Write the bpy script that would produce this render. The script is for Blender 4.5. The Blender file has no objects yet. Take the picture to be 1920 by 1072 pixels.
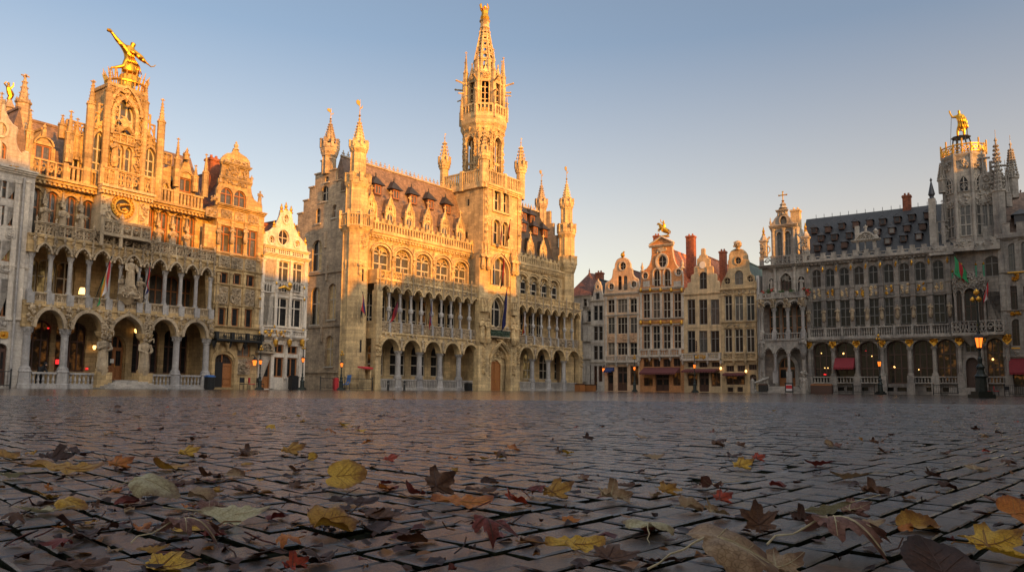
import bpy,math,random
from mathutils import Vector,Matrix
from mathutils.geometry import tessellate_polygon
random.seed(7)
R = math.radians
sc = bpy.context.scene
COL = sc.collection
# ------------------------------------------------------------ camera, sky, sun, exposure
FPX,PPX,PPY,HC = 1400.0,960.0,589.0,0.28
PITCH,ROLL = R(5.67),0.009
c_f = Vector((0,math.cos(PITCH),math.sin(PITCH)))
c_u0 = Vector((0,-math.sin(PITCH),math.cos(PITCH)))
c_r = Vector((1,0,0)) * math.cos(ROLL) + c_u0 * math.sin(ROLL)
c_u = c_u0 * math.cos(ROLL) - Vector((1,0,0)) * math.sin(ROLL)
CAMP = Vector((0,0,HC))
cam = bpy.data.cameras.new('camera')
cam.sensor_width = 36.0
cam.lens = FPX / 1920.0 * 36.0
cam.shift_y = (PPY - 536.0) / 1920.0
cam.clip_start = 0.05
cam.clip_end = 3000
cam.dof.use_dof = False
camo = bpy.data.objects.new('camera',cam)
camo.matrix_world = Matrix(((c_r.x,c_u.x,-c_f.x,0),(c_r.y,c_u.y,-c_f.y,0),(c_r.z,c_u.z,-c_f.z,HC),(0,0,0,1)))
COL.objects.link(camo)
sc.camera = camo
YAW = R(34.7)
DA = Vector((math.sin(YAW),math.cos(YAW),0))        # direction the left row runs
NA = Vector((DA.y,-DA.x,0))                          # its outward normal
DB = Vector((math.cos(YAW),-math.sin(YAW),0))       # direction the far row runs
NB = Vector((-DA.x,-DA.y,0))
SUN_EL = R(8.5)
SUN_SIDE = 0.27
sh = (NA + NB * SUN_SIDE).normalized()
SUN = (sh * math.cos(SUN_EL) + Vector((0,0,math.sin(SUN_EL)))).normalized()
sun = bpy.data.lights.new('sun','SUN')
sun.energy = 4.9
sun.angle = R(0.6)
sun.color = (1.0,0.37,0.0)
suno = bpy.data.objects.new('sun',sun)
suno.rotation_euler = SUN.to_track_quat('Z','Y').to_euler()
suno.location = (0,0,60)
COL.objects.link(suno)
w = bpy.data.worlds.new('World')
sc.world = w
w.use_nodes = True
nt = w.node_tree
sky = nt.nodes.new('ShaderNodeTexSky')
sky.sky_type = 'NISHITA'
sky.sun_disc = False
sky.sun_elevation = SUN_EL
sky.sun_rotation = math.atan2(SUN.x,SUN.y)
sky.air_density = 1.0
sky.dust_density = 1.5
sky.ozone_density = 1.5
bg = nt.nodes['Background']
wtc = nt.nodes.new('ShaderNodeTexCoord')
wsp = nt.nodes.new('ShaderNodeSeparateXYZ')
nt.links.new(wtc.outputs['Generated'],wsp.inputs[0])
wrp = nt.nodes.new('ShaderNodeValToRGB')               # thin morning haze low in the sky
wst = ((0.0,(2.2,1.3,.55)),(.20,(1.5,.80,.28)),(.26,(1.14,.65,.27)),(.43,(.32,.25,.27)),(.8,(.18,.18,.18)))
for k,(p_,c_) in enumerate(wst):
 e = wrp.color_ramp.elements[k] if k < 2 else wrp.color_ramp.elements.new(p_)
 e.position,e.color = p_,(*c_,1)
nt.links.new(wsp.outputs[2],wrp.inputs[0])
def wmix(mode,a_,b_):
 x = nt.nodes.new('ShaderNodeMix')
 x.data_type = 'RGBA'
 x.blend_type = mode
 x.inputs[0].default_value = 1.0
 for k,v in ((6,a_),(7,b_)):
  if isinstance(v,tuple):
   x.inputs[k].default_value = (*v,1)
  else:
   nt.links.new(v,x.inputs[k])
 return x.outputs[2]
wdt = nt.nodes.new('ShaderNodeVectorMath')             # fill glow added high in the unseen sunward sky, brightens the shaded facades
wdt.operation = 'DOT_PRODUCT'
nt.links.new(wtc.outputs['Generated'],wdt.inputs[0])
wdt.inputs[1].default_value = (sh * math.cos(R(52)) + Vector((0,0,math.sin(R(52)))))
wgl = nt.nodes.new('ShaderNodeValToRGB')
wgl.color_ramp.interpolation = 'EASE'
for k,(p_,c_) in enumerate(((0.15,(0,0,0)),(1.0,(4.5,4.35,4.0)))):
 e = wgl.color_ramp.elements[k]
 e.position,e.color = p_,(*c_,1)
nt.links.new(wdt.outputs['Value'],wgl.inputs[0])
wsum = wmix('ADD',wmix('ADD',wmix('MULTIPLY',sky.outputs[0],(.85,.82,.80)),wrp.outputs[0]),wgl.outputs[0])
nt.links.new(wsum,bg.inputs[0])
bg.inputs[1].default_value = 0.15
sc.view_settings.view_transform = 'Standard'
sc.view_settings.look = 'None'
sc.view_settings.gamma = 1
sc.view_settings.use_curve_mapping = False
sc.view_settings.exposure = 0.7
# ------------------------------------------------------------ where things stand: rays through the square
def ray(px,py):
 return (c_f + c_r * ((px - PPX) / FPX) + c_u * (-(py - PPY) / FPX))
def on_ground(px,py,z=0.0):
 d = ray(px,py)
 t = (z - HC) / d.z
 return CAMP + d * t
def on_depth(px,py,Y):
 d = ray(px,py)
 return CAMP + d * (Y / d.y)
class Frame:
 """a vertical facade line: local x along it, y into the building, z up"""
 def __init__(s,d,n,dist):
  s.d,s.n = d,n
  s.base = n * (-dist)
  s.ang = math.atan2(d.y,d.x)
 def hit(s,px,py,y=0.0):
  dr = ray(px,py)
  o = s.base - s.n * y
  t = (o - CAMP).dot(s.n) / dr.dot(s.n)
  p = CAMP + dr * t
  return p
 def uv(s,px,py,y=0.0):
  p = s.hit(px,py,y)
  return (p - s.base).dot(s.d),p.z
 def world(s,u,y=0,z=0):
  return s.base + s.d * u - s.n * y + Vector((0,0,z))
FA = Frame(DA,NA,53.0)
YAWH = R(38.5)
DH = Vector((math.sin(YAWH),math.cos(YAWH),0))        # the town hall stands a little askew to the row
NH = Vector((DH.y,-DH.x,0))
FH = Frame(DH,NH,55.7)
FB = Frame(DB,NB,93.6)
# ------------------------------------------------------------ materials
def newmat(name):
 m = bpy.data.materials.new(name)
 m.use_nodes = True
 n = m.node_tree
 return m,n,n.nodes['Principled BSDF']
def ramp(n,a,b,p0=0.0,p1=1.0):
 r = n.nodes.new('ShaderNodeValToRGB')
 r.color_ramp.elements[0].position = p0
 r.color_ramp.elements[1].position = p1
 r.color_ramp.elements[0].color = (*a,1)
 r.color_ramp.elements[1].color = (*b,1)
 return r
def noise(n,vec,scale,detail=4,rough=0.6):
 t = n.nodes.new('ShaderNodeTexNoise')
 t.inputs['Scale'].default_value = scale
 t.inputs['Detail'].default_value = detail
 t.inputs['Roughness'].default_value = rough
 n.links.new(vec,t.inputs['Vector'])
 return t
def mixc(n,fac,a,b,mode='MIX'):
 x = n.nodes.new('ShaderNodeMix')
 x.data_type = 'RGBA'
 x.blend_type = mode
 for s,v in ((0,fac),(6,a),(7,b)):
  if hasattr(v,'links') or hasattr(v,'is_output'):
   n.links.new(v,x.inputs[s])
  elif s == 0:
   x.inputs[0].default_value = v
  else:
   x.inputs[s].default_value = (*v,1)
 return x.outputs[2]
def facade_vec(n):
 tc = n.nodes.new('ShaderNodeTexCoord')
 sp = n.nodes.new('ShaderNodeSeparateXYZ')
 n.links.new(tc.outputs['Object'],sp.inputs[0])
 ad = n.nodes.new('ShaderNodeMath')
 n.links.new(sp.outputs[0],ad.inputs[0])
 n.links.new(sp.outputs[1],ad.inputs[1])
 cb = n.nodes.new('ShaderNodeCombineXYZ')
 n.links.new(ad.outputs[0],cb.inputs[0])
 n.links.new(sp.outputs[2],cb.inputs[1])
 return tc.outputs['Object'],cb.outputs[0]
def stone(name,base,bw=0.7,bh=0.32,joint=0.5,var=0.22,soot=0.5,rough=0.85,mort=None,bump=0.5,streak=0.26):
 m,n,p = newmat(name)
 obj,vec = facade_vec(n)
 br = n.nodes.new('ShaderNodeTexBrick')
 n.links.new(vec,br.inputs['Vector'])
 br.inputs['Scale'].default_value = 1.0
 br.inputs['Brick Width'].default_value = bw
 br.inputs['Row Height'].default_value = bh
 br.inputs['Mortar Size'].default_value = 0.012
 br.inputs['Mortar Smooth'].default_value = 0.2
 br.inputs['Bias'].default_value = 0.0
 d = tuple(c * (1 - var) for c in base)
 l = tuple(min(1,c * (1 + var)) for c in base)
 br.inputs['Color1'].default_value = (*d,1)
 br.inputs['Color2'].default_value = (*l,1)
 mo = mort or tuple(c * (1 - joint) for c in base)
 br.inputs['Mortar'].default_value = (*mo,1)
 n1 = noise(n,obj,0.45,5,0.65)
 r1 = ramp(n,(1 - soot,1 - soot,1 - soot * 0.95),(1.12,1.1,1.06),0.3,0.62)
 n.links.new(n1.outputs[0],r1.inputs[0])
 c = mixc(n,1.0,br.outputs[0],r1.outputs[0],'MULTIPLY')
 n2 = noise(n,obj,6.0,5,0.7)
 r2 = ramp(n,(0.74,0.72,0.70),(1.12,1.12,1.12),0.3,0.65)
 n.links.new(n2.outputs[0],r2.inputs[0])
 c = mixc(n,1.0,c,r2.outputs[0],'MULTIPLY')
 mp = n.nodes.new('ShaderNodeMapping')
 mp.inputs['Scale'].default_value = (1.7,1.7,0.25)
 n.links.new(obj,mp.inputs[0])
 n3 = noise(n,mp.outputs[0],1.0,5,0.7)
 r3 = ramp(n,(1 - streak,1 - streak,1 - streak * .95),(1.08,1.07,1.05),0.36,0.56)
 n.links.new(n3.outputs[0],r3.inputs[0])
 c = mixc(n,1.0,c,r3.outputs[0],'MULTIPLY')
 n.links.new(c,p.inputs['Base Color'])
 p.inputs['Roughness'].default_value = rough
 bp = n.nodes.new('ShaderNodeBump')
 bp.inputs['Strength'].default_value = bump
 bp.inputs['Distance'].default_value = 0.03
 ad = n.nodes.new('ShaderNodeMath')
 ad.operation = 'SUBTRACT'
 n.links.new(n2.outputs[0],ad.inputs[0])
 n.links.new(br.outputs[1],ad.inputs[1])
 n.links.new(ad.outputs[0],bp.inputs['Height'])
 n.links.new(bp.outputs[0],p.inputs['Normal'])
 return m
def plain(name,col,rough=0.6,metal=0.0,var=0.25,scale=8.0,bump=0.0,emit=None,estr=0.0,spec=0.5):
 m,n,p = newmat(name)
 tc = n.nodes.new('ShaderNodeTexCoord')
 t = noise(n,tc.outputs['Object'],scale,4,0.6)
 r = ramp(n,tuple(c * (1 - var) for c in col),tuple(min(1,c * (1 + var)) for c in col),0.3,0.7)
 n.links.new(t.outputs[0],r.inputs[0])
 n.links.new(r.outputs[0],p.inputs['Base Color'])
 p.inputs['Roughness'].default_value = rough
 p.inputs['Metallic'].default_value = metal
 p.inputs['Specular IOR Level'].default_value = spec
 if bump:
  bp = n.nodes.new('ShaderNodeBump')
  bp.inputs['Strength'].default_value = bump
  bp.inputs['Distance'].default_value = 0.05
  n.links.new(t.outputs[0],bp.inputs['Height'])
  n.links.new(bp.outputs[0],p.inputs['Normal'])
 if emit:
  p.inputs['Emission Color'].default_value = (*emit,1)
  p.inputs['Emission Strength'].default_value = estr
 return m
def tiles(name,base,w_=0.22,h_=0.16,var=0.3,rough=0.7):
 m = stone(name,base,w_,h_,0.35,var,0.3,rough,None,0.4,0.15)
 return m
def glass(name,tint=(0.02,0.022,0.026),grid=(0.16,0.2),lead=(0.03,0.028,0.025),rough=0.08,wav=0.25,glow=None,gstr=0.0,ior=1.28):
 m,n,p = newmat(name)
 obj,vec = facade_vec(n)
 br = n.nodes.new('ShaderNodeTexBrick')
 br.offset = 0.0
 n.links.new(vec,br.inputs['Vector'])
 br.inputs['Scale'].default_value = 1.0
 br.inputs['Brick Width'].default_value = grid[0]
 br.inputs['Row Height'].default_value = grid[1]
 br.inputs['Mortar Size'].default_value = 0.016
 br.inputs['Color1'].default_value = (*tint,1)
 br.inputs['Color2'].default_value = (*[c * 1.6 for c in tint],1)
 br.inputs['Mortar'].default_value = (*lead,1)
 n.links.new(br.outputs[0],p.inputs['Base Color'])
 rr = n.nodes.new('ShaderNodeMapRange')
 rr.inputs['To Min'].default_value = rough
 rr.inputs['To Max'].default_value = 0.6
 n.links.new(br.outputs[1],rr.inputs[0])
 n.links.new(rr.outputs[0],p.inputs['Roughness'])
 p.inputs['IOR'].default_value = ior
 t = noise(n,obj,1.7,2,0.5)
 bp = n.nodes.new('ShaderNodeBump')
 bp.inputs['Strength'].default_value = wav
 bp.inputs['Distance'].default_value = 0.08
 n.links.new(t.outputs[0],bp.inputs['Height'])
 n.links.new(bp.outputs[0],p.inputs['Normal'])
 if glow:
  t2 = noise(n,obj,1.3,3,0.7)
  r2 = ramp(n,(0,0,0),glow,0.5,0.8)
  n.links.new(t2.outputs[0],r2.inputs[0])
  n.links.new(r2.outputs[0],p.inputs['Emission Color'])
  p.inputs['Emission Strength'].default_value = gstr
 return m
M = {}
M['cream'] = stone('cream_limestone',(0.45,0.315,0.155),joint=0.45,var=0.22,soot=0.42)
M['creamfine'] = stone('pale_dressed_limestone',(0.49,0.385,0.25),0.9,0.45,0.25,0.08,0.25)
M['hall'] = stone('weathered_hall_stone',(0.55,0.40,0.21),0.75,0.36,0.4,0.2,0.42)
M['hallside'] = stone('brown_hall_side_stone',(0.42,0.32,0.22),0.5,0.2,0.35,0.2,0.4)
M['carved'] = stone('carved_limestone',(0.41,0.32,0.215),1.4,0.9,0.2,0.1,0.5)
M['greycol'] = stone('blue_grey_column_stone',(0.33,0.31,0.30),3.0,1.6,0.2,0.08,0.3)
M['lead_rail'] = stone('grey_coping_stone',(0.34,0.31,0.28),1.2,0.6,0.3,0.1,0.35)
M['whitehouse'] = stone('white_painted_stone',(0.60,0.53,0.45),1.0,0.5,0.1,0.05,0.2)
M['greyhouse'] = stone('grey_house_stone',(0.42,0.38,0.34),0.8,0.4,0.25,0.1,0.25)
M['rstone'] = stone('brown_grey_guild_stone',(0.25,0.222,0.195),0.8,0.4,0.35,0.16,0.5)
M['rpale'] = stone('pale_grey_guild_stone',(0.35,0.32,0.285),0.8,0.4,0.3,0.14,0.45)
M['plaster'] = stone('buff_house_stone',(0.56,0.415,0.25),0.9,0.45,0.15,0.08,0.3)
M['ochre'] = stone('ochre_house_stone',(0.52,0.38,0.215),0.9,0.45,0.2,0.1,0.4)
M['pinkstone'] = stone('pink_buff_stone',(0.60,0.40,0.255),0.9,0.45,0.15,0.08,0.3)
M['orangebrick'] = stone('orange_house_brick',(0.62,0.29,0.12),0.22,0.075,0.3,0.2,0.25)
M['redbrick'] = stone('red_chimney_brick',(0.34,0.11,0.055),0.22,0.075,0.4,0.3,0.4)
M['trimgrey'] = stone('pale_trim_stone',(0.50,0.44,0.375),1.5,0.8,0.1,0.06,0.25)
M['white'] = plain('white_render',(0.62,0.58,0.54),0.8,0,0.08)
M['slate'] = tiles('blue_slate',(0.022,0.022,0.027),0.3,0.18,0.18,0.5)
M['browntile'] = tiles('brown_slate',(0.17,0.11,0.08),0.3,0.2,0.3,0.65)
M['redtile'] = tiles('red_clay_tile',(0.62,0.19,0.07),0.24,0.17,0.35,0.7)
M['darkred'] = tiles('dark_clay_tile',(0.13,0.055,0.04),0.24,0.17,0.35,0.7)
M['greentile'] = tiles('mossy_green_slate',(0.05,0.085,0.055),0.3,0.18,0.3,0.6)
M['gold'] = plain('gilding',(0.66,0.33,0.04),0.36,1.0,0.18,9.0,0.25)
M['goldpaint'] = plain('gilt_paint',(0.62,0.33,0.05),0.42,0.85,0.3,12.0,0.3)
M['iron'] = plain('black_iron',(0.022,0.022,0.022),0.45,0.4,0.3,10)
M['greeniron'] = plain('green_cast_iron',(0.018,0.024,0.021),0.45,0.3,0.3,10)
M['leadroof'] = plain('grey_lead_sheet',(0.055,0.055,0.06),0.5,0.3,0.25,3)
M['timber'] = plain('orange_brown_joinery',(0.30,0.115,0.035),0.45,0,0.35,14)
M['darkwood'] = plain('dark_brown_joinery',(0.07,0.03,0.018),0.5,0,0.35,14)
M['greyframe'] = plain('grey_painted_frame',(0.17,0.155,0.14),0.6,0,0.15,10)
M['stoneframe'] = plain('stone_mullion',(0.43,0.37,0.29),0.8,0,0.2,7)
M['glassA'] = glass('leaded_glass_pale',(0.06,0.057,0.052),(0.2,0.27),(0.03,0.028,0.025),0.06,0.2,ior=1.5)
M['glassD'] = glass('dark_window_glass',(0.013,0.013,0.014),(0.5,0.6),(0.03,0.026,0.02),0.07,0.2)
M['glassB'] = glass('brownish_window_glass',(0.022,0.016,0.013),(0.24,0.3),(0.05,0.04,0.035),0.12,0.3)
M['glassW'] = glass('warm_lit_window',(0.03,0.02,0.012),(0.3,0.36),(0.03,0.02,0.015),0.1,0.2,(1.0,0.36,0.07),0.11)
M['glassY'] = glass('yellow_lit_window',(0.2,0.15,0.07),(0.22,0.28),(0.03,0.02,0.015),0.1,0.2,(1.0,0.66,0.24),0.22)
M['curtain'] = glass('curtained_window',(0.12,0.10,0.08),(0.5,0.6),(0.04,0.035,0.03),0.2,0.3,ior=1.35)
M['void'] = plain('dark_interior',(0.012,0.010,0.009),0.9,0,0.2)
M['lamp'] = plain('glowing_lantern_glass',(0.5,0.15,0.03),0.3,0,0.05,4,0,(1.0,0.20,0.02),1.15)
M['bulb'] = plain('warm_glowing_bulb',(1.0,0.75,0.4),0.3,0,0.02,4,0,(1.0,0.55,0.16),2.2)
M['redlight'] = plain('red_glowing_sign',(0.8,0.03,0.03),0.3,0,0.02,4,0,(1.0,0.03,0.03),0.8)
M['awning'] = plain('dark_red_canvas',(0.20,0.018,0.025),0.85,0,0.2,6)
M['brownawn'] = plain('maroon_canvas',(0.11,0.03,0.03),0.85,0,0.2,6)
M['blueawn'] = plain('blue_canvas',(0.02,0.035,0.12),0.85,0,0.2,6)
M['red'] = plain('red_cloth',(0.45,0.025,0.03),0.8,0,0.15,5)
M['whitecloth'] = plain('white_cloth',(0.6,0.55,0.53),0.8,0,0.1,5)
M['yellowcloth'] = plain('yellow_cloth',(0.55,0.25,0.03),0.8,0,0.15,5)
M['greencloth'] = plain('green_cloth',(0.03,0.28,0.10),0.8,0,0.15,5)
M['bluecloth'] = plain('navy_cloth',(0.02,0.025,0.14),0.8,0,0.15,5)
M['purplecloth'] = plain('wine_cloth',(0.16,0.015,0.035),0.8,0,0.15,5)
M['blackcloth'] = plain('black_cloth',(0.012,0.012,0.014),0.9,0,0.2,5)
M['greenpaint'] = plain('green_painted_pole',(0.05,0.22,0.12),0.5,0,0.2,5)
M['leafgreen'] = plain('pot_plant_leaf',(0.05,0.09,0.025),0.7,0,0.4,20)
M['skin'] = plain('skin',(0.45,0.26,0.18),0.6,0,0.1)
M['blueplastic'] = plain('blue_plastic',(0.04,0.12,0.32),0.5,0,0.1)
M['paper'] = plain('white_notice',(0.65,0.63,0.6),0.7,0,0.05)
# ------------------------------------------------------------ mesh tools
def arch_h(kind,t):
 t = max(-1.0,min(1.0,t))
 a = abs(t)
 if kind == 'round':
  return math.sqrt(max(0,1 - t * t))
 if kind == 'pointed':
  return math.sqrt(max(0,4 - (1 + a) ** 2)) / math.sqrt(3)
 if kind == 'ogee':
  return 0.84 * math.sqrt(max(0,1 - t * t)) + 0.16 * (1 - a) ** 1.8
 if kind == 'segment':
  k = 1.1
  return (math.cos(t * k) - math.cos(k)) / (1 - math.cos(k))
 return 0.0
def opening(x0,x1,z0,z1,kind='flat',rise=0.0,n=10):
 """outline of an opening, z1 its very top"""
 if kind == 'flat' or rise <= 0:
  return [(x0,z0),(x1,z0),(x1,z1),(x0,z1)]
 zs = z1 - rise
 xc,hw = (x0 + x1) / 2,(x1 - x0) / 2
 pts = [(x0,z0),(x1,z0)]
 for i in range(n + 1):
  t = math.cos(math.pi * i / n)
  pts.append((xc + hw * t,zs + rise * arch_h(kind,t)))
 return pts
def circle(cx,cz,rx,rz=None,n=16):
 rz = rz or rx
 return [(cx + rx * math.cos(2 * math.pi * i / n),cz + rz * math.sin(2 * math.pi * i / n)) for i in range(n)]
class MB:
 def __init__(s):
  s.v,s.f,s.m,s.cm = [],[],[],0
 def mat(s,i):
  s.cm = i
  return s
 def add(s,vs,fs):
  o = len(s.v)
  s.v.extend(vs)
  for f in fs:
   s.f.append([i + o for i in f])
   s.m.append(s.cm)
  return s
 def box(s,x0,x1,y0,y1,z0,z1):
  return s.add([(x0,y0,z0),(x1,y0,z0),(x1,y1,z0),(x0,y1,z0),(x0,y0,z1),(x1,y0,z1),(x1,y1,z1),(x0,y1,z1)],
      [(0,3,2,1),(4,5,6,7),(0,1,5,4),(1,2,6,5),(2,3,7,6),(3,0,4,7)])
 def bar(s,p,q,r,n=5,r2=None):
  p,q = Vector(p),Vector(q)
  d = q - p
  if d.length < 1e-6:
   return s
  d.normalize()
  a = d.orthogonal().normalized()
  b = d.cross(a)
  r2 = r if r2 is None else r2
  vs = []
  for c,rr in ((p,r),(q,r2)):
   for i in range(n):
    t = 2 * math.pi * (i + 0.5) / n
    vs.append(tuple(c + a * rr * math.cos(t) + b * rr * math.sin(t)))
  fs = [(i,(i + 1) % n,n + (i + 1) % n,n + i) for i in range(n)]
  fs += [tuple(range(n - 1,-1,-1)),tuple(range(n,2 * n))]
  return s.add(vs,fs)
 def tube(s,pts,r,n=5):
  for i in range(len(pts) - 1):
   s.bar(pts[i],pts[i + 1],r if not hasattr(r,'__len__') else r[i],n,None if not hasattr(r,'__len__') else r[i + 1])
  return s
 def lathe(s,cx,cy,prof,n=8,rot=0.0,sx=1.0,sy=1.0):
  vs,fs = [],[]
  for r,z in prof:
   for i in range(n):
    t = 2 * math.pi * (i + rot) / n
    vs.append((cx + r * sx * math.cos(t),cy + r * sy * math.sin(t),z))
  for k in range(len(prof) - 1):
   for i in range(n):
    j = (i + 1) % n
    fs.append((k * n + i,k * n + j,(k + 1) * n + j,(k + 1) * n + i))
  fs.append(tuple(range(n - 1,-1,-1)))
  m = (len(prof) - 1) * n
  fs.append(tuple(range(m,m + n)))
  return s.add(vs,fs)
 def wall(s,outer,holes,y0,y1,back=False,sides=True):
  loops = [outer] + list(holes)
  flat = [p for l in loops for p in l]
  tris = tessellate_polygon([[Vector((p[0],p[1],0)) for p in l] for l in loops])
  s.add([(p[0],y0,p[1]) for p in flat],tris)
  if back:
   s.add([(p[0],y1,p[1]) for p in flat],[t[::-1] for t in tris])
  for k,l in enumerate(loops):
   if k == 0 and not sides:
    continue
   n = len(l)
   s.add([(p[0],y0,p[1]) for p in l] + [(p[0],y1,p[1]) for p in l],
      [(i,(i + 1) % n,n + (i + 1) % n,n + i) for i in range(n)])
  return s
 def prism(s,poly,y0,y1):
  return s.wall(poly,[],y0,y1,back=True)
 def mould(s,x0,x1,zs,rise,kind,wd,y0,y1,n=12,foot=0.0):
  """a moulded ring round the head of an opening"""
  xc,hw = (x0 + x1) / 2,(x1 - x0) / 2
  ins,out = [],[]
  if foot:
   ins.append((x1,zs - foot)); out.append((x1 + wd,zs - foot))
  for i in range(n + 1):
   t = math.cos(math.pi * i / n)
   h = arch_h(kind,t)
   ins.append((xc + hw * t,zs + rise * h))
   out.append((xc + (hw + wd) * t,zs + (rise + wd) * h))
  if foot:
   ins.append((x0,zs - foot)); out.append((x0 - wd,zs - foot))
  k = len(ins)
  vs = [(p[0],y0,p[1]) for p in ins] + [(p[0],y0,p[1]) for p in out] + [(p[0],y1,p[1]) for p in ins] + [(p[0],y1,p[1]) for p in out]
  fs = []
  for i in range(k - 1):
   fs += [(i,i + 1,k + i + 1,k + i),(2 * k + i,2 * k + i + 1,i + 1,i),(k + i,k + i + 1,3 * k + i + 1,3 * k + i)]
  fs += [(0,k,3 * k,2 * k),(k - 1,2 * k - 1,4 * k - 1,3 * k - 1)]
  return s.add(vs,fs)
 def ring(s,cx,cz,rx,rz,wd,y0,y1,n=20):
  a = circle(cx,cz,rx,rz,n)
  b = circle(cx,cz,rx + wd,rz + wd,n)
  vs = [(p[0],y0,p[1]) for p in a] + [(p[0],y0,p[1]) for p in b] + [(p[0],y1,p[1]) for p in a] + [(p[0],y1,p[1]) for p in b]
  fs = []
  for i in range(n):
   j = (i + 1) % n
   fs += [(i,j,n + j,n + i),(2 * n + i,2 * n + j,j,i),(n + i,n + j,3 * n + j,3 * n + i)]
  return s.add(vs,fs)
 def lump(s,x,y,z,sx,sy,sz):
  r = random.uniform
  vs = [(x + sx,y,z + r(-.2,.2) * sz),(x - sx,y,z + r(-.2,.2) * sz),(x,y - sy,z + r(-.3,.3) * sz),(x,y + sy,z),(x + r(-.3,.3) * sx,y,z + sz),(x + r(-.3,.3) * sx,y,z - sz)]
  return s.add(vs,[(0,4,2),(4,1,2),(1,5,2),(5,0,2),(4,0,3),(1,4,3),(5,1,3),(0,5,3)])
 def carve(s,x0,x1,z0,z1,y,dens=26,size=0.11,depth=0.12):
  """carved relief: irregular lumps and scrolls standing out of a panel"""
  depth *= 1.5
  size *= 1.12
  area = abs((x1 - x0) * (z1 - z0))
  n = int(area * dens) + 2
  for i in range(n):
   x,z = random.uniform(x0,x1),random.uniform(z0,z1)
   q = size * random.uniform(.5,1.25)
   if random.random() < 0.55:
    s.lump(x,y,z,q,depth * random.uniform(.6,1.2),q * random.uniform(.7,1.6))
   else:
    a0 = random.uniform(0,6.28)
    sg = random.choice((-1,1))
    pts = []
    for k in range(5):
     rr = q * (1.5 - .22 * k)
     a = a0 + sg * k * .95
     pts.append((max(x0,min(x1,x + rr * math.cos(a))),y - depth * .5,max(z0,min(z1,z + rr * math.sin(a)))))
    s.tube(pts,q * .28,4)
  return s
 def baluster(s,x,y,z0,z1,r,n=6):
  h = z1 - z0
  return s.lathe(x,y,[(r * .9,z0),(r * .9,z0 + .08 * h),(r * .5,z0 + .12 * h),(r,z0 + .36 * h),(r * .55,z0 + .66 * h),(r * .5,z0 + .84 * h),(r * .95,z0 + .92 * h),(r * .95,z1)],n)
 def balustrade(s,x0,x1,y,z0,z1,step=0.28,r=0.085,rail=0.12,d=0.24,kind='turned'):
  s.box(x0,x1,y - d / 2,y + d / 2,z1 - rail,z1)
  s.box(x0,x1,y - d / 2,y + d / 2,z0,z0 + rail)
  n = max(1,int(round((x1 - x0) / step)))
  st = (x1 - x0) / n
  for i in range(n):
   x = x0 + (i + .5) * st
   if kind == 'turned':
    s.baluster(x,y,z0 + rail,z1 - rail,r)
   else:
    s.box(x - r,x + r,y - d * .35,y + d * .35,z0 + rail,z1 - rail)
    if kind == 'arched' and i < n - 1:
     s.mould(x + r,x + st - r,z1 - rail - (st / 2 - r),st / 2 - r - .01,'round',.03,y - d * .3,y + d * .3,6)
  return s
 def tracery(s,x0,x1,y,z0,z1,r=0.055,cell=None,frame=0.09,d=0.2):
  """pierced gothic parapet panel: quatrefoils and flowing ribs"""
  s.box(x0,x1,y - d / 2,y + d / 2,z1 - frame,z1)
  s.box(x0,x1,y - d / 2,y + d / 2,z0,z0 + frame)
  h = z1 - z0 - 2 * frame
  n = max(1,int(round((x1 - x0) / (cell or h))))
  cw = (x1 - x0) / n
  zc = (z0 + z1) / 2
  for i in range(n):
   xc = x0 + (i + .5) * cw
   k = random.choice((0,1,2))
   if k == 0:
    for q in range(4):
     a = math.pi / 4 + q * math.pi / 2
     ox,oz = xc + cw * .24 * math.cos(a),zc + h * .24 * math.sin(a)
     pts = [(ox + cw * .24 * math.cos(t),y,oz + h * .24 * math.sin(t)) for t in [2 * math.pi * j / 7 for j in range(8)]]
     s.tube(pts,r,4)
   elif k == 1:
    s.tube([(xc - cw / 2,y,z0 + frame),(xc - cw * .15,y,zc + .05),(xc,y,z1 - frame),(xc + cw * .15,y,zc - .05),(xc + cw / 2,y,z0 + frame)],r,4)
    s.tube([(xc - cw / 2,y,z1 - frame),(xc - cw * .1,y,zc - .1),(xc,y,z0 + frame),(xc + cw * .2,y,zc + .1),(xc + cw / 2,y,z1 - frame)],r,4)
   else:
    pts = [(xc + cw * .42 * math.cos(t) * (1 - .1 * j),y,zc + h * .42 * math.sin(t) * (1 - .1 * j)) for j,t in enumerate([.9 * q for q in range(9)])]
    s.tube(pts,r,4)
    s.bar((xc - cw / 2,y,zc),(xc + cw / 2,y,zc + .06),r,4)
  for i in range(n + 1):
   x = x0 + i * cw
   s.box(x - r,x + r,y - d * .4,y + d * .4,z0 + frame,z1 - frame)
  return s
 def crockets(s,x,y,z0,z1,r0,r1,n,k=4,size=0.09,rot=0.5):
  for i in range(n):
   f = (i + .3) / n
   z,r = z0 + (z1 - z0) * f,r0 + (r1 - r0) * f
   for j in range(k):
    a = 2 * math.pi * (j + rot) / k
    s.lump(x + (r + size * .5) * math.cos(a),y + (r + size * .5) * math.sin(a),z,size * .75,size * .75,size)
  return s
 def pinnacle(s,x,y,z0,z1,w,shaft=0.55,n=4,cross=True,rot=0.5):
  """shaft, moulded caps with little gables, crocketed spire and finial"""
  h = z1 - z0
  zs = z0 + h * shaft
  r = w / 2 * 1.414
  s.lathe(x,y,[(r,z0),(r,zs - .15 * w),(r * 1.18,zs),(r * 1.18,zs + .2 * w),(r * .72,zs + .24 * w),(r * .16,z1 - .13 * h * (1 - shaft))],n,rot)
  s.crockets(x,y,zs + .3 * w,z1 - .15 * h * (1 - shaft),r * .72,r * .2,max(3,int((z1 - zs) / (w * .7))),n,w * .11,rot)
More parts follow.
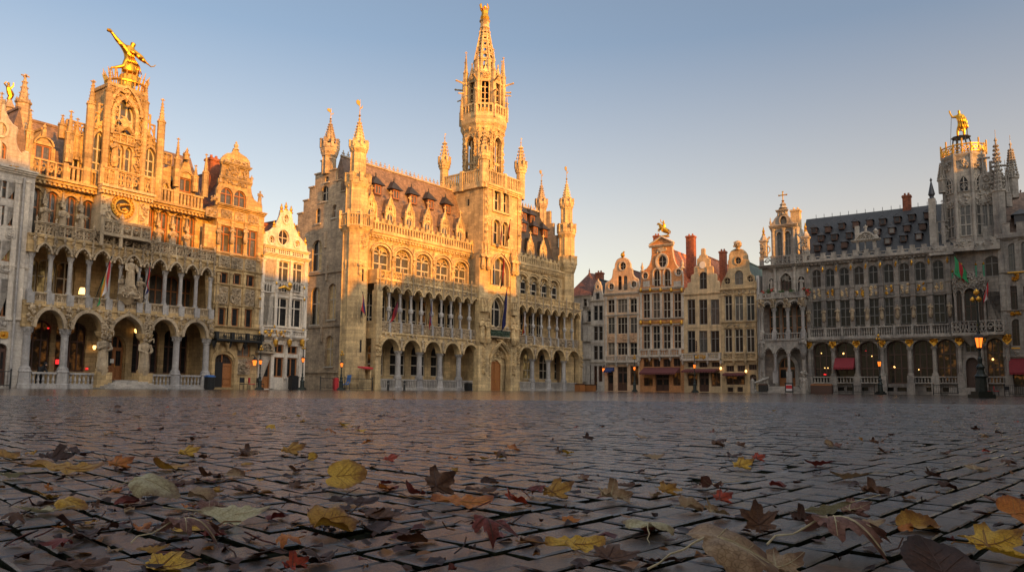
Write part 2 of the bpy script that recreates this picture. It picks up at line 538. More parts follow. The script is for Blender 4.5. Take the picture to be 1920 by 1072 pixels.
  for j in range(4):
   a = math.pi / 2 * j
   s.lump(x + r * .95 * math.cos(a),y + r * .95 * math.sin(a),zs + .3 * w,w * .12,w * .12,w * .42)
  zt = z1 - .13 * h * (1 - shaft)
  s.bar((x,y,zt - .05),(x,y,z1),w * .09,4)
  s.lump(x,y,z1 - .02 * h,w * .2,w * .2,w * .25)
  if cross:
   s.bar((x - w * .42,y,(zt + z1) / 2),(x + w * .42,y,(zt + z1) / 2),w * .09,4)
   s.bar((x,y - w * .42,(zt + z1) / 2),(x,y + w * .42,(zt + z1) / 2),w * .09,4)
  return s
 def column(s,x,y,z0,z1,r,n=10,cap=0.45,base=0.35,oct_base=True):
  h = z1 - z0
  s.lathe(x,y,[(r * 1.45,z0),(r * 1.45,z0 + base * .6),(r * 1.2,z0 + base * .75),(r * 1.25,z0 + base * .85),(r,z0 + base),(r * .93,z1 - cap),(r * 1.12,z1 - cap * .95),(r * .95,z1 - cap * .85),(r * 1.3,z1 - cap * .4),(r * 1.55,z1 - cap * .2),(r * 1.55,z1)],n)
  for j in range(8):
   a = math.pi / 4 * j
   s.lump(x + r * 1.25 * math.cos(a),y + r * 1.25 * math.sin(a),z1 - cap * .45,r * .3,r * .3,cap * .3)
  return s
 def statue(s,x,y,z0,h,n=8,plinth=True):
  """robed stone figure: plinth, drapery, shoulders, arms and head"""
  r = random.uniform
  z = z0
  if plinth:
   s.lathe(x,y,[(h * .1,z - .22 * h),(h * .17,z - .06 * h),(h * .19,z)],6)
  lean = r(-.03,.03) * h
  prof = [(h * .15,0),(h * .165,.1),(h * .13,.3),(h * .145,.48),(h * .11,.58),(h * .15,.70),(h * .155,.78),(h * .09,.835),(h * .045,.85),(h * .045,.875)]
  vs_prof = [(a,z + b * h) for a,b in prof]
  s.lathe(x,y,vs_prof,n,r(0,1),1.0,.75)
  s.lathe(x + lean * .3,y - .02 * h,[(h * .03,z + .86 * h),(h * .065,z + .90 * h),(h * .072,z + .94 * h),(h * .05,z + .985 * h),(h * .01,z + h)],7)
  for sg in (-1,1):
   sh_ = (x + sg * h * .15,y,z + .78 * h)
   el = (x + sg * h * .2,y - .06 * h,z + .6 * h)
   ha = (x + sg * h * r(.02,.18),y - .2 * h,z + r(.5,.75) * h)
   s.tube([sh_,el,ha],[h * .055,h * .045,h * .035],5)
  for k in range(5):
   a = r(0,6.28)
   s.bar((x + h * .14 * math.cos(a),y + h * .11 * math.sin(a),z + .05 * h),(x + h * .1 * math.cos(a + .4),y + h * .08 * math.sin(a + .4),z + .55 * h),h * .035,4)
  return s
 def merlons(s,x0,x1,y,z0,z1,step,frac=0.55,d=0.22):
  n = max(1,int(round((x1 - x0) / step)))
  st = (x1 - x0) / n
  for i in range(n):
   a = x0 + i * st + st * (1 - frac) / 2
   s.box(a,a + st * frac,y - d / 2,y + d / 2,z0,z1)
   s.box(a - .03,a + st * frac + .03,y - d / 2 - .03,y + d / 2 + .03,z1,z1 + .06)
  return s
 def build(s,name,mats,parent=None,smooth=False):
  if not isinstance(mats,(list,tuple)):
   mats = [mats]
  me = bpy.data.meshes.new(name)
  me.from_pydata([tuple(v) for v in s.v],[],s.f)
  for m in mats:
   me.materials.append(m)
  if len(mats) > 1:
   me.polygons.foreach_set('material_index',s.m)
  if smooth:
   me.polygons.foreach_set('use_smooth',[True] * len(me.polygons))
  me.update()
  o = bpy.data.objects.new(name,me)
  COL.objects.link(o)
  if parent is not None:
   o.parent = parent
  return o
def tag(o,label=None,cat=None,group=None,kind=None):
 for k,v in (('label',label),('category',cat),('group',group),('kind',kind)):
  if v:
   o[k] = v
 return o
def thing(name,label,cat,loc=(0,0,0),rz=0.0,group=None):
 o = bpy.data.objects.new(name,None)
 o.empty_display_size = 0.3
 o.location = loc
 o.rotation_euler = (0,0,rz)
 COL.objects.link(o)
 return tag(o,label,cat,group)
def copy_tree(o,parent=None):
 c = o.copy()
 COL.objects.link(c)
 if parent is not None:
  c.parent = parent
 for ch in list(o.children):
  copy_tree(ch,c)
 return c
class Building:
 """a building standing on a facade frame; px() reads a place on its front"""
 def __init__(s,fr,name,label,px_left,py_base=735,cat='building',group=None):
  s.fr = fr
  s.u0 = fr.uv(px_left,py_base)[0]
  p = fr.world(s.u0)
  s.root = thing(name,label,cat,(p.x,p.y,0),fr.ang,group)
 def p(s,px,py,y=0.0):
  u,v = s.fr.uv(px,py,y)
  return u - s.u0,v
 def x(s,px,py,y=0.0):
  return s.p(px,py,y)[0]
 def z(s,px,py,y=0.0):
  return s.p(px,py,y)[1]
 def yz(s,px,py,x):
  """where the sight line meets the plane local x = const: (y, z)"""
  d = ray(px,py)
  o = s.fr.world(s.u0 + x)
  t = (o - CAMP).dot(s.fr.d) / d.dot(s.fr.d)
  q = CAMP + d * t
  return -(q - o).dot(s.fr.n),q.z
 def rad(s,px0,px1,py,y=0.0):
  p = s.fr.hit((px0 + px1) / 2,py,y)
  return (px1 - px0) / 2 * (p - CAMP).dot(c_f) / FPX
 def each(s,mbs,name,mats,parent=None):
  for m_ in mbs:
   s.part(m_,name,mats,parent)
 def part(s,mb,name,mats,parent=None,**k):
  return mb.build(name,mats,parent or s.root,**k)
 def window(s,x0,x1,z0,z1,y,kind='flat',rise=0.0,nx=2,trans=(),fw=0.07,fm=None,gm=None,d=0.09,parent=None,name='window',sill=0.0,sm=None):
  mb = MB()
  zs = z1 - (rise if kind != 'flat' else 0)
  mb.box(x0,x0 + fw,y,y + d,z0,zs)
  mb.box(x1 - fw,x1,y,y + d,z0,zs)
  mb.box(x0 + fw,x1 - fw,y,y + d,z0,z0 + fw)
  if kind == 'flat':
   mb.box(x0 + fw,x1 - fw,y,y + d,z1 - fw,z1)
  else:
   mb.mould(x0 + fw,x1 - fw,zs,rise - fw,kind,fw,y,y + d,10)
  xc,hw = (x0 + x1) / 2,(x1 - x0) / 2
  for i in range(1,nx):
   x = x0 + (x1 - x0) * i / nx
   zt = zs + (rise * arch_h(kind,(x - xc) / hw) if kind != 'flat' else 0) - fw * .5
   mb.box(x - fw / 2,x + fw / 2,y - .012,y + d * .9,z0 + fw * .5,zt)
  for f in trans:
   z = z0 + (z1 - z0) * f
   mb.box(x0 + fw * .5,x1 - fw * .5,y - .02,y + d * .8,z - fw / 2,z + fw / 2)
  o = mb.build(name,fm or M['timber'],parent or s.root)
  g = MB()
  g.wall(opening(x0 + .01,x1 - .01,z0 + .01,z1 - .01,kind,rise),[],y + d * .6,y + d * .6 + .02,back=True)
  g.build('pane',gm or M['glassD'],o)
  if sill:
   k = MB()
   k.box(x0 - .06,x1 + .06,y - sill,y,z0 - .1,z0)
   k.build('sill',sm or M['lead_rail'],o)
  return o
 def door(s,x0,x1,z0,z1,y,mat=None,leaves=2,glazed=True,kind='flat',rise=0.0,parent=None):
  mb = MB()
  m = mat or M['timber']
  mb.wall(opening(x0,x1,z0,z1,kind,rise),[],y + .06,y + .12)
  w_ = (x1 - x0) / leaves
  zt = z1 - rise
  for i in range(leaves):
   a,b = x0 + i * w_,x0 + (i + 1) * w_
   for q in ((a,a + .1),(b - .1,b)):
    mb.box(q[0] + .005,q[1] - .005,y,y + .06,z0,zt)
   for z in (z0,z0 + (zt - z0) * .38,zt - .14):
    mb.box(a + .1,b - .1,y,y + .06,z,z + .14)
   mb.box(a + .18,b - .18,y + .02,y + .06,z0 + .2,z0 + (zt - z0) * .34)
  o = mb.build('door',m,parent or s.root)
  if glazed:
   g = MB()
   for i in range(leaves):
    a,b = x0 + i * w_,x0 + (i + 1) * w_
    g.box(a + .14,b - .14,y + .035,y + .055,z0 + (zt - z0) * .38 + .18,zt - .18)
   g.build('pane',M['glassD'],o)
  h = MB()
  h.lathe(x0 + w_ + .06 if leaves > 1 else x1 - .08,y - .03,[(.02,z0 + .95),(.035,z0 + 1.0),(.02,z0 + 1.12)],6)
  h.build('handle',M['goldpaint'],o)
  return o
def zoomer(ox,oy,s_):
 return lambda zx,zy: (ox + zx / s_,oy + zy / s_)
# ------------------------------------------------------------ builders shared by the facades
def arcade_panel(mb,x0,x1,zc,zt,bays,y0,y1):
 """one wall over a run of arches: bays = (a, b, rise, kind), all springing from zc"""
 pts = [(x0,zc)]
 for a,b,rise,kind in bays:
  xc,hw = (a + b) / 2,(b - a) / 2
  for i in range(13):
   t = -math.cos(math.pi * i / 12)
   pts.append((xc + hw * t,zc + rise * arch_h(kind,t)))
 pts += [(x1,zc),(x1,zt),(x0,zt)]
 out = []
 for p in pts:
  if not out or (abs(p[0] - out[-1][0]) + abs(p[1] - out[-1][1])) > 1e-4:
   out.append(p)
 mb.wall(out,[],y0,y1,back=True)
def cusps(mb,a,b,zc,rise,kind,y,r=0.08,n=5):
 xc,hw = (a + b) / 2,(b - a) / 2
 for i in range(n):
  t = -0.8 + 1.6 * i / (n - 1)
  mb.lump(xc + hw * t * .92,y,zc + rise * arch_h(kind,t) * .93 - r * .4,r,.1,r * 1.3)
def facade_wall(B,outer,holes,y0=0.0,th=0.35,mat=None,name='wall',body=None,extra=None):
 mb = MB()
 mb.wall(outer,holes,y0,y0 + th)
 if body:
  x0,x1,ya,yb,z0,z1 = body
  mb.box(x0,x1,ya,yb,z0,z1)
 if extra:
  extra(mb)
 return B.part(mb,name,mat)
def gable_roof(mb,x0,x1,ze,zr,y0,y1,th=0.12):
 xc = (x0 + x1) / 2
 mb.add([(x0,y0,ze),(x1,y0,ze),(xc,y0,zr),(x0,y1,ze),(x1,y1,ze),(xc,y1,zr)],
     [(0,1,2),(3,5,4),(0,2,5,3),(1,4,5,2),(0,3,4,1)])
 mb.box(xc - .1,xc + .1,y0,y1,zr - .08,zr + .08)
def long_roof(mb,x0,x1,ze,zr,y0,ym,y1):
 """ridge parallel to the facade"""
 mb.add([(x0,y0,ze),(x1,y0,ze),(x1,ym,zr),(x0,ym,zr),(x0,y1,ze),(x1,y1,ze)],
     [(0,1,2,3),(3,2,5,4),(0,3,4),(1,5,2),(0,4,5,1)])
def chimney(B,x,y,z0,z1,w_=0.9,d=0.7,mat=None,parent=None):
 mb = MB()
 mb.box(x - w_ / 2,x + w_ / 2,y - d / 2,y + d / 2,z0,z1 - .25)
 mb.box(x - w_ / 2 - .08,x + w_ / 2 + .08,y - d / 2 - .08,y + d / 2 + .08,z1 - .25,z1 - .08)
 mb.box(x - w_ / 2 - .02,x + w_ / 2 + .02,y - d / 2 - .02,y + d / 2 + .02,z1 - .08,z1)
 for i in (-1,1):
  mb.lathe(x + i * w_ * .22,y,[(.13,z1),(.11,z1 + .3)],7)
 return B.part(mb,'chimney',mat or M['redbrick'],parent)
def winhole(a,b,z0,z1,kind='flat',rise=0.0):
 return opening(a,b,z0,z1,kind,rise)
def cornice(mb,x0,x1,y,z0,z1,out=0.35,dent=0.0):
 h = z1 - z0
 mb.box(x0,x1,y - out * .35,y + .1,z0,z0 + h * .35)
 mb.box(x0 - .02,x1 + .02,y - out * .7,y + .1,z0 + h * .35,z0 + h * .7)
 mb.box(x0 - .05,x1 + .05,y - out,y + .1,z0 + h * .7,z1)
 if dent:
  n = int((x1 - x0) / dent)
  for i in range(n):
   x = x0 + (i + .5) * (x1 - x0) / n
   mb.box(x - dent * .25,x + dent * .25,y - out * .62,y - out * .33,z0 + h * .02,z0 + h * .345)
def flagpole(name,label,cat,base,tip,bands,length,width,group=None,sway=0.12,polemat=None,drop=0.93,lean=(0,0)):
 """a pole leaning out from a wall with a cloth hanging from its upper part; bands = cloth colours along the hoist"""
 base,tip = Vector(base),Vector(tip)
 t = thing(name,label,cat,base,0,group)
 p = MB()
 v = tip - base
 p.bar((0,0,0),v,.035,6)
 p.lump(v.x,v.y,v.z,.07,.07,.09)
 p.build('pole',polemat or M['iron'],t)
 n,k = 10,len(bands)
 fl = MB()
 out = Vector((v.x,v.y,0)).normalized()
 side = Vector((-out.y,out.x,0))
 nb = 3 * k
 grid = []
 for i in range(nb + 1):                # along the hoist, from the tip down
  a = v * (drop - (length_frac(width,v)) * i / nb)
  rowp = []
  for j in range(n + 1):
   f = j / n
   swell = math.sin(f * 5.0 + i * .9) * sway * f
   q = a + Vector((lean[0] * f,lean[1] * f,-length * f)) + side * (swell + (i / nb - .5) * .05) - out * (.35 * f * (i / nb) * v.to_2d().length)
   rowp.append(tuple(q))
  grid.append(rowp)
 for i in range(nb):
  fl.mat(i // 3)
  for j in range(n):
   fl.add([grid[i][j],grid[i + 1][j],grid[i + 1][j + 1],grid[i][j + 1]],[(0,1,2,3)])
 o = fl.build('cloth',bands,t,smooth=True)
 s_ = o.modifiers.new('thickness','SOLIDIFY')
 s_.thickness = .02
 return t
def length_frac(width,v):
 return min(.85,width / v.length)
def weathervane(mb,x,y,z0,z1):
 mb.bar((x,y,z0),(x,y,z1),.045,5,.02)
 h = z1 - z0
 mb.lathe(x,y,[(.03,z0 + .1 * h),(.14,z0 + .18 * h),(.03,z0 + .26 * h)],6)
 mb.prism([(x - .42,z0 + .72 * h),(x - .05,z0 + .66 * h),(x - .05,z0 + .9 * h),(x - .3,z0 + .95 * h),(x - .5,z0 + .86 * h)],y - .03,y + .03)
 mb.prism([(x + .05,z0 + .52 * h),(x + .3,z0 + .6 * h),(x + .36,z0 + .75 * h),(x + .2,z0 + .64 * h),(x + .05,z0 + .6 * h)],y - .03,y + .03)
# ------------------------------------------------------------ the arcaded gothic hall with the gilt archer (left)
def guild_left():
 B = Building(FA,'guild_hall','ornate gothic hall with two tiers of arcades, a gilt clock and a gold-crowned tower',36,727,'guild hall')
 X,Z,P = B.x,B.z,B.p
 yb = 3.0
 cols = [X(p,727) for p in (43,115,187.5,265,326.5,383)]
 xL,xR = cols[0] - .45,cols[-1] + .4
 zc = Z(121,617)
 zpar0,zpar1 = Z(110,574),Z(120,555)
 # ground arcade ---------------------------------------------------------------
 for i,x in enumerate(cols):
  if i in (2,3):
   mb = MB()
   mb.box(x - .5,x + .5,-.55,.5,0,1.15)
   mb.box(x - .56,x + .56,-.6,.5,0,.3)
   mb.lathe(x,0,[(.4,1.15),(.44,1.3),(.3,1.45),(.3,zc - .5),(.5,zc - .3),(.62,zc - .05),(.62,zc)],8)
   o = B.part(mb,'pier',M['cream'])
   st = MB()
   st.statue(x - .08,-.3,1.35,2.35,9)
   st.carve(x - .4,x + .4,zc - .6,zc + .9,-.5,22,.13,.15)
   st.build('statue',M['carved'],o)
  else:
   mb = MB()
   mb.lathe(x,0,[(.46,0),(.46,.28),(.40,.32),(.38,1.02),(.42,1.1),(.3,1.3)],8,.5)
   mb.column(x,0,1.15,zc,.24,12,.5,.3)
   B.part(mb,'column',M['greycol'])
 bays = []
 mo = MB()
 for i in range(5):
  a,b = cols[i] + .3,cols[i + 1] - .3
  if i == 2:
   a,b = cols[2] + .38,cols[3] - .38
  rise,kind = (1.18,'round') if i != 2 else (1.22,'ogee')
  bays.append((a,b,rise,kind))
  mo.mould(a + .02,b - .02,zc,rise,kind,.22,-.5,-.3,14)
  mo.mould(a - .04,b + .04,zc,rise - .04,kind,.1,-.38,.2,14)
 pan = MB()
 arcade_panel(pan,xL,xR,zc,zpar0,bays,-.32,.35)
 pan.box(xL,xR,-.42,.4,zpar0 - .12,zpar0 + .02)
 pan.box(xL,xR,-.3,yb,zpar0 + .03,zpar0 + .22)
 ap = B.part(pan,'arcade',M['cream'])
 B.part(mo,'arch_moulding',M['carved'],ap)
 cv = MB()
 for i in range(6):
  x = cols[i]
  cv.carve(x - .22,x + .22,zc + .1,zpar0 - .1,-.42,40,.11,.12)
  cv.lump(x,-.5,zpar0 - .2,.16,.16,.26)
 for i in range(5):
  x = (cols[i] + cols[i + 1]) / 2
  cv.lump(x,-.45,zpar0 - .12,.15,.15,.28)
  for k in (-.7,.7):
   cv.lump(x + k,-.42,zpar0 - .15,.1,.12,.2)
  cv.carve(cols[i] + .35,cols[i + 1] - .35,zpar0 - .32,zpar0 - .1,-.36,10,.07,.07)
 B.part(cv,'carved_ornament',M['carved'],ap)
 for i in range(5):                                  # balustrades between the columns
  if i == 2:
   continue
  mb = MB()
  mb.box(cols[i] + .4,cols[i + 1] - .4,-.2,.25,0,.2)
  mb.balustrade(cols[i] + .4,cols[i + 1] - .4,0,.2,1.08,.29,.1,.13,.26)
  B.part(mb,'balustrade',M['greycol'])
 mb = MB()                                            # entrance steps
 for k in range(6):
  mb.box(cols[2] + .1 - .28 * (5 - k) + .7,cols[3] - .1 + .2 * (5 - k),-.4 - .3 * (5 - k),2.0,.105 * k,.105 * (k + 1))
 B.part(mb,'steps',M['lead_rail'])
 # back wall of ground floor with its windows and the door ----------------------
 holes,wins = [],[]
 for i in (0,1,3,4):
  a,b = cols[i] + .25,cols[i + 1] - .25
  c = (a + b) / 2 + .55
  wins.append((c - 1.02,c + 1.02,1.2,zc + .8,'round',.55,i))
 dx0,dx1 = X(197,712,yb),X(229,712,yb)
 hd = [winhole(dx0,dx1,.64,3.95,'round',1.0)]
 for wdw in wins:
  holes.append(winhole(*wdw[:6]))
 depth = 9.0
 zroof = 15.2
 facade_wall(B,[(xL,0),(xR,0),(xR,zpar0),(xL,zpar0)],holes + hd,yb,.4,M['cream'],'ground_wall',(xL,xR,yb + .4,depth,0,zpar0))
 for wdw in wins:
  gm = M['glassW'] if wdw[6] in (0,1) or random.random() < .4 else M['glassD']
  B.window(*wdw[:4],yb + .2,wdw[4],wdw[5],4,(.6,),.1,M['darkwood'],gm)
 B.door(dx0,dx1,.64,3.0,yb + .15,M['timber'],2)
 B.window(dx0,dx1,3.0,3.95,yb + .15,'round',.9,3,(),.08,M['timber'],M['glassD'],name='fanlight')
 mb = MB()
 mb.mould(dx0 - .05,dx1 + .05,2.95,1.0,'round',.28,yb - .2,yb + .1,14,2.3)
 B.part(mb,'door_surround',M['cream'])
 mb = MB()
 mb.box(dx0 + .35,dx0 + .62,yb + .11,yb + .15,1.9,2.2)
 B.part(mb,'door_notice',M['paper'])
 for px_,py_ in ((177,651),(255,620)):            # glowing wall lamps by the door
  x,z = P(px_,py_,yb - .3)
  mb = MB()
  mb.mat(0).bar((x,yb,z + .25),(x,yb - .3,z + .22),.03)
  mb.mat(0).lathe(x,yb - .3,[(.12,z + .14),(.05,z + .24)],6)
  mb.mat(1).lathe(x,yb - .3,[(.06,z - .16),(.12,z),(.1,z + .14)],8)
  B.part(mb,'wall_lamp',[M['iron'],M['bulb']])
 for px_,py_,s_ in ((109.5,678,.32),(90.5,615,.08),(274.5,677,.13),(163,691,.12)):
  x,z = P(px_,py_,yb - .1)
  mb = MB()
  mb.box(x - s_ * .5,x + s_ * .5,yb - .16,yb - .02,z - s_ * .5,z + s_ * .5)
  B.part(mb,'red_sign',M['redlight'])
 # loggia ----------------------------------------------------------------------
 lc = [X(p,q) for p,q in ((54,547),(91,551),(128,555),(163,559),(200.5,562),(223,564),(257.5,566),(273.5,567.5),(306.5,570),(336.5,573),(365.5,576),(392,579))]
 zl0,zlc = zpar1,Z(96,478)
 zl2,zl3 = Z(66,443),Z(68,417)
 for i,x in enumerate(lc):
  mb = MB()
  mb.box(x - .22,x + .22,-.38,.28,zpar0 + .03,zl0 + .06)
  mb.column(x,0,zl0 + .03,zlc,.145 if i not in (5,6) else .12,10,.38,.25)
  o = B.part(mb,'column',M['greycol'])
  if i in (5,6):
   st = MB()
   st.statue(x,-.3,zl0 + .35,1.5,8)
   st.build('statue',M['carved'],o)
 bays,mo,cv = [],MB(),MB()
 for i in range(11):
  a,b = lc[i] + .17,lc[i + 1] - .17
  rise = .62 * min(1,(b - a) / 1.05) + .12
  bays.append((a,b,rise,'ogee'))
  mo.mould(a + .02,b - .02,zlc,rise,'ogee',.13,-.46,-.28,12)
  cusps(mo,a,b,zlc,rise,'ogee',-.3)
  cv.lump((a + b) / 2,-.44,zl2 - .08,.11,.13,.25)
  cv.lump((a + b) / 2,-.44,zlc + rise + .22,.09,.12,.16)
 for x in lc:
  cv.carve(x - .1,x + .1,zlc + .15,zl3 + .1,-.42,60,.08,.1)
  cv.bar((x,-.42,zlc + .1),(x,-.42,zl3 + .15),.06,5)
  cv.lump(x,-.42,zl3 + .25,.09,.09,.2)
 pan = MB()
 arcade_panel(pan,xL,lc[-1] + .25,zlc,zl2,bays,-.3,.25)
 pan.box(xL,lc[-1] + .3,-.4,yb,zl2 - .02,zl2 + .14)
 la = B.part(pan,'arcade',M['cream'])
 B.part(mo,'arch_moulding',M['carved'],la)
 B.part(cv,'carved_ornament',M['carved'],la)
 for i in range(11):
  mb = MB()
  mb.tracery(lc[i] + .2,lc[i + 1] - .2,-.12,zpar0 + .2,zl0,.05)
  mb.box(lc[i] + .2,lc[i + 1] - .2,-.3,.1,zl0,zl0 + .09)
  B.part(mb,'parapet_panel',M['carved'])
  mb = MB()
  mb.tracery(lc[i] + .08,lc[i + 1] - .08,-.2,zl2 + .14,zl3,.05)
  mb.box(lc[i],lc[i + 1],-.36,-.06,zl3,zl3 + .08)
  B.part(mb,'parapet_panel',M['carved'])
 # loggia back wall
 holes,wins = [],[]
 for i in (0,1,2,7,8,9,10):
  c = (lc[i] + lc[i + 1]) / 2 + .5
  wins.append((c - .6,c + .6,zl0 - .1,zlc + .15,'round',.42,i))
  holes.append(winhole(*wins[-1][:6]))
 facade_wall(B,[(xL,zpar0),(xR,zpar0),(xR,zl2),(xL,zl2)],holes,yb,.4,M['cream'],'loggia_wall',(xL,xR,yb + .4,depth,zpar0,zl2))
 for wdw in wins:
  B.window(*wdw[:4],yb + .2,'round',.42,2,(.58,),.09,M['timber'] if wdw[6] > 6 else M['stoneframe'],M['glassY'] if wdw[6] in (0,1) else (M['glassW'] if wdw[6] == 2 else M['glassA']))
 x,z = P(154,546,1.2)
 mb = MB()
 mb.mat(1).lathe(x,1.2,[(.22,z - .2),(.2,z),(.14,z + .25)],12)
 mb.mat(0).bar((x,1.2,z - .9),(x,1.2,z - .28),.03)
 B.part(mb,'lampshade',[M['iron'],M['bulb']])
 # statue group on its corbel over the door --------------------------------------
 x,z = P(243,546,-.7)
 mb = MB()
 mb.lathe(x,-.5,[(.15,z - .95),(.6,z - .45),(.75,z - .25),(.55,z + .1),(.42,z + .35)],8)
 mb.carve(x - .6,x + .6,z - .5,z + .3,-.95,30,.16,.16)
 mb.statue(x,-.7,z + .3,2.05,10,False)
 B.part(mb,'statue',M['carved'])
 # second floor wall ------------------------------------------------------------
 y2 = .9
 zw0,zw1 = zl2 + .1,Z(60,350,y2)
 zco0,zco1 = Z(70,339),Z(70,324)
 specs = [(50,73),(84,106),(121,142),(153,174)]
 wins = [(X(a,400,y2),X(b,400,y2)) for a,b in specs]
 wins += [(X(a,440,y2),X(b,440,y2)) for a,b in ((276,288),(295,313),(325,341),(350,365))]
 wins = [(a,b,zl2 + .2,zw1 - .05 * k) for k,(a,b) in enumerate(wins[:4])] + [(a,b,zl2 + .2,Z(310,396,y2)) for a,b in wins[4:]]
 holes = [winhole(a,b,c,d,'round',(b - a) * .42) for a,b,c,d in wins]
 facade_wall(B,[(xL,zl2),(xR,zl2),(xR,zco0 + .1),(xL,zco0 + .1)],holes,y2,.35,M['cream'],'upper_wall',(xL,xR,y2 + .35,depth,zl2,zco1))
 for k,(a,b,c,d) in enumerate(wins):
  B.window(a,b,c,d,y2 + .18,'round',(b - a) * .42,2,(.6,),.09,M['timber'],M['glassA'])
 mo = MB()
 for a,b,c,d in wins:
  mo = MB()
  mo.mould(a - .02,b + .02,d - (b - a) * .42,(b - a) * .42,'ogee',.16,y2 - .14,y2 + .05,12)
  B.part(mo,'arch_moulding',M['cream'])
 for k in range(3):
  for grp in (wins[:4],wins[4:]):
   if k + 1 < len(grp):
    xs = (grp[k][1] + grp[k + 1][0]) / 2
    st = MB()
    st.statue(xs,y2 - .45,zl3 - .1,1.55,8)
    st.lathe(xs,y2 - .3,[(.12,zl3 - 1.0),(.22,zl3 - .3),(.22,zl3 - .15)],6)
    st.pinnacle(xs,y2 - .25,zl3 + 1.45,zl3 + 2.5,.28,.25)
    B.part(st,'statue',M['carved'])
 mb = MB()
 cornice(mb,xL - .1,xR,y2 - .3,zco0,zco1,.55,.3)
 mb.carve(xL,xR,zco0 - .28,zco0,y2 - .1,14,.08,.1)
 B.part(mb,'cornice',M['cream'])
 yc = y2 - .35
 zb1 = Z(60,294,yc)
 zb0 = zco1
 posts = [X(p,q,yc) for p,q in ((56,300),(122,315),(186,330))]
 postsR = [X(p,q,yc) for p,q in ((284,350),(328,358),(383,372))]
 for seg,kk in ((posts,'trac'),(postsR,'bal')):
  for i in range(len(seg) - 1):
   mb = MB()
   if kk == 'trac' and i == 0:
    mb.tracery(seg[i] + .1,seg[i + 1] - .1,yc,zb0,zb1,.05,.55)
   else:
    mb.balustrade(seg[i] + .1,seg[i + 1] - .1,yc,zb0,zb1,.3,.075,.14,.22,'arched')
   mb.box(seg[i] - .16,seg[i] + .16,yc - .18,yc + .18,zb0,zb1 + .08)
   B.part(mb,'parapet_panel',M['cream'])
 # clock bay --------------------------------------------------------------------
 cx0,cx1 = X(188,390,-.25),X(279,400,-.25)
 mb = MB()
 mb.box(cx0,cx1,-.2,y2 + .1,zl3 - .2,zco0 + .25)
 mb.box(cx0,cx0 + .75,-.3,-.2,zl3,zco0)
 mb.box(cx1 - .75,cx1,-.3,-.2,zl3,zco0)
 cornice(mb,cx0 - .15,cx1 + .15,-.25,zco0 + .05,zco1 + .12,.55,.25)
 cb = B.part(mb,'clock_bay',M['creamfine'])
 cx,cz = P(231,388,-.4)
 rr = .72
 mb = MB()
 mb.mat(0).ring(cx,cz,rr * 1.22,rr * 1.22,.18,-.34,-.2,28)
 mb.mat(1)
 mb.wall(circle(cx,cz,rr * .8,None,24),[],-.26,-.2)
 mb.mat(2).ring(cx,cz,rr * .74,rr * .74,rr * .42,-.42,-.2,28)
 for k in range(22):
  a = 2 * math.pi * k / 22
  mb.lump(cx + rr * math.cos(a),-.42,cz + rr * math.sin(a),.1,.08,.13)
 mb.tube([(cx + .5,-.36,cz + .22),(cx + .1,-.38,cz + .2),(cx - .28,-.38,cz + .08),(cx - .4,-.38,cz - .12),(cx - .22,-.38,cz - .38),(cx + .1,-.38,cz - .42),(cx + .32,-.38,cz - .28),(cx + .2,-.36,cz - .1),(cx - .05,-.36,cz - .18)],[.06,.11,.13,.13,.13,.13,.12,.09,.05],6)
 B.part(mb,'clock',[M['carved'],M['slate'],M['goldpaint']],cb)
 for a_ in ((cx0 + .1,cx0 + .65,zl3 + .3,zco0 - .15,-.32,18),(cx1 - .65,cx1 - .1,zl3 + .3,zco0 - .15,-.32,18),(cx0 + .8,cx1 - .8,zl3,zl3 + .45,-.25,20)):
  cv = MB()
  cv.carve(*a_,.12,.1)
  B.part(cv,'carved_ornament',M['carved'],cb)
 mb = MB()
 z0_,z1_ = zl3 - .05,zl3 + .95
 for a,b in ((X(192,425,-.75),X(228,430,-.75)),(X(228,430,-.75),X(282,440,-.75))):
  mb.tracery(a + .05,b - .05,-.75,z0_,z1_ - .1,.05)
  mb.box(a,b,-.88,-.62,z1_ - .1,z1_)
  mb.lathe(a,-.75,[(.13,z0_ - .9),(.13,z1_ + .1),(.2,z1_ + .2),(.03,z1_ + .55)],6)
 mb.box(X(192,425,-.75),X(282,440,-.75),-.9,0,z0_ - .15,z0_)
 B.part(mb,'balcony',M['carved'])
 # tower --------------------------------------------------------------------------
 ty = .45
 tx0,tx1 = X(199,300,ty),X(263.5,310,ty)
 zt1 = Z(235,163,ty)
 tc = (tx0 + tx1) / 2
 zA0,zA1 = Z(232,321,ty),Z(232,274,ty)
 zB0,zB1 = Z(235,252,ty),Z(235,186,ty)
 wl = [(X(220,300,ty),X(231,300,ty)),(X(234.5,300,ty),X(247,300,ty))]
 ua,ub = X(213,230,ty),X(252,230,ty)
 holes = [winhole(a,b,zA0,zA1,'round',.3) for a,b in wl] + [winhole(ua,ub,zB0,zB1,'pointed',1.25)]
 mb = MB()
 mb.wall([(tx0,zco1),(tx1,zco1),(tx1,zt1),(tx0,zt1)],holes,ty,ty + .5)
 mb.box(tx0,tx1,ty + .5,ty + 2.4,zco1,zt1)
 mb.box(tx0 - .1,tx1 + .1,ty - .1,ty + 2.5,zt1 - .25,zt1)
 tw = B.part(mb,'tower',M['cream'])
 for a,b in wl:
  B.window(a,b,zA0,zA1,ty + .25,'round',.3,1,(.55,),.1,M['stoneframe'],M['glassA'],parent=tw)
 B.window(ua,ub,zB0,zB1,ty + .25,'pointed',1.25,3,(.42,),.12,M['stoneframe'],M['glassA'],parent=tw)
 mo = MB()
 mo.mould(ua,ub,zB1 - 1.25,1.25,'pointed',.25,ty - .2,ty + .1,14,1.6)
 mo.mould(ua - .3,ub + .3,zB1 - 1.1,1.9,'ogee',.2,ty - .25,ty + .1,14)
